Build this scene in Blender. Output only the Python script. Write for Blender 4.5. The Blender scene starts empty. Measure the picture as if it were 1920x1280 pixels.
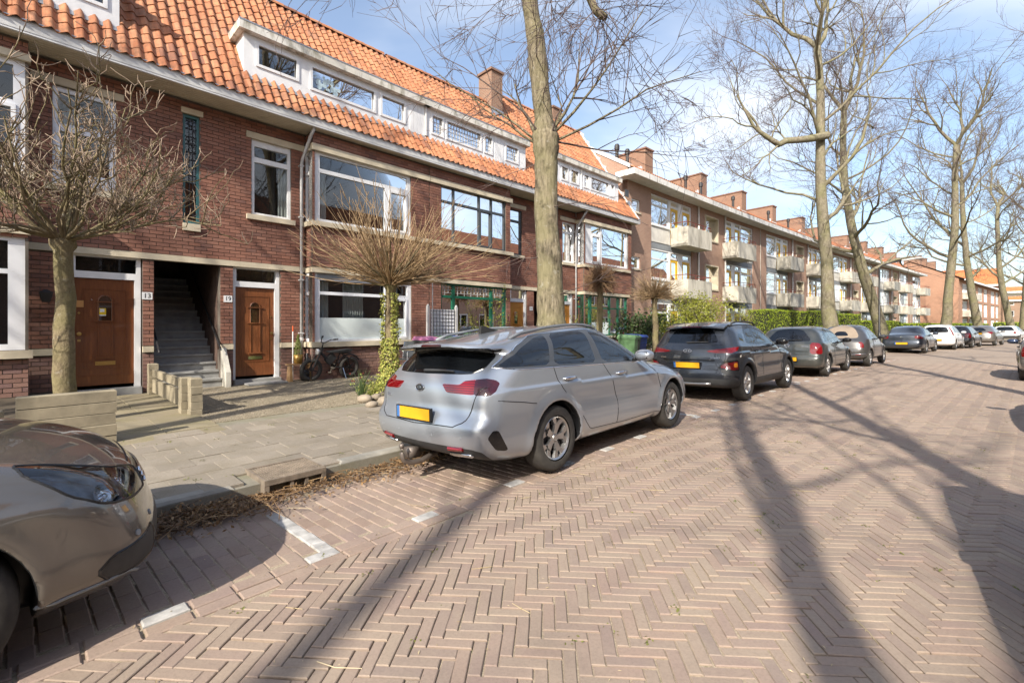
import bpy, math, random
import numpy as np
from mathutils import Vector, Matrix

R = math.radians
scene = bpy.context.scene
COL = scene.collection
random.seed(7)
RNG = np.random.default_rng(7)

# ------------------------------------------------------------------ camera
CZ = 1.46
cam_d = bpy.data.cameras.new("camera")
cam = bpy.data.objects.new("camera", cam_d)
COL.objects.link(cam)
cam.location = (0, 0, CZ)
cam.rotation_euler = (R(90), 0, 0)
cam_d.sensor_width = 36.0
cam_d.lens = 16.0
cam_d.shift_y = -30.0 / 1920.0
cam_d.clip_start = 0.05
cam_d.clip_end = 2000.0
scene.camera = cam

# ------------------------------------------------------------------ light
SUN_EL, SUN_AZ = 36.0, 22.0          # light travels 22 degrees right of the view axis
LD = Vector((math.sin(R(SUN_AZ)) * math.cos(R(SUN_EL)), math.cos(R(SUN_AZ)) * math.cos(R(SUN_EL)), -math.sin(R(SUN_EL))))
sun_d = bpy.data.lights.new("sun", "SUN")
sun_d.energy = 4.2
sun_d.angle = R(0.55)
sun_d.color = (1.0, 0.92, 0.80)
sun = bpy.data.objects.new("sun", sun_d)
COL.objects.link(sun)
sun.rotation_euler = LD.to_track_quat('-Z', 'Y').to_euler()
sun.location = (-20, -40, 40)

world = bpy.data.worlds.new("World")
scene.world = world
world.use_nodes = True
wn = world.node_tree
wn.nodes.clear()
w_out = wn.nodes.new("ShaderNodeOutputWorld")
w_bg = wn.nodes.new("ShaderNodeBackground")
w_sky = wn.nodes.new("ShaderNodeTexSky")
w_sky.sky_type = 'NISHITA'
w_sky.sun_disc = False
w_sky.sun_elevation = R(SUN_EL)
w_sky.sun_rotation = R(SUN_AZ + 180.0)
w_sky.air_density = 1.0
w_sky.dust_density = 2.0
w_sky.ozone_density = 1.2
w_bg.inputs["Strength"].default_value = 0.15
w_tc = wn.nodes.new("ShaderNodeTexCoord")
w_sep = wn.nodes.new("ShaderNodeSeparateXYZ")
wn.links.new(w_tc.outputs["Generated"], w_sep.inputs[0])
# project the view direction on a flat cloud deck: p = xy / (z + 0.12)
w_add = wn.nodes.new("ShaderNodeMath"); w_add.operation = 'ADD'; w_add.inputs[1].default_value = 0.14
wn.links.new(w_sep.outputs["Z"], w_add.inputs[0])
w_mx = wn.nodes.new("ShaderNodeMath"); w_mx.operation = 'MAXIMUM'; w_mx.inputs[1].default_value = 0.05
wn.links.new(w_add.outputs[0], w_mx.inputs[0])
w_dx = wn.nodes.new("ShaderNodeMath"); w_dx.operation = 'DIVIDE'
w_dy = wn.nodes.new("ShaderNodeMath"); w_dy.operation = 'DIVIDE'
wn.links.new(w_sep.outputs["X"], w_dx.inputs[0]); wn.links.new(w_mx.outputs[0], w_dx.inputs[1])
wn.links.new(w_sep.outputs["Y"], w_dy.inputs[0]); wn.links.new(w_mx.outputs[0], w_dy.inputs[1])
w_cmb = wn.nodes.new("ShaderNodeCombineXYZ")
wn.links.new(w_dx.outputs[0], w_cmb.inputs[0]); wn.links.new(w_dy.outputs[0], w_cmb.inputs[1])
w_map = wn.nodes.new("ShaderNodeMapping")
w_map.inputs["Location"].default_value = (0.35, 0.2, 0.0)
w_map.inputs["Rotation"].default_value = (0, 0, R(25))
w_map.inputs["Scale"].default_value = (0.55, 0.85, 1.0)
wn.links.new(w_cmb.outputs[0], w_map.inputs["Vector"])
w_n = wn.nodes.new("ShaderNodeTexNoise")
w_n.inputs["Scale"].default_value = 0.8
w_n.inputs["Detail"].default_value = 6.0
w_n.inputs["Roughness"].default_value = 0.52
w_n.inputs["Distortion"].default_value = 0.25
wn.links.new(w_map.outputs[0], w_n.inputs["Vector"])
w_cr = wn.nodes.new("ShaderNodeMapRange")
w_cr.interpolation_type = 'SMOOTHSTEP'
w_cr.inputs["From Min"].default_value = 0.45
w_cr.inputs["From Max"].default_value = 0.66
w_cr.inputs["To Min"].default_value = 0.10
w_cr.inputs["To Max"].default_value = 0.9
wn.links.new(w_n.outputs["Fac"], w_cr.inputs["Value"])
w_mix = wn.nodes.new("ShaderNodeMix"); w_mix.data_type = 'RGBA'
w_mix.inputs["B"].default_value = (4.3, 4.6, 5.0, 1.0)
wn.links.new(w_cr.outputs[0], w_mix.inputs["Factor"])
wn.links.new(w_sky.outputs[0], w_mix.inputs["A"])
wn.links.new(w_mix.outputs["Result"], w_bg.inputs["Color"])
wn.links.new(w_bg.outputs[0], w_out.inputs["Surface"])

scene.view_settings.view_transform = 'Standard'
scene.view_settings.look = 'None'
scene.view_settings.gamma = 1.0
scene.view_settings.use_curve_mapping = False
scene.view_settings.exposure = 0.84
scene.cycles.max_bounces = 7
scene.cycles.diffuse_bounces = 3
scene.cycles.glossy_bounces = 4
scene.cycles.transparent_max_bounces = 12
scene.cycles.transmission_bounces = 4
scene.cycles.caustics_reflective = False
scene.cycles.caustics_refractive = False
scene.cycles.sample_clamp_indirect = 6.0

# ------------------------------------------------------------------ street frame
# s runs along the terrace, o out from the facade towards the road; the street bends to the right
KN = [(-60, 37.0), (-40, 38.5), (-15, 40.8), (0, 42.5), (9, 45), (18, 46.6), (32, 48.8), (50, 50.6), (70, 52), (100, 53), (300, 54)]
_ds = 0.05
_S = np.arange(-60, 320, _ds)
_TH = np.radians(np.interp(_S, [k[0] for k in KN], [k[1] for k in KN]))
_i0 = int(round(60 / _ds))
_X = np.concatenate([[0], np.cumsum(np.sin(_TH[:-1]) * _ds)])
_Y = np.concatenate([[0], np.cumsum(np.cos(_TH[:-1]) * _ds)])
_X += -8.27 - _X[_i0]
_Y += 8.60 - _Y[_i0]


def heading(s):
    return np.interp(s, _S, _TH)


def Wv(a):
    """(s, o, z) rows to world rows"""
    a = np.asarray(a, float)
    s = a[:, 0]
    t = np.interp(s, _S, _TH)
    return np.stack([np.interp(s, _S, _X) + a[:, 1] * np.cos(t), np.interp(s, _S, _Y) - a[:, 1] * np.sin(t), a[:, 2]], 1)


def W(s, o=0.0, z=0.0):
    return Vector(Wv([(s, o, z)])[0])


def shift(s):
    """the street draws away from the building line further on"""
    return np.interp(s, [12, 20, 32, 39, 50, 70, 120, 300], [0, 0.3, 0.7, 1.2, 2.0, 3.0, 4.0, 4.5])


def so_of(x, y):
    k = int(np.argmin((_X - x) ** 2 + (_Y - y) ** 2))
    t = _TH[k]
    return float(_S[k]), float((x - _X[k]) * math.cos(t) - (y - _Y[k]) * math.sin(t))


def rz(s):
    """rotation about z that turns local x to the street direction at s"""
    return R(90) - float(heading(s))


# ------------------------------------------------------------------ mesh builder
class MB:
    def __init__(self, curved=False):
        self.v, self.q, self.t, self.n, self.curved = [], [], [], 0, curved

    def add(self, v, q=None, t=None):
        v = np.asarray(v, float).reshape(-1, 3)
        if q is not None and len(q):
            self.q.append(np.asarray(q, np.int64).reshape(-1, 4) + self.n)
        if t is not None and len(t):
            self.t.append(np.asarray(t, np.int64).reshape(-1, 3) + self.n)
        self.v.append(v)
        self.n += len(v)

    BQ = np.array([[0, 3, 2, 1], [4, 5, 6, 7], [0, 1, 5, 4], [2, 3, 7, 6], [1, 2, 6, 5], [3, 0, 4, 7]])

    def box(self, x0, x1, y0, y1, z0, z1, m=None, seg=1):
        if seg > 1:
            xs = np.linspace(x0, x1, seg + 1)
            ring = np.array([[y0, z0], [y1, z0], [y1, z1], [y0, z1]])
            v = np.concatenate([np.column_stack([np.full(4, x), ring]) for x in xs])
            q = [[0, 3, 2, 1]]
            for i in range(seg):
                for k in range(4):
                    a, b = i * 4 + k, i * 4 + (k + 1) % 4
                    q.append([a, b, b + 4, a + 4])
            e = seg * 4
            q.append([e, e + 1, e + 2, e + 3])
        else:
            v = np.array([[x0, y0, z0], [x1, y0, z0], [x1, y1, z0], [x0, y1, z0], [x0, y0, z1], [x1, y0, z1], [x1, y1, z1], [x0, y1, z1]], float)
            q = self.BQ
        if m is not None:
            v = (np.asarray(m)[:3, :3] @ v.T).T + np.asarray(m)[:3, 3]
        self.add(v, q)

    def cbox(self, cx, cy, cz, sx, sy, sz, m=None):
        self.box(cx - sx / 2, cx + sx / 2, cy - sy / 2, cy + sy / 2, cz - sz / 2, cz + sz / 2, m)

    def prism(self, poly, a0, a1, axis='y', m=None):
        """convex or simple polygon extruded along an axis; fan caps"""
        p = np.asarray(poly, float)
        n = len(p)
        def lay(a):
            c = np.full(n, a)
            return {'y': np.column_stack([p[:, 0], c, p[:, 1]]), 'x': np.column_stack([c, p[:, 0], p[:, 1]]), 'z': np.column_stack([p[:, 0], p[:, 1], c])}[axis]
        v = np.concatenate([lay(a0), lay(a1)])
        if m is not None:
            v = (np.asarray(m)[:3, :3] @ v.T).T + np.asarray(m)[:3, 3]
        q = [[i, (i + 1) % n, n + (i + 1) % n, n + i] for i in range(n)]
        from mathutils.geometry import tessellate_polygon
        tr = tessellate_polygon([[Vector((a, b, 0)) for a, b in p]])
        t = [list(x)[::-1] for x in tr] + [[x + n for x in y] for y in tr]
        self.add(v, q, t)

    def tube(self, pts, rad, n=8, cap=True):
        pts = np.asarray(pts, float)
        m = len(pts)
        rad = np.broadcast_to(np.asarray(rad, float), (m,))
        d = np.gradient(pts, axis=0)
        d /= np.linalg.norm(d, axis=1)[:, None] + 1e-12
        ref = np.where(np.abs(d[:, 2:3]) > 0.9, np.array([[1.0, 0, 0]]), np.array([[0, 0, 1.0]]))
        ref = np.repeat(ref[:1], m, 0)
        a = np.cross(d, ref)
        a /= np.linalg.norm(a, axis=1)[:, None] + 1e-9
        b = np.cross(d, a)
        th = np.linspace(0, 2 * np.pi, n, endpoint=False)
        v = pts[:, None, :] + rad[:, None, None] * (np.cos(th)[None, :, None] * a[:, None, :] + np.sin(th)[None, :, None] * b[:, None, :])
        i = np.arange(m - 1)[:, None] * n
        k = np.arange(n)[None, :]
        k2 = (k + 1) % n
        q = np.stack([i + k, i + k2, i + n + k2, i + n + k], -1).reshape(-1, 4)
        t = []
        if cap:
            t = [[0, j + 1, j] for j in range(1, n - 1)] + [[(m - 1) * n, (m - 1) * n + j, (m - 1) * n + j + 1] for j in range(1, n - 1)]
        self.add(v.reshape(-1, 3), q, t)

    def lathe(self, prof, n=16, c=(0, 0, 0), m=None):
        p = np.asarray(prof, float)
        th = np.linspace(0, 2 * np.pi, n, endpoint=False)
        v = np.stack([np.outer(p[:, 0], np.cos(th)), np.outer(p[:, 0], np.sin(th)), np.repeat(p[:, 1:2], n, 1)], -1).reshape(-1, 3) + np.asarray(c, float)
        if m is not None:
            v = (np.asarray(m)[:3, :3] @ v.T).T + np.asarray(m)[:3, 3]
        i = np.arange(len(p) - 1)[:, None] * n
        k = np.arange(n)[None, :]
        k2 = (k + 1) % n
        q = np.stack([i + k, i + k2, i + n + k2, i + n + k], -1).reshape(-1, 4)
        self.add(v, q)

    def quad(self, a, b, c, d):
        self.add([a, b, c, d], [[0, 1, 2, 3]])

    def arrays(self):
        v = np.concatenate(self.v) if self.v else np.zeros((0, 3))
        q = np.concatenate(self.q) if self.q else np.zeros((0, 4), np.int64)
        t = np.concatenate(self.t) if self.t else np.zeros((0, 3), np.int64)
        return v, q, t

    def mesh(self, name, mat=None, smooth=False, off=(0, 0, 0), normals=None):
        v, q, t = self.arrays()
        uv = None
        if self.curved:
            uv = np.column_stack([v[:, 0] + v[:, 1], v[:, 2]])
            v = Wv(v)
            q, t = q[:, ::-1], t[:, ::-1]
        v = v - np.asarray(off, float)
        return raw_mesh(name, v, q, t, mat, smooth, uv, normals)

    def build(self, name, mat, parent=None, smooth=False, kind=None, normals=None):
        off = (0, 0, 0)
        if parent is not None and self.curved:
            off = world_loc(parent)
        me = self.mesh(name, mat, smooth, off, normals)
        return link(name, me, parent, kind=kind)


def raw_mesh(name, v, q, t, mat=None, smooth=False, uv=None, normals=None):
    me = bpy.data.meshes.new(name)
    q = np.ascontiguousarray(q, np.int32); t = np.ascontiguousarray(t, np.int32)
    me.vertices.add(len(v))
    me.vertices.foreach_set("co", np.ascontiguousarray(v, np.float32).ravel())
    li = np.concatenate([q.ravel(), t.ravel()]).astype(np.int32)
    me.loops.add(len(li))
    me.loops.foreach_set("vertex_index", li)
    ls = np.concatenate([np.arange(len(q)) * 4, len(q) * 4 + np.arange(len(t)) * 3]).astype(np.int32)
    me.polygons.add(len(ls))
    me.polygons.foreach_set("loop_start", ls)
    me.polygons.foreach_set("use_smooth", np.full(len(ls), bool(smooth)))
    if uv is not None:
        l = me.uv_layers.new(name="UVMap")
        l.data.foreach_set("uv", np.ascontiguousarray(uv[li], np.float32).ravel())
    if mat is not None:
        me.materials.append(mat)
    me.update(calc_edges=True)
    me.validate()
    if normals is not None:
        me.normals_split_custom_set_from_vertices(np.ascontiguousarray(normals, np.float32))
    return me


def world_loc(o):
    l = Vector(o.location)
    while o.parent is not None:
        o = o.parent
        l = l + Vector(o.location)
    return l


def link(name, me, parent=None, loc=None, rot=None, kind=None):
    o = bpy.data.objects.new(name, me)
    COL.objects.link(o)
    if parent is not None:
        o.parent = parent
    if loc is not None:
        o.location = loc
    if rot is not None:
        o.rotation_euler = rot
    if kind:
        o['kind'] = kind
    return o


def tag(o, label, cat, group=None, kind=None):
    o['label'] = label
    o['category'] = cat
    if group:
        o['group'] = group
    if kind:
        o['kind'] = kind
    return o


def empty(name, loc, rotz=0.0):
    o = bpy.data.objects.new(name, None)
    COL.objects.link(o)
    o.location = loc
    o.rotation_euler = (0, 0, rotz)
    o.empty_display_size = 0.2
    return o


def thing(name, label, cat, loc=(0, 0, 0), rotz=0.0, group=None):
    return tag(empty(name, loc, rotz), label, cat, group)


def copy_tree(o, parent=None):
    c = o.copy()
    COL.objects.link(c)
    if parent is not None:
        c.parent = parent
    for ch in list(o.children):
        copy_tree(ch, c)
    return c


def text_mesh(name, s, size, depth, mat, parent, loc, rot, align='CENTER', sx=1.0):
    cu = bpy.data.curves.new(name, 'FONT')
    cu.body = s
    cu.size = size
    cu.extrude = depth
    cu.align_x = align
    cu.align_y = 'CENTER'
    cu.resolution_u = 3
    tmp = bpy.data.objects.new(name, cu)
    COL.objects.link(tmp)
    bpy.context.view_layer.update()
    me = bpy.data.meshes.new_from_object(tmp)
    bpy.data.objects.remove(tmp)
    me.materials.clear()
    me.materials.append(mat)
    o = link(name, me, parent, loc, rot)
    o.scale = (sx, 1, 1)
    return o


# ------------------------------------------------------------------ materials
def lin(c):
    if isinstance(c, str):
        c = [int(c[i:i + 2], 16) / 255 for i in (0, 2, 4)]
        c = [x / 12.92 if x <= 0.04045 else ((x + 0.055) / 1.055) ** 2.4 for x in c]
    return (c[0], c[1], c[2], 1.0)


class Mat:
    """a principled material with a few chained helpers"""
    def __init__(self, name, col, rough=0.7, metal=0.0, spec=0.5, coat=0.0):
        self.m = bpy.data.materials.new(name)
        self.m.use_nodes = True
        self.nt = self.m.node_tree
        self.b = self.nt.nodes["Principled BSDF"]
        self.b.inputs["Base Color"].default_value = lin(col)
        self.b.inputs["Roughness"].default_value = rough
        self.b.inputs["Metallic"].default_value = metal
        self.b.inputs["Specular IOR Level"].default_value = spec
        self.b.inputs["Coat Weight"].default_value = coat
        self.b.inputs["Coat Roughness"].default_value = 0.03
        self.col = None

    def node(self, t, **k):
        n = self.nt.nodes.new(t)
        for a, v in k.items():
            if a.startswith("i_"):
                n.inputs[a[2:].replace("_", " ")].default_value = v
            else:
                setattr(n, a, v)
        return n

    def ln(self, a, b):
        self.nt.links.new(a, b)

    def coord(self, which="Object"):
        return self.node("ShaderNodeTexCoord").outputs[which]

    def pos(self):
        return self.node("ShaderNodeNewGeometry").outputs["Position"]

    def noise(self, scale, detail=4, rough=0.55, vec=None, stretch=None):
        n = self.node("ShaderNodeTexNoise")
        n.inputs["Scale"].default_value = scale
        n.inputs["Detail"].default_value = detail
        n.inputs["Roughness"].default_value = rough
        vec = vec or self.pos()
        if stretch:
            mp = self.node("ShaderNodeMapping")
            mp.inputs["Scale"].default_value = stretch
            self.ln(vec, mp.inputs["Vector"])
            vec = mp.outputs[0]
        self.ln(vec, n.inputs["Vector"])
        return n.outputs["Fac"]

    def ramp(self, fac, stops):
        r = self.node("ShaderNodeValToRGB")
        e = r.color_ramp.elements
        e[0].position, e[0].color = stops[0][0], lin(stops[0][1])
        e[1].position, e[1].color = stops[-1][0], lin(stops[-1][1])
        for p, c in stops[1:-1]:
            x = e.new(p); x.color = lin(c)
        self.ln(fac, r.inputs[0])
        return r.outputs[0]

    def rng(self, fac, a, b, c, d):
        r = self.node("ShaderNodeMapRange")
        r.inputs[1].default_value, r.inputs[2].default_value, r.inputs[3].default_value, r.inputs[4].default_value = a, b, c, d
        self.ln(fac, r.inputs[0])
        return r.outputs[0]

    def mix(self, fac, a, b, mode='MIX'):
        n = self.node("ShaderNodeMix", data_type='RGBA', blend_type=mode)
        for k, x in (("Factor", fac), ("A", a), ("B", b)):
            if hasattr(x, "is_linked"):
                self.ln(x, n.inputs[k])
            elif k == "Factor":
                n.inputs[k].default_value = x
            else:
                n.inputs[k].default_value = lin(x)
        return n.outputs["Result"]

    def rand(self):
        """0..1 per separate object and per loose piece of a joined one"""
        a = self.node("ShaderNodeObjectInfo").outputs["Random"]
        b = self.node("ShaderNodeNewGeometry").outputs["Random Per Island"]
        s = self.node("ShaderNodeMath", operation='ADD'); self.ln(a, s.inputs[0]); self.ln(b, s.inputs[1])
        f = self.node("ShaderNodeMath", operation='FRACT'); self.ln(s.outputs[0], f.inputs[0])
        return f.outputs[0]

    def base(self, c):
        self.ln(c, self.b.inputs["Base Color"])
        self.col = c
        return self

    def rough(self, f):
        self.ln(f, self.b.inputs["Roughness"])
        return self

    def bump(self, h, strength=0.3, dist=0.01):
        n = self.node("ShaderNodeBump")
        n.inputs["Strength"].default_value = strength
        n.inputs["Distance"].default_value = dist
        self.ln(h, n.inputs["Height"])
        self.ln(n.outputs[0], self.b.inputs["Normal"])
        return self


def plain(name, col, rough=0.6, metal=0.0, spec=0.5, coat=0.0, var=0.12, scale=6.0, bump=0.0):
    m = Mat(name, col, rough, metal, spec, coat)
    c = lin(col)
    if var:
        n = m.noise(scale, 5)
        lo = tuple(x * (1 - var) for x in c[:3]); hi = tuple(min(1, x * (1 + var)) for x in c[:3])
        m.base(m.ramp(n, [(0.3, lo), (0.7, hi)]))
    if bump:
        m.bump(m.noise(scale * 8, 4), bump, 0.004)
    return m.m


def mat_brick(name, cols, dirt=(0.05, 0.045, 0.04)):
    m = Mat(name, cols[0], 0.82, spec=0.3)
    r = m.rand()
    n = len(cols)
    c = m.ramp(r, [(i / (n - 1), x) for i, x in enumerate(cols)])
    fine = m.noise(60, 5, 0.65)
    c = m.mix(m.rng(fine, 0.3, 0.75, 0.0, 0.35), c, dirt)
    big = m.noise(0.9, 4)
    c = m.mix(m.rng(big, 0.45, 0.75, 0.0, 0.25), c, dirt)
    m.base(c)
    m.bump(m.noise(90, 5, 0.6), 0.5, 0.004)
    return m.m


M = {}
M['brick'] = mat_brick('red_brick', [(0.24, 0.108, 0.078), (0.31, 0.142, 0.098), (0.35, 0.165, 0.115), (0.27, 0.122, 0.088), (0.38, 0.19, 0.135), (0.21, 0.105, 0.085)])
M['plinth_brick'] = mat_brick('plinth_brick', [(0.24, 0.14, 0.115), (0.30, 0.17, 0.135), (0.34, 0.20, 0.16), (0.26, 0.155, 0.14), (0.33, 0.18, 0.135)])
M['mortar'] = plain('mortar', (0.13, 0.11, 0.092), 0.95, var=0.3, scale=3)
M['stone'] = plain('sandstone_band', (0.58, 0.51, 0.38), 0.8, var=0.18, scale=2.5, bump=0.3)
M['white'] = plain('white_paint', (0.78, 0.79, 0.80), 0.35, var=0.06, scale=4)
M['upvc'] = plain('white_plastic', (0.80, 0.82, 0.86), 0.3, var=0.03)
M['cream'] = plain('cream_boards', (0.66, 0.60, 0.47), 0.6, var=0.10, scale=3)
M['zinc'] = plain('grey_zinc', (0.40, 0.42, 0.45), 0.45, 0.6, var=0.25, scale=5)
M['gutter'] = plain('grey_white_gutter', (0.60, 0.60, 0.59), 0.45, var=0.15, scale=3)
M['pipe'] = plain('grey_pipe', (0.50, 0.50, 0.50), 0.5, var=0.15)
M['wpipe'] = plain('white_pipe', (0.76, 0.75, 0.72), 0.5, var=0.08)
M['black'] = plain('black_paint', (0.012, 0.013, 0.015), 0.4, var=0)
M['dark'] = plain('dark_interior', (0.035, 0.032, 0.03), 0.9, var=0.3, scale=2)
M['darkframe'] = plain('dark_grey_frame', (0.055, 0.062, 0.07), 0.4, var=0.1)
M['green'] = plain('green_paint', (0.015, 0.13, 0.075), 0.35, var=0.15)
M['teal'] = plain('teal_paint', (0.04, 0.13, 0.14), 0.35, var=0.15)
M['iron'] = plain('black_iron', (0.02, 0.02, 0.022), 0.45, var=0.2)
M['yellow'] = plain('yellow_paint', (0.75, 0.45, 0.01), 0.4, var=0.06)
M['curtain'] = plain('white_curtain', (0.62, 0.62, 0.58), 0.9, var=0.06, scale=10)
M['frost'] = plain('frosted_film', (0.72, 0.80, 0.79), 0.35, var=0.06, scale=2)
M['redrail'] = plain('red_brown_rail', (0.22, 0.05, 0.035), 0.5, var=0.15)
M['greypanel'] = plain('grey_panel', (0.24, 0.26, 0.28), 0.6, var=0.1)


def mat_glass(name, tint=(0.74, 0.79, 0.80), body=(0.01, 0.012, 0.015), clear=0.6, ior=1.7):
    m = Mat(name, body, 0.02, spec=0.5)
    nt = m.nt
    nt.nodes.remove(m.b)
    out = [n for n in nt.nodes if n.type == 'OUTPUT_MATERIAL'][0]
    tr = m.node("ShaderNodeBsdfTransparent"); tr.inputs[0].default_value = lin(tint)
    df = m.node("ShaderNodeBsdfDiffuse"); df.inputs[0].default_value = lin(body)
    gl = m.node("ShaderNodeBsdfGlossy"); gl.inputs["Roughness"].default_value = 0.005
    gl.inputs["Color"].default_value = (1, 1, 1, 1)
    mx = m.node("ShaderNodeMixShader"); mx.inputs[0].default_value = clear
    m.ln(df.outputs[0], mx.inputs[1]); m.ln(tr.outputs[0], mx.inputs[2])
    fr = m.node("ShaderNodeFresnel"); fr.inputs[0].default_value = ior
    bp = m.node("ShaderNodeBump"); bp.inputs["Strength"].default_value = 0.012; bp.inputs["Distance"].default_value = 0.05
    m.ln(m.noise(1.3, 1), bp.inputs["Height"]); m.ln(bp.outputs[0], gl.inputs["Normal"])
    m2 = m.node("ShaderNodeMixShader")
    m.ln(fr.outputs[0], m2.inputs[0]); m.ln(mx.outputs[0], m2.inputs[1]); m.ln(gl.outputs[0], m2.inputs[2])
    m.ln(m2.outputs[0], out.inputs[0])
    return m.m


M['glass'] = mat_glass('window_glass', clear=0.78, ior=1.75)
M['carglass'] = mat_glass('car_glass', (0.60, 0.66, 0.65), clear=0.9, ior=1.75)
M['cargl_dark'] = mat_glass('dark_car_glass', (0.10, 0.11, 0.12), clear=0.5, ior=1.75)


def mat_tile():
    m = Mat('orange_roof_tile', (0.5, 0.2, 0.07), 0.7, spec=0.35)
    r = m.rand()
    c = m.ramp(r, [(0.0, (0.34, 0.125, 0.058)), (0.2, (0.45, 0.185, 0.088)), (0.45, (0.52, 0.225, 0.11)), (0.7, (0.40, 0.15, 0.07)), (0.88, (0.49, 0.235, 0.125)), (1.0, (0.25, 0.105, 0.065))])
    n = m.noise(9, 5, 0.6)
    c = m.mix(m.rng(n, 0.46, 0.70, 0.0, 0.6), c, (0.17, 0.10, 0.06))
    n2 = m.noise(1.1, 4, 0.6)
    c = m.mix(m.rng(n2, 0.55, 0.75, 0.0, 0.4), c, (0.20, 0.13, 0.08))
    m.base(c)
    m.bump(m.noise(55, 4), 0.25, 0.004)
    return m.m


M['tile'] = mat_tile()


def mat_wood(name, a, b, rough=0.35, sc=6.0):
    m = Mat(name, a, rough, spec=0.5, coat=0.25)
    n = m.noise(sc, 6, 0.6, stretch=(7, 7, 0.8))
    n2 = m.noise(1.6, 3)
    c = m.ramp(n, [(0.25, a), (0.75, b)])
    c = m.mix(m.rng(n2, 0.4, 0.7, 0, 0.5), c, a)
    m.base(c)
    m.bump(n, 0.1, 0.003)
    return m.m


M['door_red'] = mat_wood('red_brown_varnished_wood', (0.13, 0.038, 0.012), (0.21, 0.07, 0.02))
M['door_brown'] = mat_wood('brown_weathered_wood', (0.13, 0.043, 0.016), (0.30, 0.11, 0.04), 0.4)
M['door_orange'] = mat_wood('orange_varnished_wood', (0.50, 0.20, 0.03), (0.62, 0.28, 0.06))
M['oldwood'] = mat_wood('old_bench_wood', (0.30, 0.17, 0.07), (0.45, 0.28, 0.13), 0.7)
M['brass'] = plain('brass', (0.50, 0.33, 0.12), 0.35, 0.9, var=0.1)
M['chrome'] = plain('chrome', (0.75, 0.76, 0.78), 0.12, 1.0, var=0)
M['concrete'] = plain('weathered_concrete', (0.29, 0.25, 0.175), 0.9, var=0.30, scale=4, bump=0.5)
M['step'] = plain('grey_step_concrete', (0.30, 0.30, 0.29), 0.8, var=0.2, scale=5, bump=0.3)
M['plaster'] = plain('pale_plaster', (0.52, 0.50, 0.44), 0.85, var=0.15, scale=3)


def mat_uvbrick(name, c1, c2, mort, bw=0.22, bh=0.068, ms=0.010):
    m = Mat(name, c1, 0.85, spec=0.3)
    b = m.node("ShaderNodeTexBrick")
    b.inputs["Scale"].default_value = 1.0
    b.inputs["Brick Width"].default_value = bw
    b.inputs["Row Height"].default_value = bh
    b.inputs["Mortar Size"].default_value = ms
    b.inputs["Color1"].default_value = lin(c1)
    b.inputs["Color2"].default_value = lin(c2)
    b.inputs["Mortar"].default_value = lin(mort)
    m.ln(m.coord("UV"), b.inputs["Vector"])
    big = m.noise(0.5, 5, 0.6)
    c = m.mix(m.rng(big, 0.4, 0.75, 0, 0.3), b.outputs["Color"], tuple(x * 0.55 for x in c1))
    m.base(c)
    m.bump(b.outputs["Fac"], -0.4, 0.01)
    return m.m


M['apt_brick'] = mat_uvbrick('brown_pink_brick', (0.40, 0.235, 0.17), (0.33, 0.185, 0.135), (0.40, 0.32, 0.25))
M['gable_brick'] = mat_uvbrick('orange_gable_brick', (0.46, 0.225, 0.14), (0.38, 0.18, 0.11), (0.40, 0.30, 0.22))


# ------------------------------------------------------------------ pieces laid one by one
def in_view(p, m=1.06):
    p = np.asarray(p)
    y = np.maximum(p[:, 1], 1e-3)
    px = p[:, 0] / y * 853
    py = (p[:, 2] - CZ) / y * 853
    return (p[:, 1] > 0.5) & (np.abs(px) < 960 * m) & (py < 610 * m) & (py > -670 * m)


def lay(name, parent, base, P, A, mat, n_single=300, stuff_name=None, B=None, S=None, smooth=False):
    """P centres (n,3) world, A rotation about z (n), optional B full 3x3 rotations, S per-axis scales; base = (v,q,t) local shape.
    The pieces that show largest become objects that share one mesh, the rest one joined mesh."""
    v, q, t = base
    P = np.asarray(P, float)
    n = len(P)
    if n == 0:
        return
    if B is None:
        c, s = np.cos(A), np.sin(A)
        B = np.zeros((n, 3, 3)); B[:, 0, 0] = c; B[:, 0, 1] = -s; B[:, 1, 0] = s; B[:, 1, 1] = c; B[:, 2, 2] = 1
    if S is None:
        S = np.ones((n, 3))
    d = np.linalg.norm(P - np.array([0, 0, CZ]), axis=1)
    full = (np.abs(S[:, 0] - 1) < 0.12)
    score = np.where(in_view(P, 0.99) & full, 1 / d, 1e-6 / d)
    order = np.argsort(-score)
    k = min(n_single, int((score > 1e-4).sum()))
    off = np.array(world_loc(parent)) if parent is not None else np.zeros(3)
    if k:
        me = raw_mesh(name, v, q, t, mat, smooth)
        for i in order[:k]:
            o = bpy.data.objects.new(name, me)
            COL.objects.link(o)
            o.parent = parent
            m = Matrix.Identity(4)
            r = B[i] * S[i][None, :]
            for a in range(3):
                for b in range(3):
                    m[a][b] = r[a, b]
                m[a][3] = P[i, a] - off[a]
            o.matrix_local = m
    rest = order[k:]
    if len(rest):
        vv = np.einsum('nij,nkj->nki', B[rest] * S[rest][:, None, :], np.broadcast_to(v, (len(rest),) + v.shape)) + P[rest][:, None, :] - off
        ofs = (np.arange(len(rest)) * len(v))[:, None, None]
        qq = (q[None] + ofs).reshape(-1, 4) if len(q) else np.zeros((0, 4), int)
        tt = (t[None] + ofs).reshape(-1, 3) if len(t) else np.zeros((0, 3), int)
        me = raw_mesh(stuff_name or name, vv.reshape(-1, 3), qq, tt, mat, smooth)
        link(stuff_name or name, me, parent, kind='stuff')


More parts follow.
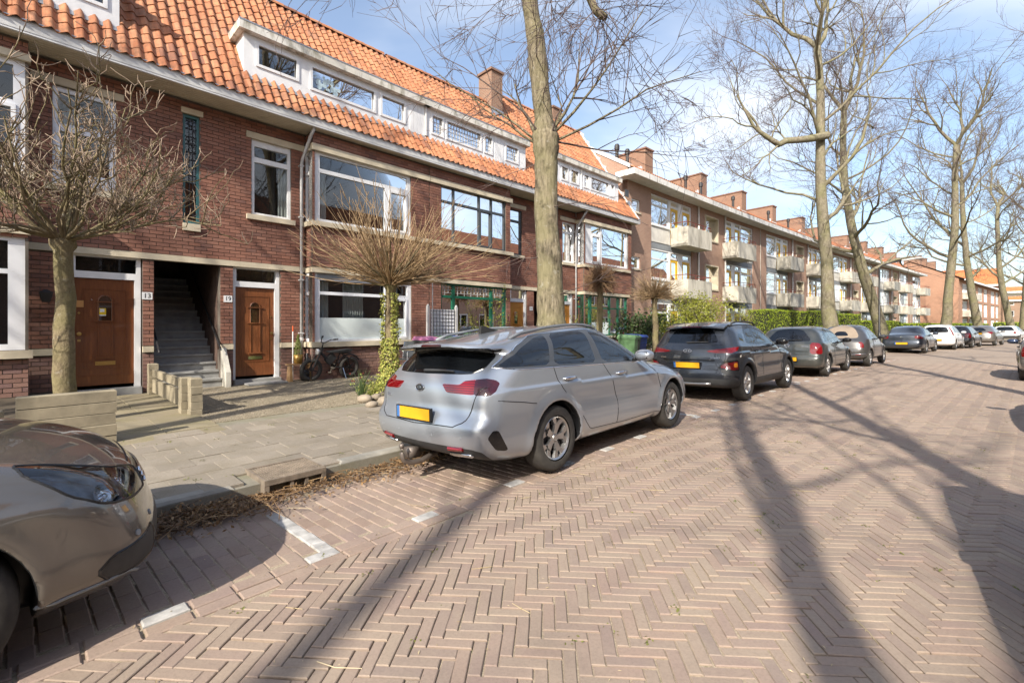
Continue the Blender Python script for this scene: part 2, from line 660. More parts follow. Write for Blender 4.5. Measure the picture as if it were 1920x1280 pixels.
def slab_shape(lx, ly, h, ch=0.004):
    """a block with worn (chamfered) upper edges, top at z = 0, no underside"""
    x, y = lx / 2, ly / 2
    b = [(-x, -y, -h), (x, -y, -h), (x, y, -h), (-x, y, -h)]
    m = [(-x, -y, -ch), (x, -y, -ch), (x, y, -ch), (-x, y, -ch)]
    c = ch * 1.1
    tp = [(-x + c, -y + c, 0), (x - c, -y + c, 0), (x - c, y - c, 0), (-x + c, y - c, 0)]
    q = []
    for a in range(4):
        n = (a + 1) % 4
        q += [[a, n, 4 + n, 4 + a], [4 + a, 4 + n, 8 + n, 8 + a]]
    q.append([8, 9, 10, 11])
    return np.array(b + m + tp, float), np.array(q), np.zeros((0, 3), int)


def strip(mb, s0, s1, o0, o1, z0, z1, step=1.5, off=True):
    """a sheet or long block that follows the street; o may be numbers or functions of s"""
    n = max(1, int(math.ceil((s1 - s0) / step)))
    ss = np.linspace(s0, s1, n + 1)
    dl = shift(ss) if off else 0 * ss
    a = ss * 0 + o0 + (dl if off != 'outer' else 0)
    b = ss * 0 + o1 + dl
    if z0 is None:
        v = np.concatenate([np.column_stack([ss, a, ss * 0 + z1]), np.column_stack([ss, b, ss * 0 + z1])])
        i = np.arange(n)
        mb.add(v, np.stack([i, n + 1 + i, n + 2 + i, i + 1], -1)[:, ::-1])
    else:
        v = np.concatenate([np.column_stack([ss, x, ss * 0 + z]) for x, z in ((a, z0), (b, z0), (b, z1), (a, z1))])
        m = n + 1
        i = np.arange(n)
        q = [np.stack([k * m + i, k * m + i + 1, ((k + 1) % 4) * m + i + 1, ((k + 1) % 4) * m + i], -1)[:, ::-1] for k in range(4)]
        e = [[[0, m, 2 * m, 3 * m][::-1]], [[n, m + n, 2 * m + n, 3 * m + n]]]
        mb.add(v, np.concatenate(q + [np.array(x) for x in e]))


# ------------------------------------------------------------------ ground materials
def mat_paver(name, cols, bumpd=0.4):
    m = Mat(name, cols[0], 0.75, spec=0.35)
    r = m.rand()
    n = len(cols)
    c = m.ramp(r, [(i / (n - 1), x) for i, x in enumerate(cols)])
    c = m.mix(m.rng(m.noise(3.0, 6, 0.7), 0.38, 0.68, 0, 0.55), c, (0.36, 0.29, 0.22))
    c = m.mix(m.rng(m.noise(0.7, 6, 0.7), 0.48, 0.72, 0, 0.45), c, (0.20, 0.155, 0.125))
    c = m.mix(m.rng(m.noise(70, 5, 0.65), 0.45, 0.8, 0, 0.4), c, (0.14, 0.11, 0.09))
    m.base(c)
    m.bump(m.noise(120, 5, 0.65), bumpd, 0.004)
    return m.m


M['paver'] = mat_paver('road_paver', [(0.295, 0.225, 0.18), (0.33, 0.255, 0.20), (0.315, 0.235, 0.19), (0.275, 0.21, 0.175), (0.355, 0.28, 0.215), (0.30, 0.22, 0.185), (0.33, 0.24, 0.19), (0.25, 0.195, 0.17)])
M['paver2'] = mat_paver('parking_paver', [(0.28, 0.205, 0.17), (0.33, 0.245, 0.205), (0.30, 0.215, 0.17), (0.37, 0.28, 0.23), (0.25, 0.185, 0.165)])
M['whitestone'] = plain('white_marking_stone', (0.42, 0.41, 0.39), 0.85, var=0.35, scale=9, bump=0.3)


def mat_joint():
    m = Mat('joint_sand', (0.2, 0.16, 0.11), 0.95)
    n = m.noise(14, 5, 0.65)
    c = m.ramp(m.noise(90, 3), [(0.3, (0.24, 0.195, 0.14)), (0.7, (0.45, 0.37, 0.27))])
    c = m.mix(m.rng(n, 0.56, 0.70, 0, 0.6), c, (0.13, 0.14, 0.05))
    m.base(c)
    return m.m


M['joint'] = mat_joint()


def mat_far_road():
    m = Mat('far_road_paving', (0.27, 0.21, 0.17), 0.8)
    b = m.node("ShaderNodeTexBrick")
    b.inputs["Scale"].default_value = 1.0
    b.inputs["Brick Width"].default_value = 0.22
    b.inputs["Row Height"].default_value = 0.06
    b.inputs["Mortar Size"].default_value = 0.006
    b.inputs["Color1"].default_value = lin((0.375, 0.29, 0.225))
    b.inputs["Color2"].default_value = lin((0.30, 0.23, 0.18))
    b.inputs["Mortar"].default_value = lin((0.26, 0.205, 0.16))
    mp = m.node("ShaderNodeMapping"); mp.inputs["Rotation"].default_value = (0, 0, R(4))
    m.ln(m.pos(), mp.inputs["Vector"]); m.ln(mp.outputs[0], b.inputs["Vector"])
    c = m.mix(m.rng(m.noise(0.8, 5, 0.6), 0.4, 0.7, 0, 0.4), b.outputs["Color"], (0.36, 0.30, 0.235))
    m.base(c)
    m.bump(m.noise(20, 4), 0.3, 0.01)
    return m.m


def mat_slab(name, a, b, moss=(0.16, 0.16, 0.06)):
    m = Mat(name, a, 0.9, spec=0.3)
    c = m.ramp(m.rand(), [(0, a), (0.5, b), (1, tuple(x * 0.8 for x in a))])
    c = m.mix(m.rng(m.noise(2.2, 5, 0.65), 0.45, 0.7, 0, 0.6), c, moss)
    c = m.mix(m.rng(m.noise(60, 4, 0.65), 0.4, 0.8, 0, 0.5), c, (0.13, 0.115, 0.09))
    m.base(c)
    m.bump(m.noise(80, 5, 0.65), 0.5, 0.004)
    return m.m


M['slab'] = mat_slab('pavement_tile', (0.335, 0.29, 0.235), (0.275, 0.24, 0.195), (0.20, 0.17, 0.115))
M['pathslab'] = mat_slab('mossy_path_slab', (0.33, 0.28, 0.19), (0.28, 0.24, 0.17), (0.22, 0.195, 0.09))
M['kerb'] = plain('kerb_concrete', (0.29, 0.275, 0.24), 0.9, var=0.25, scale=6, bump=0.5)
M['soil'] = plain('garden_soil', (0.075, 0.058, 0.038), 0.95, var=0.5, scale=5, bump=0.6)


def mat_grav():
    m = Mat('fine_gravel', (0.3, 0.26, 0.2), 0.95)
    v = m.node("ShaderNodeTexVoronoi"); v.inputs["Scale"].default_value = 55
    m.ln(m.pos(), v.inputs["Vector"])
    c = m.ramp(v.outputs["Color"], [(0.15, (0.15, 0.12, 0.08)), (0.5, (0.27, 0.225, 0.155)), (0.85, (0.36, 0.31, 0.225))])
    c = m.mix(m.rng(m.noise(1.2, 4), 0.4, 0.7, 0, 0.4), c, (0.19, 0.165, 0.11))
    m.base(c)
    m.bump(v.outputs["Distance"], 0.8, 0.012)
    return m.m


M['gravel'] = mat_grav()


def mat_grass(name, a, b):
    m = Mat(name, a, 0.95)
    m.base(m.ramp(m.noise(3, 6, 0.7), [(0.3, a), (0.7, b)]))
    m.bump(m.noise(40, 4), 0.8, 0.03)
    return m.m


M['lawn'] = mat_grass('lawn', (0.06, 0.09, 0.02), (0.14, 0.17, 0.05))

# ------------------------------------------------------------------ ground
mb = MB()
mb.quad((-700, -500, -0.14), (900, -500, -0.14), (900, 1100, -0.14), (-700, 1100, -0.14))
ground = mb.build('ground', mat_grass('open_ground', (0.12, 0.11, 0.07), (0.18, 0.15, 0.10)), kind='structure')

mb = MB(True)
strip(mb, -40, 26, 7.5, 9.05, None, -0.065)
strip(mb, -40, 17.2, 9.05, 13.0, None, -0.065)
strip(mb, -40, 26, 13.0, 15.2, None, -0.004)
strip(mb, 17.2, 26, 9.12, 13.0, None, -0.004)
strip(mb, 26, 250, 7.5, 15.2, None, -0.004)
far_road = mb.build('road', mat_far_road(), kind='structure')
mb = MB(True)
strip(mb, -6, 27, 9.05, 13.05, None, -0.010)
for _a, _b in ((7.55, 8.3), (8.3, 9.06)):
    ss_ = np.linspace(-6, 27, 34); dl_ = shift(ss_); zz_ = lambda o: -0.010 - max(0, 9.06 - o) * 0.03
    mb.add(np.concatenate([np.column_stack([ss_, ss_ * 0 + _a + dl_, ss_ * 0 + zz_(_a)]), np.column_stack([ss_, ss_ * 0 + _b + dl_, ss_ * 0 + zz_(_b)])]), [[i + 1, 35 + i, 34 + i, i] for i in range(33)])
joint = mb.build('road_bed', M['joint'], far_road, kind='structure')

# herringbone paving of the carriageway, set square to the view and 45 degrees to the kerb
LB, BB = 0.214, 0.0625
a = R(-4)
ca, sa = math.cos(a), math.sin(a)
I, J = np.meshgrid(np.arange(-450, 660), np.arange(-118, 118), indexing='ij')
ox = I * BB + J * LB
oy = I * BB - J * LB
cen = np.concatenate([np.stack([ox + LB / 2, oy + BB / 2, 0 * ox], -1).reshape(-1, 3), np.stack([ox + LB + BB / 2, oy + BB - LB / 2, 0 * ox + 1], -1).reshape(-1, 3)])
wx = cen[:, 0] * ca - cen[:, 1] * sa
wy = cen[:, 0] * sa + cen[:, 1] * ca
ver = cen[:, 2]
k = (wy > 0.7) & (wy < 17.5) & (np.abs(wx) < wy * 1.2 + 0.9)
wx, wy, ver = wx[k], wy[k], ver[k]
so = np.array([so_of(x, y) for x, y in zip(wx, wy)])
k = (so[:, 1] > 9.185 + shift(so[:, 0])) & (so[:, 1] < 13.0 + shift(so[:, 0]))
wx, wy, ver, so = wx[k], wy[k], ver[k], so[k]
n = len(wx)
P = np.column_stack([wx + RNG.normal(0, .0015, n), wy + RNG.normal(0, .0015, n), RNG.normal(0, .0014, n) + 0.003 * np.sin(wx * 2.1) * np.cos(wy * 1.7)])
A = a + ver * math.pi / 2 + RNG.normal(0, .018, n)
S = np.ones((n, 3)); S[:, 0] = RNG.normal(1, .012, n); S[:, 1] = RNG.normal(1, .04, n)
lay('brick', far_road, slab_shape(LB - 0.006, BB - 0.0055, 0.03, 0.0035), P, A, M['paver'], 300, 'herringbone_paving', S=S)

# parking lane: stretcher rows across the lane, a gutter row and an edge row with white stones
P, A = [], []
PW, AW = [], []
rows = np.arange(-3.5, 26, 0.1)
for i, s in enumerate(rows):
    white = 0.6 <= s < 0.7 or 6.95 <= s < 7.05 or 13.4 <= s < 13.5
    for j in range(7):
        o = 7.86 + (0.1 if i % 2 else 0.0) + j * 0.2
        if o > 9.0:
            continue
        (PW if white and o > 8.1 else P).append((s + 0.05, o, 0))
for s in np.arange(-3.5, 26, 0.21):
    w = abs(((s + 0.35 + 0.44) % 0.88) - 0.44) < 0.105
    for o in (9.055, 9.16):
        if o > 9.1:
            P.append((s + 0.105, o, 1))
        elif w:
            PW.append((s + 0.105, o, 1))
        else:
            P.append((s + 0.105, o, 1))
    P.append((s + 0.105, 7.70, 1))
for lst, mt, nm, st in ((P, M['paver2'], 'brick', 'parking_paving'), (PW, M['whitestone'], 'marking_stone', 'marking_stones')):
    a_ = np.array(lst)
    a_[:, 1] += shift(a_[:, 0])
    w_ = Wv(np.column_stack([a_[:, 0], a_[:, 1], 0 * a_[:, 0]]))
    w_[:, 2] = RNG.normal(0.0, 0.002, len(w_)) - 0.03 * np.maximum(0, 9.1 - np.array(lst)[:, 1]) - (0.003 if nm == 'brick' else 0.0) + np.where(np.array(lst)[:, 1] > 8.99, 0.006, 0.0)
    ang = np.pi / 2 - heading(a_[:, 0]) + np.where(a_[:, 2] > 0.5, 0, np.pi / 2) + RNG.normal(0, .01, len(w_))
    lay(nm, far_road, slab_shape(0.192, 0.092, 0.03, 0.006), w_, ang, mt, 300, st)

# pavement: kerb stones, tiles, far part as a sheet
mb = MB(True)
strip(mb, -40, 250, 4.45, 7.60, -0.12, 0.078)
pavement = mb.build('pavement', mat_slab('pavement_sheet', (0.30, 0.27, 0.215), (0.27, 0.25, 0.20)), kind='structure')
P = []
rows = np.arange(4.85, 7.40, 0.3)
for i, o in enumerate(rows):
    for s in np.arange(-4.2, 20, 0.3):
        P.append((s + 0.15 + (0.15 if i % 2 else 0), o + 0.15))
a_ = np.array(P); sh_ = shift(a_[:, 0])
w_ = Wv(np.column_stack([a_[:, 0], a_[:, 1] + sh_, 0 * sh_])); w_[:, 2] = 0.1 + RNG.normal(0, .0035, len(w_))
# the drain inlet takes the place of a few tiles
dc = W(1.0, 7.47)
k = (np.abs(a_[:, 0] - 1.0) > 0.32) | (a_[:, 1] < 7.1)
tilt = RNG.normal(0, .008, (len(w_), 2))
ang = np.pi / 2 - heading(a_[:, 0]) + RNG.normal(0, .004, len(w_))
c, s = np.cos(ang), np.sin(ang)
Bm = np.zeros((len(w_), 3, 3))
Bm[:, 0, 0] = c; Bm[:, 0, 1] = -s; Bm[:, 1, 0] = s; Bm[:, 1, 1] = c; Bm[:, 2, 2] = 1
Bm[:, 2, 0] = tilt[:, 0]; Bm[:, 2, 1] = tilt[:, 1]
lay('tile', pavement, slab_shape(0.292, 0.292, 0.05, 0.004), w_[k], None, M['slab'], 300, 'pavement_tiles', B=Bm[k])
P, A = [], []
for s in np.arange(-4.5, 60, 1.0):
    if 0.5 < s + 0.5 < 1.4:
        continue
    P.append(W(s + 0.5, 7.52 + float(shift(s)), 0.105)); A.append(rz(s + 0.5))
kb = slab_shape(0.985, 0.15, 0.2, 0.02)
lay('kerb_stone', pavement, kb, np.array(P), np.array(A), M['kerb'], 80, 'kerb_stones')

# street drain set in the kerb: ribbed lid, throat, frame
dr = thing('street_drain', 'concrete gully with ribbed lid and open throat set in the kerb', 'drain', W(1.0, 7.72, 0.0), rz(1.0))
M['drain'] = plain('rusty_concrete', (0.23, 0.185, 0.14), 0.85, var=0.3, scale=12, bump=0.4)
mb = MB()
mb.box(-0.27, 0.27, 0.02, 0.52, 0.075, 0.105)
for i in range(22):
    x = -0.25 + i * 0.0227
    mb.box(x, x + 0.012, 0.06, 0.48, 0.105, 0.118)
for x0, x1, y0, y1 in ((-0.27, -0.252, 0.02, 0.52), (0.252, 0.27, 0.02, 0.52), (-0.252, 0.252, 0.02, 0.05), (-0.252, 0.252, 0.49, 0.52)):
    mb.box(x0, x1, y0, y1, 0.105, 0.122)
mb.build('lid', M['drain'], dr)
mb = MB()
mb.box(-0.27, -0.23, 0.022, 0.40, -0.03, 0.075); mb.box(0.23, 0.27, 0.022, 0.40, -0.03, 0.075)
mb.box(-0.05, -0.02, 0.03, 0.40, -0.03, 0.075); mb.box(0.08, 0.11, 0.03, 0.40, -0.03, 0.075)
mb.box(-0.23, 0.23, 0.40, 0.52, -0.03, 0.075)
mb.build('throat', M['drain'], dr)

# gardens
mb = MB(True)
strip(mb, 1.18, 6.6, 0.0, 4.46, -0.05, 0.088, off='outer')
yard = mb.build('gravel_yard', M['gravel'], kind='structure')
mb = MB(True)
strip(mb, 6.62, 19.6, 0.0, 4.44, -0.05, 0.10, off='outer')
mb.build('garden_bed', M['soil'], kind='structure')
mb = MB(True)
strip(mb, -0.06, 1.16, 0.0, 4.85, -0.05, 0.078, off='outer')
path = mb.build('garden_path', M['soil'], kind='structure')
mb = MB(True)
strip(mb, -8, -0.08, 0.0, 4.80, -0.05, 0.24, off='outer')
mb.build('raised_bed', M['soil'], kind='structure')
mb = MB(True)
strip(mb, 19.62, 250, -8.0, 4.44, -0.05, 0.09, off='outer')
mb.build('front_lawn', M['lawn'], kind='structure')
P, A = [], []
for i, o in enumerate(np.arange(0.28, 4.8, 0.405)):
    for j in range(2):
        P.append(W(0.25 + j * 0.605 + 0.0, o + 0.2, 0.1 + random.gauss(0, .004))); A.append(rz(0.3) + random.gauss(0, .01))
lay('slab', path, slab_shape(0.595, 0.395, 0.05, 0.006), np.array(P), np.array(A), M['pathslab'], 80, 'path_slabs')

# pebbles over the gravel
n = 5200
ps = RNG.uniform(1.25, 6.5, n); po = RNG.uniform(0.05, 4.4, n)
w_ = Wv(np.column_stack([ps, po, np.full(n, 0.088)]))
oct_v = np.array([(1, 0, 0), (0, 1, 0), (-1, 0, 0), (0, -1, 0), (0, 0, 0.7)], float)
oct_t = np.array([[0, 1, 4], [1, 2, 4], [2, 3, 4], [3, 0, 4]])
sz = RNG.uniform(.006, .017, n)
S = np.stack([sz, sz * RNG.uniform(.6, 1, n), sz * .8], 1)
lay('pebbles', yard, (oct_v, np.zeros((0, 4), int), oct_t), w_, RNG.uniform(0, 6.3, n), mat_paver('pebble', [(0.20, 0.165, 0.115), (0.32, 0.275, 0.195), (0.26, 0.22, 0.165), (0.38, 0.34, 0.27)], 0.1), 0, 'pebbles', S=S)

# opposite side of the road
mb = MB(True)
strip(mb, -40, 250, 15.2, 18.5, -0.05, 0.10)
mb.build('opposite_pavement', M['kerb'], kind='structure')


# ------------------------------------------------------------------ terraced houses
def cells(s0, s1, z0, z1, ops):
    """the rectangle less its openings as a list of rectangles"""
    ss = sorted({s0, s1, *[min(max(x, s0), s1) for op in ops for x in op[:2]]})
    out = []
    for a, b in zip(ss[:-1], ss[1:]):
        if b - a < 1e-6:
            continue
        m = (a + b) / 2
        zs = sorted((max(op[2], z0), min(op[3], z1)) for op in ops if op[0] < m < op[1] and op[3] > z0 and op[2] < z1)
        z = z0
        for c, d in zs:
            if c - z > 1e-6:
                out.append((a, b, z, c))
            z = max(z, d)
        if z1 - z > 1e-6:
            out.append((a, b, z, z1))
    return out


def perf(mb, s0, s1, o0, o1, z0, z1, ops):
    for a, b, c, d in cells(s0, s1, z0, z1, ops):
        mb.box(a, b, o0, o1, c, d, seg=max(1, int((b - a) / 1.2)))


BRW, BRH, BLEN = 0.225, 0.080, 0.213


class Wall:
    """collects the bricks of one house"""
    def __init__(self):
        self.P, self.A, self.S, self.pl = [], [], [], []
        self.core = MB(True)

    def panel(self, o, s0, s1, z0, z1, ops=(), thick=0.22):
        perf(self.core, s0, s1, o - thick, o - 0.016, z0, z1, [(a - 0.0, b, c, d) for a, b, c, d in ops])
        r0 = int(math.floor(z0 / BRH))
        for r in range(r0, int(z1 / BRH) + 1):
            c = r * BRH + BRH / 2
            if c - BRH / 2 < z0 - 0.03 or c + BRH / 2 > z1 + 0.03:
                continue
            iv = [(s0, s1)]
            for a, b, d, e in ops:
                if d < c < e:
                    nv = []
                    for x, y in iv:
                        if b <= x or a >= y:
                            nv.append((x, y))
                        else:
                            if a > x: nv.append((x, a))
                            if b < y: nv.append((b, y))
                    iv = nv
            for x, y in iv:
                p = BRW / 2 * (r % 2)
                k = math.floor((x - p) / BRW)
                while k * BRW + p < y:
                    a, b = max(x, k * BRW + p), min(y, (k + 1) * BRW + p)
                    k += 1
                    ln = b - a - 0.011
                    if ln < 0.03:
                        continue
                    m = (a + b) / 2
                    self.P.append((m, o - 0.03 + random.gauss(0, .0012), c + random.gauss(0, .001)))
                    self.A.append(rz(m) + random.gauss(0, .004))
                    self.S.append((ln / BLEN, 1, random.gauss(1, .02)))
                    self.pl.append(c < 0.9)

    def side(self, s, o0, o1, z0, z1, face=-1, ops=()):
        """a return wall at s, its face towards -s or +s"""
        t = 0.2 * face
        self.core.box(min(s + 0.016 * -face, s - t), max(s + 0.016 * -face, s - t), o0, o1 - 0.2, z0, z1)
        r0 = int(math.floor(z0 / BRH))
        for r in range(r0, int(z1 / BRH) + 1):
            c = r * BRH + BRH / 2
            if c - BRH / 2 < z0 - 0.03 or c + BRH / 2 > z1 + 0.03:
                continue
            x = o1 - 0.062
            if r % 2:
                x -= 0.11
            first = True
            while x > o0 + 0.02:
                a, b = max(o0, x - BRW), x
                if r % 2 and first:
                    self.P.append((s - face * 0.03, x + 0.055, c)); self.A.append(rz(s) + R(90)); self.S.append((0.1 / BLEN, 1, 1)); self.pl.append(c < 0.9)
                first = False
                ln = b - a - 0.011
                if ln > 0.03:
                    self.P.append((s - face * 0.03, (a + b) / 2, c)); self.A.append(rz(s) + R(90)); self.S.append((ln / BLEN, 1, 1)); self.pl.append(c < 0.9)
                x -= BRW

    def build(self, house):
        w = self.core.build('wall', M['mortar'], house)
        v = np.array([(x, y, z) for z in (-.034, .034) for x, y in ((-BLEN / 2, -.03), (BLEN / 2, -.03), (BLEN / 2, .03), (-BLEN / 2, .03))])
        base = (v, np.array([[0, 3, 2, 1], [4, 5, 6, 7], [0, 1, 5, 4], [2, 3, 7, 6], [1, 2, 6, 5], [3, 0, 4, 7]]), np.zeros((0, 3), int))
        P = Wv(np.array(self.P)); A = np.array(self.A); S = np.array(self.S); pl = np.array(self.pl)
        lay('brick', w, base, P[~pl], A[~pl], M['brick'], 240, 'brickwork', S=S[~pl])
        lay('plinth_brick', w, base, P[pl], A[pl], M['plinth_brick'], 60, 'plinth_brickwork', S=S[pl])
        return w


def sbox(parent, name, mat, s0, s1, o0, o1, z0, z1, seg=None):
    mb = MB(True)
    mb.box(s0, s1, o0, o1, z0, z1, seg=seg or max(1, int(abs(s1 - s0) / 1.0)))
    return mb.build(name, mat, parent)


def window(house, s0, s1, z0, z1, o, lights, frame='white', depth=0.10, set_in=0.05, glass='glass', name='window', sash=None, back=None, curtain=None):
    """frame with a glazed light per entry of lights (s0,s1,z0,z1); sash = indexes of lights with a proud opening sash"""
    mb = MB(True)
    f = o - set_in
    perf(mb, s0, s1, f - depth, f, z0, z1, lights)
    for i in (sash or ()):
        a, b, c, d = lights[i]
        perf(mb, a - 0.03, b + 0.03, f + 0.0, f + 0.022, c - 0.03, d + 0.03, [(a + 0.028, b - 0.028, c + 0.028, d - 0.028)])
        perf(mb, a, b, f - depth + 0.01, f, c, d, [(a + 0.028, b - 0.028, c + 0.028, d - 0.028)])
    w = mb.build(name, M[frame], house)
    for a, b, c, d in lights:
        g = MB(True)
        y = f - depth * 0.45
        g.add([(a - .005, y, c - .005), (b + .005, y, c - .005), (b + .005, y, d + .005), (a - .005, y, d + .005)], [[0, 1, 2, 3]])
        g.build('pane', M[glass], w)
    if curtain:
        for kind, a, b, c, d, y in curtain:
            g = MB(True)
            nn = max(2, int((b - a) / 0.035))
            xs = np.linspace(a, b, nn * 2 + 1)
            ys = o - set_in - depth - y + (0.018 * np.sin(np.arange(len(xs)) * np.pi / 2) if kind != 'film' else 0 * xs)
            v = np.concatenate([np.column_stack([xs, ys, np.full(len(xs), c)]), np.column_stack([xs, ys, np.full(len(xs), d)])])
            i = np.arange(len(xs) - 1)
            g.add(v, np.stack([i, i + 1, i + 1 + len(xs), i + len(xs)], -1))
            g.build('window_film' if kind == 'film' else 'curtain', M['frost' if kind == 'film' else 'curtain'], w)
    return w


def house_door(house, s0, s1, z0, z1, o, mat, knob, frame=True, zt=2.85, notes=False, letter='brass'):
    """door leaf with arched light, moulded panel, letter slot, knob; frame with fanlight"""
    f = o - 0.09
    mb = MB(True)
    perf(mb, s0 - 0.055, s1 + 0.105 if knob > 0 else s1 + 0.10, f - 0.09, f + 0.03, z0 - 0.06, zt, [(s0, s1, z0 - 0.06, z1), (s0 + 0.02, s1 + 0.03, z1 + 0.13, zt - 0.055)])
    fr = mb.build('door_frame', M['white'], house)
    g = MB(True)
    g.add([(s0 + .015, f - .04, z1 + .125), (s1 + .035, f - .04, z1 + .125), (s1 + .035, f - .04, zt - .05), (s0 + .015, f - .04, zt - .05)], [[0, 1, 2, 3]])
    g.build('pane', M['glass'], fr)
    mb = MB(True)
    d = f - 0.02
    mb.box(s0 + .004, s1 - .004, d - 0.05, d, z0 + .008, z1 - .006)
    mb.box(s0 + .004, s1 - .004, d, d + 0.012, z0 + .008, z0 + .20)           # kick board
    w = s1 - s0
    # large sunk panel drawn by four mouldings
    for a, b, c, e in ((s0 + .13 * w, s0 + .87 * w, z0 + .34, z0 + .36), (s0 + .13 * w, s0 + .87 * w, z1 - .22, z1 - .20), (s0 + .13 * w, s0 + .15 * w, z0 + .36, z1 - .22), (s0 + .85 * w, s0 + .87 * w, z0 + .36, z1 - .22)):
        mb.box(a, b, d, d + 0.010, c, e)
    lf = mb.build('door', mat, house)
    cs = s0 + w * 0.505
    hw = 0.105
    # arched light
    th = np.linspace(0, np.pi, 13)
    za, zb = z0 + 1.27, z0 + 1.66
    arch = [(cs + hw * math.cos(t), zb + hw * math.sin(t)) for t in th]
    g = MB(True)
    poly = [(cs - hw, za), (cs + hw, za)] + arch
    v = [(a, d + 0.004, b) for a, b in poly]
    g.add(v, None, [[0, i, i + 1] for i in range(1, len(v) - 1)])
    g.build('arched_pane', M['glass'], lf)
    mb = MB(True)
    mb.tube([(cs - hw, d + .008, za)] + [(a, d + .008, b) for a, b in arch[::-1]] + [(cs + hw, d + .008, za)], 0.014, 5)
    for zz in (za - .005, zb - 0.02):
        mb.box(cs - hw - .06, cs + hw + .06, d + .001, d + 0.032, zz - .012, zz + .012)
    # raised panel below
    pz0, pz1 = z0 + .56, za - .05
    mb.box(cs - hw - .008, cs - hw + .014, d + .001, d + .022, pz0, pz1)
    mb.box(cs + hw - .014, cs + hw + .008, d + .001, d + .022, pz0, pz1)
    mb.box(cs - hw - .045, cs + hw + .045, d + .001, d + .034, pz0 - .03, pz0)
    mb.box(cs - hw + .014, cs + hw - .014, d + .001, d + .008, pz0, pz1)
    mb.build('moulding', mat, lf)
    mb = MB(True)
    mb.box(cs - .15, cs + .15, d + .001, d + .014, z0 + .40, z0 + .475)
    mb.box(cs - .11, cs + .11, d + .014, d + .022, z0 + .42, z0 + .458)
    mb.build('letter_slot', M[letter], lf)
    ks = s0 + .07 if knob < 0 else s1 - .07
    mb = MB(True)
    kz = z0 + 1.02
    mb.tube([(ks, d, kz), (ks, d + .03, kz), (ks, d + .035, kz), (ks, d + .06, kz), (ks, d + .066, kz)], [.018, .016, .034, .036, .012], 10)
    mb.box(ks - .022, ks + .022, d + .001, d + .012, kz - .15, kz - .11)
    mb.build('door_knob', M['brass'], lf, smooth=False)
    mb = MB(True)
    mb.tube([(ks, d, z0 + 1.42), (ks, d + .014, z0 + 1.42)], [.02, .018], 10)
    mb.build('door_lock', M['brass'], lf)
    if notes:
        mb = MB(True); mb.box(s0 + .02, s0 + .135, d + .012, d + .014, z0 + 1.53, z0 + 1.66)
        mb.build('paper_note', plain('brown_paper', (0.55, 0.28, 0.10), 0.9, var=0.05), lf)
        mb = MB(True); mb.box(cs - .10, cs + .01, d + .008, d + .0095, za + .10, za + .25)
        st = mb.build('door_sticker', plain('yellow_sticker', (0.80, 0.55, 0.02), 0.6, var=0), lf)
        mb = MB(True); mb.box(cs - .08, cs - .015, d + .0098, d + .0104, za + .175, za + .235); mb.box(cs - .10, cs + .01, d + .0098, d + .0104, za + .10, za + .122)
        mb.build('sticker_print', M['white'], st)
        mb = MB(True); mb.tube([(s0 + .25, d, z1 - .42), (s0 + .25, d + .012, z1 - .42)], .012, 8)
        mb.build('spy_hole', M['chrome'], lf)
    sbox(house, 'door_step', M['step'], s0 - .06, s1 + .10, f - .1, o + .10, 0.06, z0 - .062)
    return lf


def num_plate(house, s, z, txt, o=0.0):
    mb = MB(True)
    mb.box(s - .085, s + .085, o + .001, o + .016, z - .075, z + .075)
    pl = mb.build('number_plate', M['white'], house)
    h = float(heading(s))
    p = W(s, o + .018, z) - world_loc(pl)
    text_mesh('number', txt, 0.135, 0.001, M['black'], pl, p, (R(90), 0, rz(s)), sx=0.95)


def lamp(house, s, z, o):
    mb = MB(True)
    mb.box(s - .05, s + .05, o, o + .03, z - .16, z - .02)
    mb.box(s - .012, s + .012, o + .03, o + .17, z - .03, z)
    l = mb.build('wall_lamp', M['iron'], house)
    m2 = MB(True)
    c = (s, o + .17)
    m2.add([(c[0] + x * a, c[1] + y * a, zz) for zz, a in ((z - .20, .05), (z - .03, .09), (z + .03, .02)) for x, y in ((-1, -1), (1, -1), (1, 1), (-1, 1))],
           [[0, 1, 5, 4], [1, 2, 6, 5], [2, 3, 7, 6], [3, 0, 4, 7], [4, 5, 9, 8], [5, 6, 10, 9], [6, 7, 11, 10], [7, 4, 8, 11], [3, 2, 1, 0]])
    m2.build('lantern', M['iron'], l)


ZB0, ZB1 = 2.83, 2.955         # stone band between the storeys
Z_SOF = 6.36
SL = 1.47                      # roof slope dz / d(-o)
E0, EZ = 0.70, 6.57


def slope_z(o):
    return EZ + (E0 - o) * SL


houseA = thing('terraced_house', 'red brick house with doors 13 and 19 beside an open stair porch', 'house', W(2, 0, 0))
houseB = thing('terraced_house', 'red brick house with orange doors and green bay frames behind the tall street tree', 'house', W(12, 0, 0))

# ---- walls
wa, wb = Wall(), Wall()
gwA = (4.36, 7.22, 1.04, 2.80)          # ground bay window A
uwA = (4.36, 7.20, 4.10, 5.87)
gwB = (8.30, 11.16, 1.04, 2.80)
uwB = (8.30, 11.14, 4.10, 5.90)
BO = 0.45
d13 = (-0.06, 1.01, 0.1, 2.86)
d19 = (2.66, 3.69, 0.1, 2.86)
stair = (1.20, 2.40, 0.0, 2.86)
w13 = (-0.29, 0.60, 4.08, 5.91)
w19 = (3.05, 3.95, 4.10, 5.91)
gs = (1.70, 2.00, 3.68, 6.06)
opsA = [d13, d19, stair, w13, w19, gs, (-9, 9, ZB0, ZB1), (-9, 1.19, 0.91, 1.03), (2.40, 9, 0.91, 1.03), (-.57, .72, 5.92, 6.06), (2.93, 4.31, 5.91, 6.06), (-.40, .76, 3.96, 4.08), (2.93, 4.03, 3.98, 4.10)]
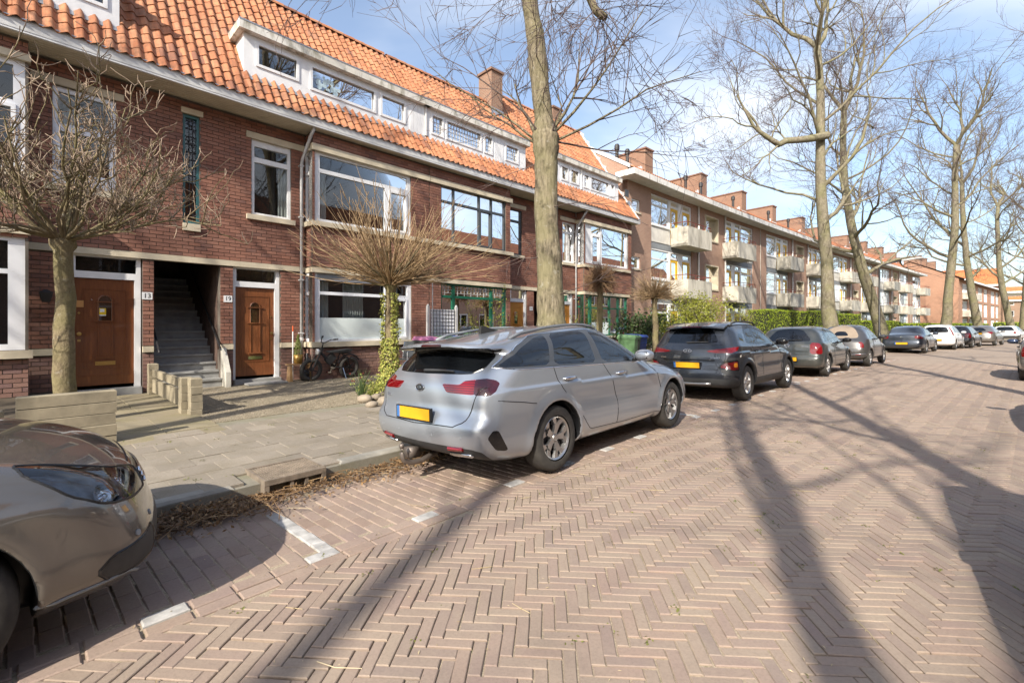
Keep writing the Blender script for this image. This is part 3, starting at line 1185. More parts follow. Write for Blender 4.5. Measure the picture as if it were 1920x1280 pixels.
wa.panel(0, -0.62, 4.30, 0.05, Z_SOF, opsA)
bayops = [gwA, uwA, (-4, 20, ZB0 - .03, ZB1 - .03), (-4, 20, 0.91, 1.04), (-4, 20, 5.87, 6.03), (-4, 20, 3.97, 4.09)]
wa.panel(BO, 4.30, 7.84, 0.05, Z_SOF, bayops)
wa.side(4.30, 0.0, BO, 0.05, 0.91); wa.side(4.30, 0.0, BO, 2.93, 3.97); wa.side(4.30, 0.0, BO, 6.03, Z_SOF)
wa.panel(BO, -3.6, -0.60, 0.05, Z_SOF, [(-3.4, -0.64, 1.04, 2.98), (-3.4, -0.64, 4.10, 5.99), (-4, 0, 3.02, 3.14), (-4, 0, .90, 1.03), (-4, 0, 5.99, 6.11), (-4, 0, 3.99, 4.09)])
wa.build(houseA)
opsB = [(11.58, 12.42, 4.13, 5.88), (11.72, 12.70, 0.1, 2.86), (13.10, 14.62, 0.0, 2.86), (14.66, 15.56, 0.1, 2.86), (14.86, 15.70, 4.13, 5.88), (9, 20, ZB0, ZB1), (9, 20, 0.91, 1.03),
        (11.4, 12.62, 5.90, 6.05), (14.7, 15.76, 5.90, 6.05), (11.4, 12.5, 4.02, 4.13), (14.8, 15.76, 4.02, 4.13)]
wb.panel(0, 11.36, 15.78, 0.05, Z_SOF, opsB)
wb.panel(BO, 7.86, 11.36, 0.05, Z_SOF, [gwB, uwB] + bayops[2:])
wb.panel(BO, 15.78, 19.50, 0.05, Z_SOF, [(15.84, 19.14, 1.0, 2.80), (15.84, 19.20, 4.15, 5.92)] + bayops[2:])
wb.side(15.78, 0.0, BO, 0.05, 0.91); wb.side(15.78, 0.0, BO, 2.93, 3.97); wb.side(15.78, 0.0, BO, 6.03, Z_SOF)
wb.panel(0, 19.50, 19.80, 0.05, Z_SOF, [])
wb.build(houseB)

# ---- stone bands, sills, lintels
for h, s0, s1, o, z0, z1, pr, nm in (
        (houseA, -0.62, 4.30, 0, ZB0, ZB1, .03, 'stone_band'), (houseA, 4.27, 7.84, BO, 2.80, 2.925, .04, 'stone_band'), (houseB, 7.86, 11.40, BO, 2.80, 2.925, .04, 'stone_band'),
        (houseB, 11.40, 15.78, 0, ZB0, ZB1, .03, 'stone_band'), (houseB, 15.75, 19.30, BO, 2.80, 2.925, .04, 'stone_band'),
        (houseA, -3.6, -.57, BO, 3.02, 3.14, .04, 'stone_band'), (houseA, -3.6, -.55, BO, .90, 1.03, .10, 'window_sill'), (houseA, -3.6, -.57, BO, 5.99, 6.11, .05, 'lintel'), (houseA, -3.6, -.54, BO, 3.99, 4.09, .09, 'window_sill'),
        (houseA, -.62, -.065, 0, .91, 1.03, .03, 'stone_band'), (houseA, 1.015, 1.19, 0, .91, 1.03, .035, 'stone_band'), (houseA, 2.41, 2.655, 0, .91, 1.03, .035, 'stone_band'), (houseA, 3.695, 4.30, 0, .91, 1.03, .035, 'stone_band'),
        (houseA, 4.25, 7.84, BO, .91, 1.04, .09, 'window_sill'), (houseB, 7.86, 11.45, BO, .91, 1.04, .09, 'window_sill'), (houseB, 15.72, 19.25, BO, .91, 1.0, .09, 'window_sill'),
        (houseA, 4.25, 7.84, BO, 3.97, 4.09, .09, 'window_sill'), (houseB, 7.86, 11.45, BO, 3.97, 4.09, .09, 'window_sill'), (houseB, 15.72, 19.30, BO, 3.97, 4.09, .09, 'window_sill'),
        (houseA, 4.27, 7.84, BO, 5.87, 6.03, .06, 'lintel'), (houseB, 7.86, 11.42, BO, 5.87, 6.03, .06, 'lintel'), (houseB, 15.74, 19.40, BO, 5.87, 6.03, .06, 'lintel'),
        (houseA, -.57, .72, 0, 5.92, 6.06, .03, 'lintel'), (houseA, 2.93, 4.27, 0, 5.91, 6.06, .03, 'lintel'), (houseA, -.40, .76, 0, 3.96, 4.08, .07, 'window_sill'), (houseA, 2.93, 4.03, 0, 3.98, 4.10, .07, 'window_sill'),
        (houseB, 11.45, 12.62, 0, 5.90, 6.05, .03, 'lintel'), (houseB, 14.7, 15.74, 0, 5.90, 6.05, .03, 'lintel'), (houseB, 11.46, 12.5, 0, 4.02, 4.13, .07, 'window_sill'), (houseB, 14.8, 15.74, 0, 4.02, 4.13, .07, 'window_sill'),
        (houseA, 1.66, 2.06, 0, 6.06, 6.18, .04, 'lintel'), (houseA, 1.69, 2.01, 0, 3.52, 3.68, .05, 'window_sill')):
    sbox(h, nm, M['stone'], s0, s1, o - .12, o + pr, z0 + .001, z1 - .001)
for h, s, lst in ((houseA, 4.30, ((2.80, 2.925, .04), (.91, 1.04, .09), (3.97, 4.09, .09), (5.87, 6.03, .06))), (houseB, 15.78, ((2.80, 2.925, .04), (.91, 1.0, .09), (3.97, 4.09, .09), (5.87, 6.03, .06)))):
    for z0, z1, pr in lst:
        sbox(h, 'stone_return', M['stone'], s - pr + .01, s + .09, 0.031, BO - .121, z0 + .002, z1 - .002)

# ---- windows
window(houseA, *uwA, BO, [(4.50, 7.10, 5.46, 5.80), (4.50, 6.36, 4.18, 5.36), (6.52, 7.06, 4.20, 5.30)], sash=[2], curtain=[('c', 4.45, 4.75, 4.12, 5.4, .1), ('c', 6.9, 7.15, 4.12, 5.4, .1)])
window(houseA, *gwA, BO, [(4.50, 6.36, 2.33, 2.62), (4.50, 6.36, 1.10, 2.25), (6.52, 7.06, 1.12, 2.2), (6.46, 7.10, 2.33, 2.62)], 'upvc', sash=[2], curtain=[('film', 4.5, 6.36, 1.10, 1.66, -.058), ('film', 6.52, 7.06, 1.12, 1.66, -.058), ('c', 4.48, 4.82, 1.1, 2.6, .12), ('c', 5.3, 5.9, 1.1, 2.6, .3), ('c', 6.5, 6.9, 1.1, 2.6, .12)])
sbox(houseA, 'roller_blind_box', M['greypanel'], 4.44, 7.12, BO - .05, BO - .028, 2.66, 2.78)
for z0, z1, nm in ((1.045, 2.795, 'upvc'), (4.10, 5.865, 'white')):
    # glazed return of the bay: narrow window facing back along the street
    for hh, s in ((houseA, 4.30), (houseB, 15.78)):
        mb = MB(True)
        tz = z0 + (z1 - z0) * .70
        for o0, o1, a, b in ((0.0, .05, z0, z1), (BO - .22, BO - .051, z0, z1), (.05, BO - .22, z0, z0 + .08), (.05, BO - .22, z1 - .07, z1), (.05, BO - .22, tz - .04, tz + .04)):
            mb.box(s, s + .06, o0, o1, a, b)
        w = mb.build('side_window', M[nm if hh is houseA else ('green' if z0 < 2 else 'white')], hh)
        for a, b in ((z0 + .08, tz - .04), (tz + .04, z1 - .07)):
            g = MB(True); g.add([(s + .03, .05, a), (s + .03, BO - .22, a), (s + .03, BO - .22, b), (s + .03, .05, b)], [[0, 1, 2, 3]]); g.build('pane', M['glass'], w)
window(houseA, *w13, 0, [(-.22, .53, 5.24, 5.82), (-.22, .53, 4.32, 5.12)], 'upvc', sash=[1], curtain=[('c', -.22, .1, 4.2, 5.8, .2)])
window(houseA, *w19, 0, [(3.12, 3.88, 5.50, 5.76), (3.12, 3.88, 4.17, 5.38)], curtain=[('c', 3.72, 3.92, 4.15, 5.4, .1)])
mb = MB(True)
for i in range(4):
    mb.box(3.12, 3.88, -.06, -.045, 5.785 + i * .03, 5.80 + i * .03)
mb.build('vent_louvre', M['white'], houseA)
window(houseA, *gs, 0, [(1.745, 1.955, 3.74, 6.0)], 'teal', set_in=.04, depth=.14)
mb = MB(True)
for z in np.arange(3.9, 6.0, .17):
    mb.box(1.745, 1.955, -.085, -.075, z, z + .012)
mb.box(1.82, 1.832, -.086, -.074, 3.74, 6.0); mb.box(1.885, 1.897, -.086, -.074, 3.74, 6.0)
mb.build('leading', M['iron'], houseA)
window(houseA, -3.4, -.64, 1.04, 2.98, BO, [(-1.9, -.84, 2.42, 2.9), (-1.9, -.84, 1.14, 2.34), (-3.3, -2.0, 1.14, 2.9)], 'upvc', curtain=[('c', -1.9, -1.2, 1.1, 2.9, .15)])
window(houseA, -3.4, -.64, 4.10, 5.99, BO, [(-1.6, -.78, 5.3, 5.9), (-1.6, -.78, 4.2, 5.2), (-3.3, -1.72, 4.2, 5.9)], 'upvc', sash=[1], curtain=[('c', -1.6, -1.2, 4.1, 5.9, .15)])
# house B
wu = window(houseB, *uwB, BO, [(a, b, c, d) for a, b in ((8.35, 8.81), (8.87, 9.90), (9.96, 10.46), (10.52, 11.08)) for c, d in ((4.16, 5.36), (5.43, 5.86))], 'darkframe', sash=[4])
wg = window(houseB, *gwB, BO, [(a, b, c, d) for a, b in ((8.36, 8.78), (8.88, 10.44), (10.54, 11.06)) for c, d in ((1.10, 2.34), (2.42, 2.74))], 'green')
mb = MB(True)
for a, b in ((8.36, 8.78), (8.88, 10.44), (10.54, 11.06)):
    n = max(3, int((b - a) / .13))
    for i in range(1, n):
        x = a + (b - a) * i / n
        mb.box(x - .006, x + .006, BO - .09, BO - .08, 2.42 if i % 2 else 2.50, 2.74)
    for z in (2.50, 2.60, 2.68):
        mb.box(a, b, BO - .0895, BO - .0805, z - .006, z + .006)
mb.build('leading', M['pipe'], houseB)
window(houseB, 11.58, 12.42, 4.13, 5.88, 0, [(11.64, 12.36, 5.46, 5.82), (11.64, 12.36, 4.20, 5.38)], 'darkframe')
window(houseB, 14.86, 15.70, 4.13, 5.88, 0, [(14.94, 15.62, 5.46, 5.80), (14.94, 15.62, 4.22, 5.38)], curtain=[('c', 14.9, 15.3, 4.15, 5.8, .15)])
window(houseB, 15.84, 19.20, 4.15, 5.92, BO, [(16.32, 17.0, 5.52, 5.84), (16.38, 16.94, 4.25, 5.40), (17.12, 19.08, 4.25, 5.84)], sash=[1], curtain=[('c', 17.6, 18.9, 4.2, 5.5, .3)])
window(houseB, 15.84, 19.14, 1.0, 2.80, BO, [(a, b, c, d) for a, b in ((15.92, 16.2), (16.35, 17.7), (17.78, 18.4), (18.48, 19.06)) for c, d in ((1.06, 2.2), (2.26, 2.74))], 'green', curtain=[('c', 16.3, 18.4, 1.9, 2.74, .3), ('film', 16.37, 17.69, 1.06, 1.6, -.058)])
# ---- doors, stair porches
house_door(houseA, 0.0, 0.89, 0.28, 2.38, 0, M['door_red'], -1, notes=True)
house_door(houseA, 2.72, 3.58, 0.25, 2.37, 0, M['door_brown'], 1, letter='chrome')
house_door(houseB, 11.79, 12.60, 0.25, 2.36, 0, M['door_orange'], 1)
house_door(houseB, 14.72, 15.46, 0.25, 2.36, 0, M['door_orange'], -1)
num_plate(houseA, 1.085, 2.07, '13'); num_plate(houseA, 2.55, 2.07, '19'); num_plate(houseB, 12.93, 2.12, '21')
lamp(houseA, -.38, 2.08, 0.001)


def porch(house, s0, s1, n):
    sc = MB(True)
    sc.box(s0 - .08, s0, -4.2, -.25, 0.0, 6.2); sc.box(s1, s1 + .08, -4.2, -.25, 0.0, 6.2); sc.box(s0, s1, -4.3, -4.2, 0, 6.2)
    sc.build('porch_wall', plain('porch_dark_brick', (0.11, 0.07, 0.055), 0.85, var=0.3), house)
    st = MB(True)
    for k in range(n):
        st.box(s0 + .002, s1 - .002, -.24 * k + .14 - .30, -.24 * k + .14 - .028, 0.05, .1 + .175 * (k + 1) - .045)
    stair_ = st.build('staircase', M['step'], house)
    for k in range(n):
        t = MB(True)
        o1 = .14 - .24 * k
        t.box(s0 + .004, s1 - .004, o1 - .29, o1, .1 + .175 * (k + 1) - .044, .1 + .175 * (k + 1))
        t.build('tread', M['step'], stair_)
    g = MB(True)
    for ss in (s0 + .05, s1 - .05):
        g.tube([(ss, .20, 0.95), (ss, .12, 1.02), (ss, -3.2, 1.02 + 3.3 * .175 / .24)], .02, 6)
        g.tube([(ss, .20, 0.95), (ss, .21, .90)], .022, 6)
    g.build('handrail', M['iron'], house)


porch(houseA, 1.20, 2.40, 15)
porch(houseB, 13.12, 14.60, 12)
# plaster stringers at the foot of the stair
mb = MB(True)
mb.prism([(0.0, .05), (.42, .05), (.42, .42), (.05, .95), (0.0, .95)], 2.405, 2.50, axis='x')
mb.build('stair_cheek', M['plaster'], houseA)

# ---- interior shells so that the windows look into rooms
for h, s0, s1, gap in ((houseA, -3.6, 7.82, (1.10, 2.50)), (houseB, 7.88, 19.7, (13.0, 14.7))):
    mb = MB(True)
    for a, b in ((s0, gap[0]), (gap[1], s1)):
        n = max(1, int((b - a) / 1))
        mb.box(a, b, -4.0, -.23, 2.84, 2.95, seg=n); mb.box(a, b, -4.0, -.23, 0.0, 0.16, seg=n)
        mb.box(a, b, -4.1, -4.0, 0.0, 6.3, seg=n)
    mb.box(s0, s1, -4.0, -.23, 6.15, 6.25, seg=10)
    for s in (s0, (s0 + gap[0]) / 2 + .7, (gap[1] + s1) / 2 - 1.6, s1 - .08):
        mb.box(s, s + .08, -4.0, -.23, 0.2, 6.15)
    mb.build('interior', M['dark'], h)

# ---- eaves: soffit boards, fascia gutter
for h, s0, s1 in ((houseA, -3.8, 7.85), (houseB, 7.85, 19.84)):
    mb = MB(True)
    n = int((s1 - s0) * 1.2)
    mb.box(s0, s1, .66, .72, 6.40, 6.575, seg=n)
    g = mb.build('gutter', M['gutter'], h)
    mb = MB(True); mb.box(s0, s1, .60, .735, 6.576, 6.592, seg=n); mb.build('gutter_lip', M['zinc'], h)
    mb = MB(True); mb.box(s0, s1, .655, .712, 6.365, 6.399, seg=n); mb.build('gutter_moulding', M['white'], h)
    so = MB(True)
    so.box(s0, s1, -.1, .655, 6.385, 6.41, seg=n)
    sof = so.build('soffit', M['cream'], h)
    for k in range(7):
        b = MB(True); b.box(s0, s1, .01 + k * .092, .01 + k * .092 + .084, 6.372, 6.384, seg=n); b.build('soffit_board', M['cream'], sof)
sbox(houseB, 'gutter_end', M['white'], 19.80, 19.84, 0.0, .66, 6.37, 6.57)

# ---- roof
dorm = {'A': [(2.80, 7.86)], 'B': [(7.90, 12.36), (14.2, 18.66)], 'L': [(-2.6, .62)]}
DZ0, DZ1 = 7.28, 8.42


def dup_roof(h, s0, s1, orid, skips, name):
    zr = slope_z(orid)
    mb = MB(True)
    n = int((s1 - s0) * 1.5)
    ss = np.linspace(s0, s1, n + 1)
    pts = [(E0 - .04, slope_z(E0) - .06), (orid, zr - .04), (orid * 2 - E0 - 2.5, 6.4)]
    for (o0, z0), (o1, z1) in zip(pts[:-1], pts[1:]):
        v = np.concatenate([np.column_stack([ss, ss * 0 + o0, ss * 0 + z0]), np.column_stack([ss, ss * 0 + o1, ss * 0 + z1])])
        i = np.arange(n)
        mb.add(v, np.stack([i, i + 1, n + 2 + i, n + 1 + i], -1))
    rf = mb.build('roof', M['dark'], h)
    tilt = math.atan(SL)
    L = math.hypot(E0 - orid, zr - EZ)
    e = 0.31
    rows = int(L / e)
    P, B = [], []
    up = np.array([-math.cos(tilt), math.sin(tilt)])       # (o, z)
    extra = 0.06
    for r in range(rows + 1):
        c0 = r * e + 0.13
        if c0 > L - .05:
            c0 = L - .08
        o = E0 + .03 + up[0] * c0
        z = EZ + .035 + up[1] * c0
        for s in np.arange(s0 + .1, s1, .2):
            if any(a < s < b for a, b in skips) and DZ0 - .02 < z < DZ1 + .13:
                continue
            P.append((s, o + random.gauss(0, .002), z + random.gauss(0, .002)))
    P = np.array(P)
    Pw = Wv(P)
    t = heading(P[:, 0])
    d = np.stack([np.sin(t), np.cos(t), 0 * t], -1)
    q = np.stack([np.cos(t), -np.sin(t), 0 * t], -1)
    tl = tilt - extra + RNG.normal(0, .012, len(P))
    y = -q * np.cos(tl)[:, None] + np.array([0, 0, 1.]) * np.sin(tl)[:, None]
    zz = np.cross(d, y)
    rl = RNG.normal(0, .01, len(P))
    B = np.stack([d + zz * rl[:, None], y, zz], -1)
    xs = np.linspace(-.11, .104, 9)
    prof = .034 * np.cos(2 * np.pi * (xs + .045) / .2) + .008 * np.sin(4 * np.pi * (xs + .045) / .2)
    v = np.concatenate([np.column_stack([xs, xs * 0 - .18, prof]), np.column_stack([xs, xs * 0 + .19, prof]), np.column_stack([xs, xs * 0 - .18, prof]), np.column_stack([xs, xs * 0 - .176, prof - .015])])
    i = np.arange(8)
    qd = np.concatenate([np.stack([i, i + 1, i + 10, i + 9], -1), np.stack([27 + i, 28 + i, 19 + i, 18 + i], -1)])
    lay('roof_tile', rf, (v, qd, np.zeros((0, 3), int)), Pw, None, M['tile'], 300, 'roof_tiles', B=B, smooth=True)
    # ridge tiles
    th = np.linspace(0, np.pi, 7)
    rv = np.concatenate([np.column_stack([np.full(7, x), .12 * np.cos(th) * k, .12 * np.sin(th) * k]) for x, k in ((-.2, 1.0), (.2, 1.12))])
    rq = np.array([[j, j + 1, j + 8, j + 7] for j in range(6)])
    ss = np.arange(s0 + .18, s1, .36)
    lay('ridge_tile', rf, (rv, rq, np.zeros((0, 3), int)), Wv(np.column_stack([ss, ss * 0 + orid, ss * 0 + zr - .01])), np.pi / 2 - heading(ss), M['tile'], 60, 'ridge_tiles')
    return rf


rA = dup_roof(houseA, -3.8, 7.85, -2.15, dorm['A'] + dorm['L'], 'A')
rB = dup_roof(houseB, 7.86, 13.2, -2.15, [dorm['B'][0]], 'B')
rB2 = dup_roof(houseB, 13.2, 19.66, -2.85, [dorm['B'][1]], 'B')
# step between the two ridges and white verge at the end
mb = MB(True)
mb.prism([(E0 - .05, 6.5), (-2.15, slope_z(-2.15) - .02), (-2.85, slope_z(-2.85) - .02), (-4.5, 8), (-4.5, 6.5)], 13.17, 13.20, axis='x')
mb.build('party_wall', M['mortar'], houseB)
mb = MB(True)
mb.prism([(E0 + .02, 6.42), (E0 + .02, 6.62), (-2.85, slope_z(-2.85) + .10), (-7, 6.62), (-7, 6.42)], 19.66, 19.78, axis='x')
mb.build('verge_wall', M['white'], houseB)
# stepped white flashing blocks on the verge
mb = MB(True)
for k in range(9):
    o = .2 - k * .36
    mb.box(19.56, 19.80, o - .2, o, slope_z(o) + .02, slope_z(o) + .26)
mb.build('stepped_flashing', M['white'], houseB)


def dormer(h, s0, s1, lights, panels=(), lead=(), posts=()):
    f = .25
    d = empty('dormer', W(s0, f, DZ0) - world_loc(h)); d.parent = h
    mb = MB(True)
    perf(mb, s0, s1, f - .09, f, DZ0 - .06, DZ1 - .20, lights)
    mb.build('front', M['white'], d)
    for a, b, c, e in lights:
        g = MB(True); g.add([(a - .01, f - .05, c - .01), (b + .01, f - .05, c - .01), (b + .01, f - .05, e + .01), (a - .01, f - .05, e + .01)], [[0, 1, 2, 3]]); pn = g.build('pane', M['glass'], d)
        k = MB(True)
        perf(k, a - .045, b + .045, f, f + .025, c - .045, e + .045, [(a + .02, b - .02, c + .02, e - .02)])
        k.build('sash', M['white'], d)
    for x in posts:
        sbox(d, 'downpipe', M['wpipe'], x - .025, x + .025, f + .001, f + .05, DZ0 + .05, DZ1 - .20)
    for a, b in panels:
        n = max(1, int((b - a) / .12))
        for i in range(n):
            sbox(d, 'panel_board', M['white'], a + (b - a) * i / n + .004, a + (b - a) * (i + 1) / n - .004, f + .001, f + .014, DZ0 + .02, DZ1 - .22, seg=1)
    for ss in (s0, s1 - .06):
        mb = MB(True)
        mb.prism([(f - .09, DZ0 - .06), (f - .09, DZ1 - .20), (-.62, DZ1 - .20)], ss, ss + .06, axis='x')
        mb.build('cheek', M['zincw'], d)
    mb = MB(True)
    n = int((s1 - s0) * 2)
    mb.box(s0 - .13, s1 + .10, -.75, f + .16, DZ1 - .20, DZ1, seg=n)
    mb.build('dormer_roof', M['mossy_white'], d)
    mb = MB(True); mb.box(s0 - .135, s1 + .105, f + .161, f + .168, DZ1 - .02, DZ1 + .012, seg=n); mb.box(s0 - .135, s1 + .105, -.75, f + .16, DZ1 + .001, DZ1 + .012, seg=n)
    mb.build('roof_edge', M['zinc'], d)
    if lead:
        mb = MB(True)
        for a, b, c, e in (lights[i] for i in lead):
            for x in np.arange(a + .10, b - .05, .115):
                mb.box(x - .007, x + .007, f - .048, f - .035, c, e)
            for z in np.arange(c + .12, e, .13):
                mb.box(a, b, f - .047, f - .036, z - .007, z + .007)
        mb.build('leading', M['pipe'], d)
    mb = MB(True)
    # zinc apron under the sill, dressed over the tiles
    mb.add([(s0 - .03, f + .005, DZ0 - .02), (s1 + .03, f + .005, DZ0 - .02), (s1 + .03, f + .10, DZ0 - .19 + .05), (s0 - .03, f + .10, DZ0 - .19 + .05)], [[0, 1, 2, 3]])
    mb.build('apron', M['zinc'], d)
    mb = MB(True); mb.box(s0 + .1, s1 - .1, -.55, -.5, DZ0, DZ1 - .25, seg=n); mb.build('room_back', M['dark'], d)
    return d


M['zincw'] = plain('whitened_boards', (0.68, 0.69, 0.68), 0.5, var=0.08)
mw = Mat('moss_stained_white', (0.72, 0.70, 0.64), 0.6)
mw.base(mw.mix(mw.rng(mw.noise(4, 6, 0.65, stretch=(1, 1, .4)), .48, .66, 0, .8), mw.mix(mw.rng(mw.noise(.8, 3), .4, .6, 0, .35), (0.74, 0.72, 0.67), (0.55, 0.50, 0.38)), (0.19, 0.17, 0.10)))
M['mossy_white'] = mw.m
dA = dormer(houseA, 2.80, 7.86, [(3.10, 4.00, 7.58, 8.06), (4.36, 6.12, 7.50, 8.06), (6.34, 7.10, 7.50, 8.06)], panels=[(7.28, 7.80)], posts=[7.84])
# blue flower decal in the long dormer window
th = np.linspace(0, 2 * np.pi, 14)
mb = MB(True)
for k in range(26):
    cx, cz = 4.75 + random.gauss(0, .16), 7.78 + random.gauss(0, .09)
    r = random.uniform(.03, .07)
    mb.add([(cx + r * math.cos(t), .204, cz + r * math.sin(t)) for t in th[:-1]], None, [[0, i, i + 1] for i in range(1, 12)])
mb.build('flower_decal', plain('pale_blue_print', (0.52, 0.66, 0.72), 0.5, var=0.3, scale=20), dA)
dormer(houseB, 7.90, 12.36, [(8.09, 8.50, 7.50, 8.06), (8.66, 10.12, 7.50, 8.06), (10.30, 10.64, 7.50, 8.06), (11.32, 11.94, 7.50, 8.04)], panels=[(10.75, 11.2)], lead=[0, 1, 2, 3])
dormer(houseB, 14.20, 18.66, [(14.50, 14.90, 7.50, 8.04), (15.10, 15.62, 7.50, 8.04), (16.0, 16.34, 7.50, 8.04), (16.50, 17.85, 7.50, 8.04), (18.02, 18.30, 7.50, 8.04)], posts=[15.8])
dormer(houseA, -2.6, .62, [(-1.2, -.1 + .5, 7.58, 8.06), (-2.4, -1.4, 7.58, 8.06)])

# chimneys
M['chim_brick'] = mat_uvbrick('chimney_brick', (0.30, 0.16, 0.105), (0.24, 0.12, 0.08), (0.30, 0.24, 0.18), ms=.012)


def chimney(h, s, o, zb, zt, ws, wo, name='chimney', cap='chim_brick', pots=0):
    mb = MB(True)
    mb.box(s - ws / 2, s + ws / 2, o - wo / 2, o + wo / 2, zb, zt)
    c = mb.build(name, M['chim_brick'], h)
    mb = MB(True)
    mb.box(s - ws / 2 - .06, s + ws / 2 + .06, o - wo / 2 - .06, o + wo / 2 + .06, zt, zt + .09)
    mb.build('chimney_cap', M['capstone'], c)
    if pots:
        for k in range(pots):
            p = MB(True)
            oo = o - wo / 2 + wo * (k + .5) / pots
            p.tube([(s, oo, zt + .09), (s, oo, zt + .17), (s, oo, zt + .18), (s, oo, zt + .22)], [.09, .08, .13, .10], 8)
            p.build('chimney_pot', M['capstone'], c)
    return c


M['capstone'] = plain('chimney_cap_brick', (0.22, 0.13, 0.09), 0.85, var=0.25)
chimney(houseB, 12.72, -2.15, 10.0, 12.0, .62, .80)
sbox(houseB, 'chimney_flashing', M['zinc'], 12.38, 13.06, -1.72, -1.70, 9.9, 10.45)
chimney(houseB, 18.2, -3.6, 11.0, 12.75, .7, .9)

# rainwater pipes
for h, s, oo, ob in ((houseA, 4.17, .62, .09), (houseB, 15.66, .62, .09)):
    mb = MB(True)
    mb.tube([(s + .10, oo - .02, 6.44), (s + .10, oo - .02, 6.32), (s + .07, oo - .12, 6.2), (s + .01, ob + .04, 5.68), (s, ob, 5.55), (s, ob, 0.12)], .038, 10)
    dp = mb.build('downpipe', M['pipe'], h, smooth=True)
    for z in (5.5, 4.2, 2.6, 1.25):
        sbox(h, 'pipe_clip', M['pipe'], s - .05, s + .05, .0, ob + .045, z, z + .03)
    mb = MB(True); mb.lathe([(.05, 1.08), (.052, 1.12), (.05, 1.16)], 10, (s, ob, 0)); mb.build('pipe_joint', M['pipe'], h)


# ------------------------------------------------------------------ apartment block further along the street
apt = thing('apartment_block', 'three storey brick apartment block with pale balconies, yellow doors and a row of chimneys', 'apartment block', W(22, 0, 0))
A0, MOD, AEND = 22.10, 16.22, 91.0
mods = [A0 + MOD * k for k in range(4)]
units = []
for a in mods:
    units.append((a, 1)); units.append((a + 13.74, -1))
units.append((A0 + MOD * 4, 1))
FL = (-5.80, -2.90, 0.0)


def us(u, x):
    """position x inside a flat, counted from its window side"""
    return u[0] + u[1] * x


ops = []
for u in units:
    a, b = sorted((us(u, 0), us(u, 4.56)))
    ops.append((a, b, 0.15, 8.52))
pw = []
for a in mods:
    for z in (3.75, 6.82):
        pw.append((a + 6.3, a + 8.0, z, z + 1.47)); ops.append(pw[-1])
    ops.append((a + 6.2, a + 8.1, 0.1, 2.5))
small = [(20.2, 21.0, 7.23, 7.87), (20.2, 21.0, 4.34, 4.95)]
ops += small
mb = MB(True)
perf(mb, 19.84, AEND, -0.30, 0.0, 0.0, 8.80, ops)
mb.prism([(0.0, 0.0), (0.0, 9.35), (-4.5, 12.2), (-9.5, 9.2), (-9.5, 0.0)], 19.84, 20.1, axis='x')
mb.prism([(-.3, 0.0), (-.3, 9.2), (-4.5, 12.0), (-9.5, 9.0), (-9.5, 0.0)], AEND - .3, AEND, axis='x')
# u along the wall for front faces and across it for the gables
apt_wall = mb.build('wall', M['apt_brick'], apt)
mb = MB(True)
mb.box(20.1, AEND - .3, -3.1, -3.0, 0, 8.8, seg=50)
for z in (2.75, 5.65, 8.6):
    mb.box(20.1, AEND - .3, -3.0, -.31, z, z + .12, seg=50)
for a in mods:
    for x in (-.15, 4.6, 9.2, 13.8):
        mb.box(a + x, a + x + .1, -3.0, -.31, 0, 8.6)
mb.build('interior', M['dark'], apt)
for a, b, c, d in small:
    window(apt, a, b, c, d, 0, [(a + .07, b - .07, c + .07, d - .07)], 'white')
    sbox(apt, 'window_sill', M['stone'], a - .05, b + .05, -.1, .05, c - .07, c)
M['ribbed'] = plain('pale_ribbed_panel', (0.62, 0.60, 0.55), 0.7, var=0.12, scale=3)
bcm = Mat('weathered_balcony_concrete', (0.50, 0.45, 0.35), 0.85)
bcm.base(bcm.mix(bcm.rng(bcm.noise(2.2, 6, 0.65, stretch=(1, 1, .25)), .46, .68, 0, .75), (0.56, 0.53, 0.455), (0.24, 0.22, 0.18)))
M['balcony'] = bcm.m


def balcony(u, dz, dirt=True):
    s0, s1 = sorted((us(u, 2.08), us(u, 5.0)))
    b = empty('balcony', W((s0 + s1) / 2, .5, 5.85 + dz) - world_loc(apt)); b.parent = apt
    z0, z1 = 5.86 + dz, 6.90 + dz
    sbox(b, 'slab', M['balcony'], s0, s1, .002, 1.0, z0, z0 + .14)
    pm = MB(True)
    n = 14
    for i in range(n):
        x = s0 + (s1 - s0) * i / n
        pm.box(x + .006, x + (s1 - s0) / n - .006, .94, 1.015, z0 - .02, z1)
    pm.box(s0, s1, .95, 1.0, z0 - .01, z1 - .01)
    pm.build('front_panel', M['balcony'], b)
    for e, x in ((-1, s0), (1, s1 - .06)):
        sbox(b, 'side_panel', M['balcony'], x, x + .06, .003, .938, z0 + .001, z1 - .002)
    r = MB(True)
    zr = z1 + .26
    r.tube([(s0 + .03, .02, zr), (s0 + .03, .96, zr)], .022, 5); r.tube([(s1 - .03, .02, zr), (s1 - .03, .96, zr)], .022, 5)
    r.tube([(s0 + .03, .96, zr), ((s0 + s1) / 2, .96, zr), (s1 - .03, .96, zr)], .024, 5)
    for x in np.linspace(s0 + .03, s1 - .03, 4):
        r.tube([(x, .96, z1 - .02), (x, .96, zr)], .013, 4)
    r.build('railing', M['redrail'], b)
    return b


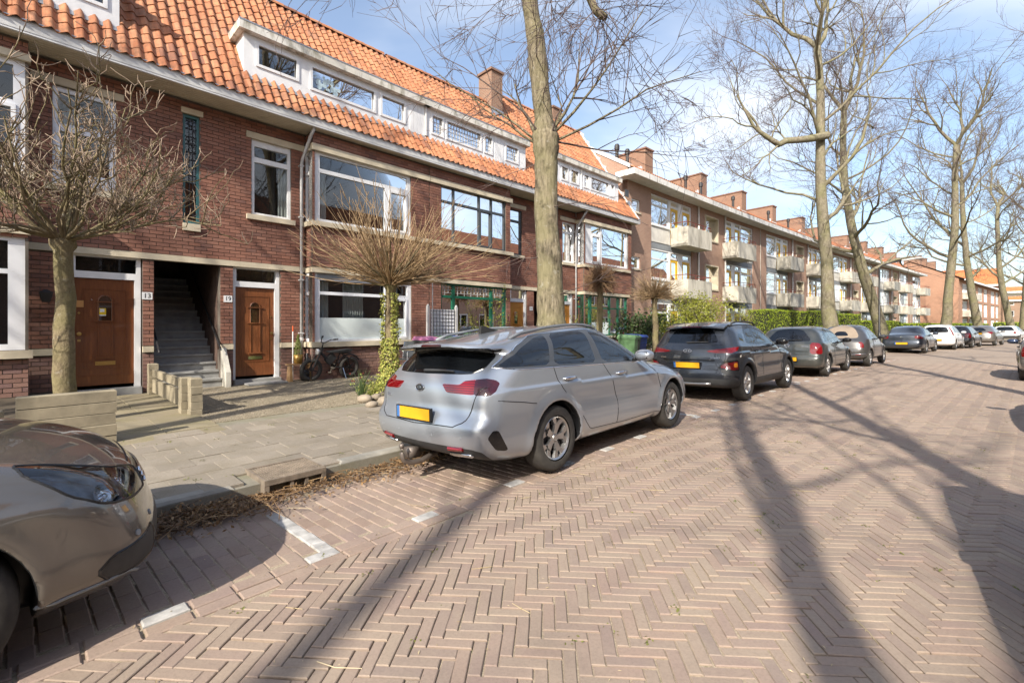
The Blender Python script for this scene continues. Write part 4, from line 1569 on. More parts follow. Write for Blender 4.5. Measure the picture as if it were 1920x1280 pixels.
for k, u in enumerate(units):
    near = k < 4
    for fi, dz in enumerate(FL):
        a, b = sorted((us(u, 0.0), us(u, 2.0)))
        c, d = sorted((us(u, 2.0), us(u, 4.56)))
        # window of the flat
        window(apt, a, b, 6.88 + dz, 8.50 + dz, -.02, [(a + .07, b - .07, 6.97 + dz, 7.92 + dz), (a + .07, b - .07, 8.0 + dz, 8.43 + dz)], 'white', sash=None,
               curtain=[('c', a + .1, a + .5, 6.9 + dz, 8.5 + dz, .2), ('c', b - .45, b - .1, 6.9 + dz, 8.5 + dz, .2)] if (k + fi) % 2 == 0 else [('c', a + .1, b - .1, 6.9 + dz, 7.5 + dz, .25)] if (k + fi) % 3 == 0 else None)
        sbox(apt, 'window_sill', M['white'], a, b, -.14, .03, 6.80 + dz, 6.879 + dz)
        pm = MB(True)
        n = 18 if near else 8
        for i in range(n):
            x = a + (b - a) * i / n
            pm.box(x + .006, x + (b - a) / n - .006, -.10, -.03, 5.96 + dz, 6.799 + dz)
        pm.box(a, b, -.12, -.05, 5.955 + dz, 6.798 + dz)
        pm.build('ribbed_panel', M['ribbed'], apt, kind='stuff')
        if dz > -5:
            sbox(apt, 'spandrel', M['greypanel'], min(a, c), max(b, d), -.16, -.06, 5.62 + dz, 5.954 + dz)
        # balcony doors: white screen with two yellow glazed doors
        l1 = sorted((us(u, 2.14), us(u, 3.0))); l2 = sorted((us(u, 3.50), us(u, 4.42)))
        z0, zt = 5.96 + dz, 8.50 + dz
        fan = [(x + .05, y - .05, 8.20 + dz, 8.42 + dz) for x, y in (l1, l2)]
        mb = MB(True)
        perf(mb, c, d, -.16, -.06, z0, zt, [(l1[0], l1[1], z0, 8.08 + dz), (l2[0], l2[1], z0, 8.08 + dz)] + fan)
        sc = mb.build('door_screen', M['white'], apt)
        for x, y, e, f in fan:
            g = MB(True); g.add([(x, -.11, e), (y, -.11, e), (y, -.11, f), (x, -.11, f)], [[0, 1, 2, 3]]); g.build('pane', M['glass'], sc)
        for x, y in (l1, l2):
            mb = MB(True)
            perf(mb, x + .004, y - .004, -.15, -.085, z0 + .02, 8.075 + dz, [(x + .16, y - .16, z0 + .35, 7.92 + dz)])
            dr_ = mb.build('balcony_door', M['yellow' if (k < 6) else 'white'], apt)
            g = MB(True); g.add([(x + .15, -.12, z0 + .34), (y - .15, -.12, z0 + .34), (y - .15, -.12, 7.93 + dz), (x + .15, -.12, 7.93 + dz)], [[0, 1, 2, 3]]); g.build('pane', M['glass'], dr_)
        if dz > -5:
            balcony(u, dz)
for a in mods:
    for x in (5.3, 9.03):
        mb = MB(True); mb.tube([(a + x, .07, 8.75), (a + x, .07, 0.1)], .055, 8); mb.build('downpipe', M['wpipe'], apt, smooth=True)
    mb = MB(True); mb.tube([(a + 15.0, .03, 8.75), (a + 15.0, .03, 0.1)], .02, 5); mb.build('cable_duct', M['plaster'], apt)
for a, b, c, d in pw:
    mb = MB(True)
    perf(mb, a - .06, b + .06, -.30, .06, c - .07, d + .06, [(a + .02, b - .02, c + .01, d - .02)])
    sr = mb.build('stair_window', M['stone'], apt)
    g = MB(True); g.add([(a, -.25, c), (b, -.25, c), (b, -.25, d), (a, -.25, d)], [[0, 1, 2, 3]]); g.build('pane', M['glass'], sr)
for a in mods:
    mb = MB(True); perf(mb, a + 6.2, a + 8.1, -.28, -.18, .1, 2.5, [(a + 6.28, a + 7.1, .12, 2.4), (a + 7.16, a + 8.02, .12, 2.4)]); f = mb.build('entrance_frame', M['white'], apt)
    g = MB(True); g.add([(a + 6.2, -.22, .1), (a + 8.1, -.22, .1), (a + 8.1, -.22, 2.5), (a + 6.2, -.22, 2.5)], [[0, 1, 2, 3]]); g.build('pane', M['glass'], f)

# eaves and roof
mb = MB(True); mb.box(19.26, AEND + .4, -.28, .74, 8.72, 8.76, seg=60); mb.build('soffit', M['ribbed'], apt)
mb = MB(True); mb.box(19.26, AEND + .4, .741, .80, 8.70, 8.98, seg=60); mb.box(19.20, 19.259, -.28, .80, 8.70, 8.98)
gm = Mat('stained_fascia', (0.74, 0.73, 0.70), 0.6)
gm.base(gm.mix(gm.rng(gm.noise(3, 6, 0.7, stretch=(1, 1, .3)), .52, .66, 0, .8), (0.74, 0.73, 0.70), (0.22, 0.20, 0.16)))
mb.build('fascia', gm.m, apt)
tm = Mat('far_roof_tile', (0.45, 0.16, 0.06), 0.75)
wv = tm.node("ShaderNodeTexWave"); wv.wave_type = 'BANDS'; wv.bands_direction = 'X'
wv.inputs["Scale"].default_value = 1.55; wv.inputs["Distortion"].default_value = 0.3
tm.ln(tm.coord("UV"), wv.inputs["Vector"])
c = tm.mix(tm.rng(tm.noise(3, 5, .6), .4, .7, 0, .6), (0.50, 0.17, 0.06), (0.30, 0.105, 0.05))
tm.base(tm.mix(tm.rng(wv.outputs["Fac"], 0, .35, .6, 0), c, (0.12, 0.05, 0.03)))
tm.bump(wv.outputs["Fac"], .8, .04)
M['fartile'] = tm.m


def slope_sheet(h, name, s0, s1, pts, mat, nn):
    mb = MB(True)
    ss = np.linspace(s0, s1, nn + 1)
    for (o0, z0), (o1, z1) in zip(pts[:-1], pts[1:]):
        v = np.concatenate([np.column_stack([ss, ss * 0 + o0, ss * 0 + z0]), np.column_stack([ss, ss * 0 + o1, ss * 0 + z1])])
        i = np.arange(nn)
        mb.add(v, np.stack([i, i + 1, nn + 2 + i, nn + 1 + i], -1))
    return mb.build(name, mat, h)


ar = slope_sheet(apt, 'roof', 19.9, AEND + .3, [(.78, 8.99), (-4.5, 12.25), (-9.8, 9.0)], M['fartile'], 60)
# tile edge along the eaves: rounded tile ends one by one
th = np.linspace(0, np.pi, 5)
ss = np.arange(20.0, AEND, .22)
rv = np.concatenate([np.column_stack([.085 * np.cos(th), np.full(5, y), .06 * np.sin(th)]) for y in (-.25, .3)])
rq = np.array([[j, j + 1, j + 6, j + 5] for j in range(4)] + [[0, 1, 3, 4]])
tt = heading(ss)
d = np.stack([np.sin(tt), np.cos(tt), 0 * tt], -1); q = np.stack([np.cos(tt), -np.sin(tt), 0 * tt], -1)
tl = math.atan(.617)
y = -q * math.cos(tl) + np.array([0, 0, math.sin(tl)]); zz = np.cross(d, y)
for r in range(3):
    lay('eaves_tile', ar, (rv, rq, np.zeros((0, 3), int)), Wv(np.column_stack([ss, ss * 0 + .58 - r * .36, ss * 0 + 9.11 + r * .36 * .617])), None, M['tile'], 100 if r == 0 else 0, 'eaves_tiles', B=np.stack([d, y, zz], -1))
mb = MB(True)
mb.prism([(.1, 9.30), (.1, 9.50), (-4.5, 12.42), (-4.5, 12.20)], 19.80, 20.14, axis='x'); mb.build('coping', M['white'], apt)
for i, s in enumerate((25.25, 32.4, 39.15, 45.4, 52.6, 59.6, 66.7, 73.8, 81.0, 87.5)):
    ch = chimney(apt, s, -3.25, 9.9, 12.15 + .05 * (i % 3), .86, 2.5)
    mb = MB(True)
    for k in range(7):
        mb.cbox(s, -4.3 + k * .35, 12.15 + .05 * (i % 3) + .13, .12, .14, .10)
    mb.build('chimney_pots', M['capstone'], ch, kind='stuff')
    mb = MB(True)
    for k in range(4):
        mb.box(s - 1.0 - k * .22, s - .8 - k * .22, -2.02, -1.98, 10.55 - k * .0, 10.95 - k * .10)
    mb.box(s - .47, s + .47, -2.02, -1.985, 10.3, 10.75)
    mb.build('flashing', M['white'], ch)
for s in (21.3, 22.3, 29.0, 31.1, 36.2, 43.0, 47.5):
    mb = MB(True)
    mb.tube([(s, -1.6, 10.2), (s, -1.6, 11.0), (s, -1.6, 11.02), (s, -1.6, 11.25), (s, -1.6, 11.27), (s, -1.6, 11.32)], [.09, .09, .14, .14, .10, .10], 8)
    mb.build('roof_vent', M['iron'], apt)

# ------------------------------------------------------------------ second block beyond a side street
apt2 = thing('apartment_block', 'further brick block with a tall blank orange gable end facing down the street', 'apartment block', W(106, 0, 0))
G0, G1 = 103.0, 150.0
mb = MB(True)
prof = [(2.4, 0.0), (2.4, 9.0), (-3.6, 12.3), (-9.5, 9.0), (-9.5, 0.0)]
mb.prism(prof, G0, G0 + .3, axis='x')
ops2 = []
for k in range(3):
    for dz in FL:
        ops2.append((G0 + 3 + k * 14, G0 + 7.5 + k * 14, 5.9 + dz, 8.4 + dz)); ops2.append((G0 + 9 + k * 14, G0 + 13 + k * 14, 5.9 + dz, 8.4 + dz))
perf(mb, G0 + .3, G1, 2.1, 2.4, 0, 9.0, ops2)
mb.build('wall', M['gable_brick'], apt2)
mb = MB(True)
for a, b, c, d in ops2:
    perf(mb, a, b, 2.15, 2.3, c, d, [(a + .1, a + 1.9, c + .9, d - .1), (a + 2.05, a + 2.9, c + .1, d - .1), (a + 3.0, b - .1, c + .1, d - .1)])
mb.build('window_frames', M['white'], apt2, kind='stuff')
mb = MB(True)
for a, b, c, d in ops2:
    mb.add([(a, 2.2, c), (b, 2.2, c), (b, 2.2, d), (a, 2.2, d)], [[0, 1, 2, 3]])
mb.build('panes', M['glass'], apt2, kind='stuff')
for a, b, c, d in ops2[:6]:
    if c > 1:
        bl = empty('balcony', W(a + 2, 2.9, c) - world_loc(apt2)); bl.parent = apt2
        sbox(bl, 'front_panel', M['balcony'], a, b, 3.34, 3.4, c - .1, c + .95); sbox(bl, 'slab', M['balcony'], a, b, 2.41, 3.339, c - .1, c + .02)
        sbox(bl, 'side_panel', M['balcony'], a - .06, a, 2.41, 3.4, c - .1, c + .95)
slope_sheet(apt2, 'roof', G0 - .2, G1, [(3.1, 8.95), (-3.6, 12.4), (-10, 8.9)], M['fartile'], 10)
sbox(apt2, 'fascia', M['white'], G0 + .4, G1, 3.0, 3.15, 8.7, 8.98, seg=10)
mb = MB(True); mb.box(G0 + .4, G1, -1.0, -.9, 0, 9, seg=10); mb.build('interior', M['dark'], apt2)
for s, o in ((G0 + .6, -6.2), (G0 + 5.5, -3.6), (G0 + 12, -3.6), (G0 + .6, -3.4)):
    chimney(apt2, s, o, 9.5, 13.2, .9, 2.2)


# ------------------------------------------------------------------ houses closing the view
def far_house(name, label, px0, px1, Y, ze, zr, wallm, dormer_=False, rot=0.0, depth=9.0, storeys=3):
    x0, x1 = (px0 - 960) / 853 * Y, (px1 - 960) / 853 * Y
    h = thing(name, label, 'house', ((x0 + x1) / 2, Y, 0), rot)
    w = (x1 - x0) / 2
    m = MB()
    ops = []
    n = max(2, int(w * 2 / 2.6))
    for f in range(storeys):
        for k in range(n):
            c = -w + (k + .5) * 2 * w / n
            ops.append((c - .7, c + .7, .9 + f * 2.9, 2.4 + f * 2.9))
    for a, b, c, d in cells(-w, w, 0, ze, ops):
        m.box(a, b, 0, .3, c, d)
    m.prism([(0, 0), (0, ze), (depth / 2, zr), (depth, ze), (depth, 0)], -w, -w + .3, axis='x'); m.prism([(0, 0), (0, ze), (depth / 2, zr), (depth, ze), (depth, 0)], w - .3, w, axis='x')
    m.build('wall', wallm, h)
    for a, b, c, d in ops:
        f = MB()
        for p in cells(a, b, c, d, [(a + .1, b - .1, c + .1, d - .1)]):
            f.box(p[0], p[1], .08, .16, p[2], p[3])
        fw = f.build('window', M['white'], h)
        g = MB(); g.add([(a, .12, c), (b, .12, c), (b, .12, d), (a, .12, d)], [[0, 1, 2, 3]]); g.build('pane', M['glass'], fw)
    m = MB()
    t = .18
    m.add([(-w - .3, -.5, ze - .2), (w + .3, -.5, ze - .2), (w + .3, depth / 2, zr + t), (-w - .3, depth / 2, zr + t), (-w - .3, depth + .5, ze - .2), (w + .3, depth + .5, ze - .2)], [[0, 1, 2, 3], [3, 2, 5, 4]])
    m.build('roof', M['fartile2'], h)
    m = MB(); m.box(-w - .3, w + .3, -.6, -.45, ze - .45, ze - .12); m.build('gutter', M['white'], h)
    m = MB(); m.box(-w + .4, w - .4, depth * .6, depth * .6 + .1, 0, ze); m.build('interior', M['dark'], h)
    if dormer_:
        m = MB(); m.box(-w * .7, w * .7, .9, 3.5, ze + .5, ze + 2.2); dd = m.build('dormer', M['white'], h)
        m = MB(); m.box(-w * .6, w * .6, .88, .899, ze + .9, ze + 1.8); m.build('pane', M['glass'], dd)
    return h


fb = mat_brick('far_brick', [(0.30, 0.20, 0.14), (0.34, 0.22, 0.155)])
tm2 = Mat('orange_far_tiles', (0.5, 0.17, 0.06), 0.8)
wv = tm2.node("ShaderNodeTexWave"); wv.bands_direction = 'X'; wv.inputs["Scale"].default_value = 1.2
tm2.ln(tm2.coord("Object"), wv.inputs["Vector"])
tm2.base(tm2.mix(tm2.rng(wv.outputs["Fac"], 0, .4, .4, 0), tm2.mix(tm2.rng(tm2.noise(2, 4), .4, .7, 0, .5), (0.55, 0.18, 0.06), (0.38, 0.12, 0.05)), (0.2, 0.06, 0.03)))
M['fartile2'] = tm2.m
far_house('far_house', 'far house with a steep bright orange roof closing the street beyond the trees', 1788, 1863, 100.0, 10.4, 14.0, fb, rot=R(-38))
far_house('far_house', 'farthest pale brick house with a white dormer at the end of the street', 1868, 1950, 118.0, 8.2, 11.6, fb, True, rot=R(-38))
far_house('far_house', 'low far brick house half hidden between the leaning trunks at the street end', 1960, 2060, 112.0, 8.8, 12.0, fb, rot=R(-38))

# ------------------------------------------------------------------ terrace across the road (seen in the windows and car paint)
opp = thing('opposite_terrace', 'brick terrace with orange roof across the road, mirrored in the window panes', 'house', W(10, 24, 0))
O1 = 19.5
mb = MB(True)
ops = []
for k in range(-6, 22):
    for f in range(2):
        ops.append((k * 3.2 - .9, k * 3.2 + .9, .9 + f * 2.9, 2.5 + f * 2.9))
perf(mb, -22, 70, O1, O1 + .3, 0, 6.3, ops)
mb.build('wall', M['apt_brick'], opp)
mb = MB(True)
for a, b, c, d in ops:
    perf(mb, a, b, O1 + .05, O1 + .15, c, d, [(a + .12, a + .85, c + .12, d - .12), (a + .95, b - .12, c + .12, d - .12)])
mb.build('window_frames', M['white'], opp, kind='stuff')
mb = MB(True)
for a, b, c, d in ops:
    mb.add([(a, O1 + .1, c), (b, O1 + .1, c), (b, O1 + .1, d), (a, O1 + .1, d)], [[0, 1, 2, 3]])
mb.build('panes', M['glass'], opp, kind='stuff')
mb = MB(True); mb.box(-22, 70, O1 + 2.5, O1 + 2.6, 0, 6.3, seg=30); mb.build('interior', M['dark'], opp)
slope_sheet(opp, 'roof', -22, 70, [(O1 - .6, 6.3), (O1 + 3, 10.5), (O1 + 7, 6.3)], M['fartile'], 40)


# ------------------------------------------------------------------ trees
def mat_bark(name, a, b, moss=None, sc=14, stretch=(1, 1, .35), bump=.6):
    m = Mat(name, a, 0.9, spec=0.2)
    n = m.noise(sc, 6, 0.65, stretch=stretch)
    c = m.ramp(n, [(0.3, a), (0.7, b)])
    if moss:
        c = m.mix(m.rng(m.noise(1.7, 4, .6), .42, .62, 0, .7), c, moss)
    c = m.mix(m.rng(m.noise(5, 5, .7), .52, .70, 0, .6), c, tuple(x * .45 for x in a))
    c = m.mix(m.rng(m.noise(9, 4, .6), .60, .72, 0, .5), c, (.42, .40, .34))
    m.base(c)
    m.bump(n, bump, .03)
    return m.m


M['bark'] = mat_bark('grey_brown_bark', (0.13, 0.11, 0.075), (0.30, 0.265, 0.19), (0.21, 0.20, 0.10))
M['bark_main'] = mat_bark('ridged_street_tree_bark', (0.06, 0.05, 0.034), (0.34, 0.29, 0.20), (0.22, 0.20, 0.11), sc=22, stretch=(1, 1, .22), bump=1.0)
M['twig'] = plain('purple_brown_twig', (0.125, 0.090, 0.08), 0.9, var=0.3, scale=2)
M['pollard_bark'] = mat_bark('mossy_pollard_bark', (0.13, 0.10, 0.065), (0.29, 0.235, 0.145), (0.21, 0.19, 0.085), sc=30, stretch=(1, 1, .6))
M['whip'] = plain('tan_young_shoot', (0.36, 0.25, 0.14), 0.8, var=0.3, scale=3)
M['whip2'] = plain('pinkish_grey_shoot', (0.32, 0.24, 0.175), 0.85, var=0.3, scale=3)
M['whip3'] = plain('red_brown_shoot', (0.27, 0.165, 0.09), 0.85, var=0.3, scale=3)


def unit(v):
    return v / (np.linalg.norm(v) + 1e-12)


class Grow:
    def __init__(self, seed, maxlev=4, twig_r=.006):
        self.r = np.random.default_rng(seed)
        self.wood, self.twigs = MB(), MB()
        self.maxlev = maxlev
        self.twig_r = twig_r

    def path(self, p, d, L, n, wob, up):
        pts = [np.array(p, float)]
        d = unit(np.array(d, float))
        for i in range(n):
            d = unit(d + self.r.normal(0, wob, 3) + np.array([0, 0, up]))
            pts.append(pts[-1] + d * L / n)
        return np.array(pts), d

    def branch(self, p, d, L, r0, lev, up=.08, kids=None, wob=.16, minlen=.25):
        n = 7 if lev <= 1 else 5 if lev == 2 else 4 if lev == 3 else 3
        pts, _ = self.path(p, d, L, n, wob * (1 if lev < 3 else .8), up)
        t = np.linspace(0, 1, n + 1)
        rad = np.maximum(r0 * (1 - .72 * t), self.twig_r * .55)
        mb = self.wood if r0 > .022 else self.twigs
        mb.tube(pts, rad, 8 if r0 > .1 else 6 if r0 > .04 else 4 if r0 > .015 else 3, cap=False)
        if lev >= self.maxlev or L < minlen:
            return
        k = kids if kids is not None else {0: 9, 1: 8, 2: 7, 3: 6}.get(lev, 4)
        for j in range(k):
            u = self.r.uniform(.22, 1.0) if j else 1.0
            x = u * n
            i = min(int(x), n - 1)
            q = pts[i] + (pts[i + 1] - pts[i]) * (x - i)
            bd = unit(pts[min(i + 1, n)] - pts[i])
            side = unit(np.cross(bd, self.r.normal(0, 1, 3)))
            ang = self.r.uniform(.35, .95) if j else self.r.uniform(.1, .4)
            nd = bd * math.cos(ang) + side * math.sin(ang)
            self.branch(q, nd, L * self.r.uniform(.42, .68) * (1 - .35 * u * (j > 0)), max(rad[i] * self.r.uniform(.45, .7), self.twig_r), lev + 1, up, wob=wob * 1.1)


def finish_tree(name, label, g, trunk, loc, rot=0.0, group=None, bark='bark', crown='crown', twigmat='twig', scale=1.0):
    t = thing(name, label, 'tree', loc, rot, group)
    if trunk is not None:
        trunk.build('trunk', M[bark], t, smooth=True)
    c = g.wood.build(crown, M[bark], t, smooth=True)
    g.twigs.build('twigs', M[twigmat], c, smooth=True)
    t.scale = (scale, scale, scale)
    return t


def street_tree(seed, H, r0, lean, fork, name='street_tree', label='', loc=(0, 0, 0), rot=0.0, group=None, limbs=9, maxlev=4):
    g = Grow(seed, maxlev)
    rr = g.r
    n = 14
    z = np.linspace(0, H * .72, n)
    k = z / H
    x = lean[0] * np.sin(k * 2.6) + np.cumsum(rr.normal(0, .035, n)); y = lean[1] * np.sin(k * 2.2) + np.cumsum(rr.normal(0, .035, n))
    x -= x[0]; y -= y[0]
    rad = r0 * (1.25 * np.exp(-z * 1.6) * .35 + 1 - .72 * k ** .9) * (1 + rr.normal(0, .03, n))
    tr = MB(); tr.tube(np.column_stack([x, y, z]), rad, 14)
    pts = np.column_stack([x, y, z])
    for j in range(limbs):
        u = fork + (1 - fork) * (j + rr.uniform(0, .6)) / limbs
        f = u * (n - 1); i = min(int(f), n - 2)
        p = pts[i] + (pts[i + 1] - pts[i]) * (f - i)
        a = j * 2.4 + rr.uniform(-.5, .5)
        e = rr.uniform(.15, .7) + .5 * (u - fork)
        d = np.array([math.cos(a) * math.cos(e), math.sin(a) * math.cos(e), math.sin(e)])
        g.branch(p, d, H * rr.uniform(.24, .40) * (1.15 - .45 * u), rad[i] * rr.uniform(.30, .46), 1, up=.07, wob=.17)
    for j in range(3):
        a = j * 2.1 + rr.uniform(0, 1)
        g.branch(pts[-1], np.array([math.cos(a) * .45, math.sin(a) * .45, 1]), H * rr.uniform(.2, .3), rad[-1] * .75, 1, up=.05)
    # water shoots and small twigs on the stem
    for j in range(34):
        f = rr.uniform(.3, 1) * (n - 1); i = min(int(f), n - 2)
        p = pts[i] + (pts[i + 1] - pts[i]) * (f - i)
        a = rr.uniform(0, 6.3)
        g.branch(p + np.array([math.cos(a), math.sin(a), 0]) * rad[i] * .8, np.array([math.cos(a), math.sin(a), rr.uniform(-.1, .5)]), rr.uniform(.7, 1.9), .012, 3, up=.03)
    return finish_tree(name, label, g, tr, loc, rot, group)


def px_s(px, o):
    ss = np.arange(-8, 260, .02)
    w = Wv(np.column_stack([ss, ss * 0 + o, ss * 0]))
    q = np.where(w[:, 1] > .4, 960 + 853 * w[:, 0] / np.maximum(w[:, 1], .4), -1e9)
    return float(ss[np.argmin(np.abs(q - px))])


# ---- the big tree behind the silver estate car
Ym = 8.15
mp = [(655, 1034, .33), (640, 1034, .30), (600, 1033, .258), (560, 1031, .246), (500, 1031, .226), (400, 1025, .212), (330, 1026, .205), (290, 1026, .212), (268, 1026, .240), (248, 1025, .252), (232, 1024, .215),
      (212, 1022, .172), (150, 1015, .165), (112, 1011, .174), (60, 1006, .166), (10, 996, .142), (-60, 988, .135), (-200, 990, .12), (-350, 975, .10), (-520, 985, .07)]
base = np.array([(1034 - 960) / 853 * Ym, Ym, 0.1])
pts = np.array([((x - 960) / 853 * Ym, Ym + .25 * math.sin((640 - y) / 260.0), CZ + (610 - y) / 853 * Ym) for y, x, r in mp]) - base
pts[0, 2] = -.05
rad = np.array([r for y, x, r in mp])
fine = np.linspace(0, len(mp) - 1, 60)
pf = np.column_stack([np.interp(fine, np.arange(len(mp)), pts[:, k]) for k in range(3)])
rf = np.interp(fine, np.arange(len(mp)), rad) * (1 + .03 * np.sin(fine * 5))
tr = MB()
nn = 22
th = np.linspace(0, 2 * np.pi, nn, endpoint=False)
vv = []
for i in range(len(pf)):
    rr = rf[i] * (1 + .035 * np.sin(th * 3 + pf[i, 2] * .9) + .02 * np.sin(th * 7 - pf[i, 2] * 2.3) + RNG.normal(0, .008, nn))
    vv.append(np.column_stack([pf[i, 0] + rr * np.cos(th), pf[i, 1] + rr * np.sin(th), np.full(nn, pf[i, 2])]))
i = np.arange(len(pf) - 1)[:, None] * nn; k = np.arange(nn)[None, :]; k2 = (k + 1) % nn
tr.add(np.concatenate(vv), np.stack([i + k, i + k2, i + nn + k2, i + nn + k], -1).reshape(-1, 4))
g = Grow(11, 4)


def at_z(z):
    return np.array([np.interp(z, pf[:, 2], pf[:, 0]), np.interp(z, pf[:, 2], pf[:, 1]), z])


zb = CZ + (610 - 250) / 853 * Ym - .1
for (dx, dy, dz, L, r) in ((-.5, .2, .9, 1.7, .045), (-.75, -.1, .35, 1.5, .028), (.45, .1, .95, 3.0, .04), (.7, -.3, .55, 2.6, .03), (.8, .2, .25, 2.4, .022), (.6, .5, .8, 2.4, .025), (-.9, .3, .5, 2.6, .024), (.9, -.2, .4, 3.2, .026), (-.6, -.5, .7, 2.2, .02), (.3, -.7, .8, 2.0, .02)):
    g.branch(at_z(zb + g.r.uniform(-.15, .25)) + np.array([dx, dy, 0]) * .2, np.array([dx, dy, dz]), L, r, 2, up=.02, wob=.14)
for zz in (1.9, 2.6, 3.1, 3.5, 4.4, 5.4, 6.2, 6.6):
    a = g.r.uniform(0, 6.3)
    g.branch(at_z(zz) + np.array([math.cos(a), math.sin(a), 0]) * .15, np.array([math.cos(a), math.sin(a), .1]), g.r.uniform(.8, 1.5), .011, 3, up=-.02)
# limbs above the frame with a sawn stump of a hanging limb and drooping sprays
for j in range(9):
    zz = 7.4 + j * .65
    a = j * 2.4 + .4
    g.branch(at_z(zz), np.array([math.cos(a), math.sin(a), .45]), g.r.uniform(3.0, 5.0), .085, 1, up=.03)
hang = np.array([((x - 960) / 853 * Ym, Ym - .2, CZ + (610 - y) / 853 * Ym) for x, y in ((1015, -120), (1060, -70), (1092, -20), (1103, 12), (1112, 34), (1124, 44), (1134, 48))]) - base
g.wood.tube(hang, [.12, .10, .085, .075, .068, .07, .05], 8)
for j in range(10):
    q = hang[g.r.integers(1, 6)]
    g.branch(q, np.array([g.r.normal(.1, .5), g.r.normal(0, .5), -.55 + g.r.normal(0, .3)]), g.r.uniform(.9, 2.2), .012, 2, up=-.05, wob=.12)
for j in range(7):
    q = at_z(g.r.uniform(6.8, 8.2)) + np.array([g.r.normal(-.9, 1.0), g.r.normal(0, .5), .3])
    g.branch(q, np.array([g.r.normal(-.4, .5), g.r.normal(0, .4), -.25]), g.r.uniform(1.0, 2.4), .011, 2, up=-.03, wob=.14)
finish_tree('street_tree', 'tall street tree with a burl on its trunk, standing behind the silver estate car', g, tr, Vector(base), bark='bark_main')

# ---- row along the kerb further on
defs = [  # px of the foot, o, height, radius, lean along x
    (1561, 7.55, 19.5, .30, (-.3, .2), .40, 21, 'straight street tree with a long low limb, rising behind the small dark hatchback', 0.0),
    (1666, 8.05, 19.0, .315, (-2.7, 0), .30, 34, 'street tree with a trunk that leans and forks low, beside the lamp post', 0.0),
    (1771, 8.9, 20.5, .33, (-.6, 0), .40, 21, 'street tree before the blank orange gable end, its trunk gently bowed', 2.2),
    (1838, 9.6, 20.0, .34, (-2.4, .3), .38, 34, 'strongly leaning street tree behind the grey rounded hatchback', .4),
    (1900, 10.3, 21.0, .36, (-2.4, .3), .38, 57, 'leaning street tree before the far white dormer house', 0.3),
    (1917, 10.6, 21.0, .36, (-1.5, .3), .38, 21, 'last street tree at the frame edge beyond the white box-shaped car', 1.3)]
protos = {}
for px, o, H, r0, lean, fork, seed, lab, rot in defs:
    s = px_s(px, o)
    key = (seed, lean)
    t = street_tree(seed, H, r0, lean, fork, label=lab, loc=W(s, o, 0.03), rot=rot, group='trees along the left kerb', maxlev=4)
    protos[lab] = t
trees = list(protos.values())
# long low limb of the first one in the row: out to the left, dips, then sends uprights
s = px_s(1561, 7.55); bw = W(s, 7.55, 0.03); Yt = bw.y
g = Grow(5, 4)
lim = np.array([((x - 960) / 853 * Yt - bw.x, -.4 * i / 8, CZ + (610 - y) / 853 * Yt) for i, (x, y) in enumerate(((1551, 255), (1520, 262), (1490, 266), (1470, 268), (1455, 276), (1440, 268), (1420, 256), (1405, 245), (1390, 220), (1372, 190)))])
g.wood.tube(lim, [.17, .16, .145, .14, .13, .11, .085, .065, .05, .03], 8, cap=False)
for q, d, L, r in ((lim[4], (-.5, 0, -.6), 2.4, .05), (lim[6], (-.2, .1, 1), 3.6, .05), (lim[7], (-.8, .1, .2), 2.6, .04), (lim[5], (.1, -.3, 1), 2.6, .04), (lim[8], (-.7, 0, .6), 2.6, .03), (lim[3], (.1, .5, .9), 2.4, .04), (lim[6], (-.6, .2, -.3), 2.0, .03), (lim[2], (0, -.6, .7), 2.2, .03)):
    g.branch(q, np.array(d), L, r, 1, up=.06, wob=.2)
c = g.wood.build('low_limb', M['bark'], trees[0], smooth=True); g.twigs.build('twigs', M['twig'], c, smooth=True)

# ---- trees on the other kerb and behind the camera: they throw the shadows on the road and the fronts
shadow_trees = [((-2.12, -7.6), 0, .0), ((-6.25, -11.8), 2, 1.1), ((1.5, -3.6), 2, 2.0), ((8.7, 4.6), 0, 3.0), ((15.6, 10.6), 2, 4.1), ((24.5, 17.4), 0, 5.0), ((36.5, 27.0), 2, .7), ((52, 40), 0, 1.9)]
sp = [street_tree(61, 18, .23, (-.2, .1), .46, label='bare street tree on the right kerb, out over the road', loc=(0, 0, 0), limbs=5, maxlev=3),
      trees[0], street_tree(83, 17, .21, (.4, .2), .52, label='bare street tree on the right kerb', loc=(0, 0, 0), limbs=4, maxlev=3), trees[2]]
used = set()
for (x, y), k, rot in shadow_trees:
    t = sp[k]
    if k in (0, 2) and k not in used:
        used.add(k)
    else:
        t = copy_tree(t)
    t.location = (x, y, 0.0); t.rotation_euler = (0, 0, rot)
    t['label'] = 'bare street tree standing along the right kerb of the road'
    t['group'] = 'trees along the right kerb'
for (s, o), k, rot in (((-7.5, 7.1), 2, 0.6), ((-13.5, 7.1), 0, 1.0), ((-23.0, 7.1), 2, 2.7)):
    t = copy_tree(sp[k]); t.scale = (1.15, 1.15, 1.15); t.location = W(s, o, .05); t.rotation_euler = (0, 0, rot)
    t['label'] = 'bare street tree along the left kerb behind the viewpoint'; t['group'] = 'trees behind the viewpoint'

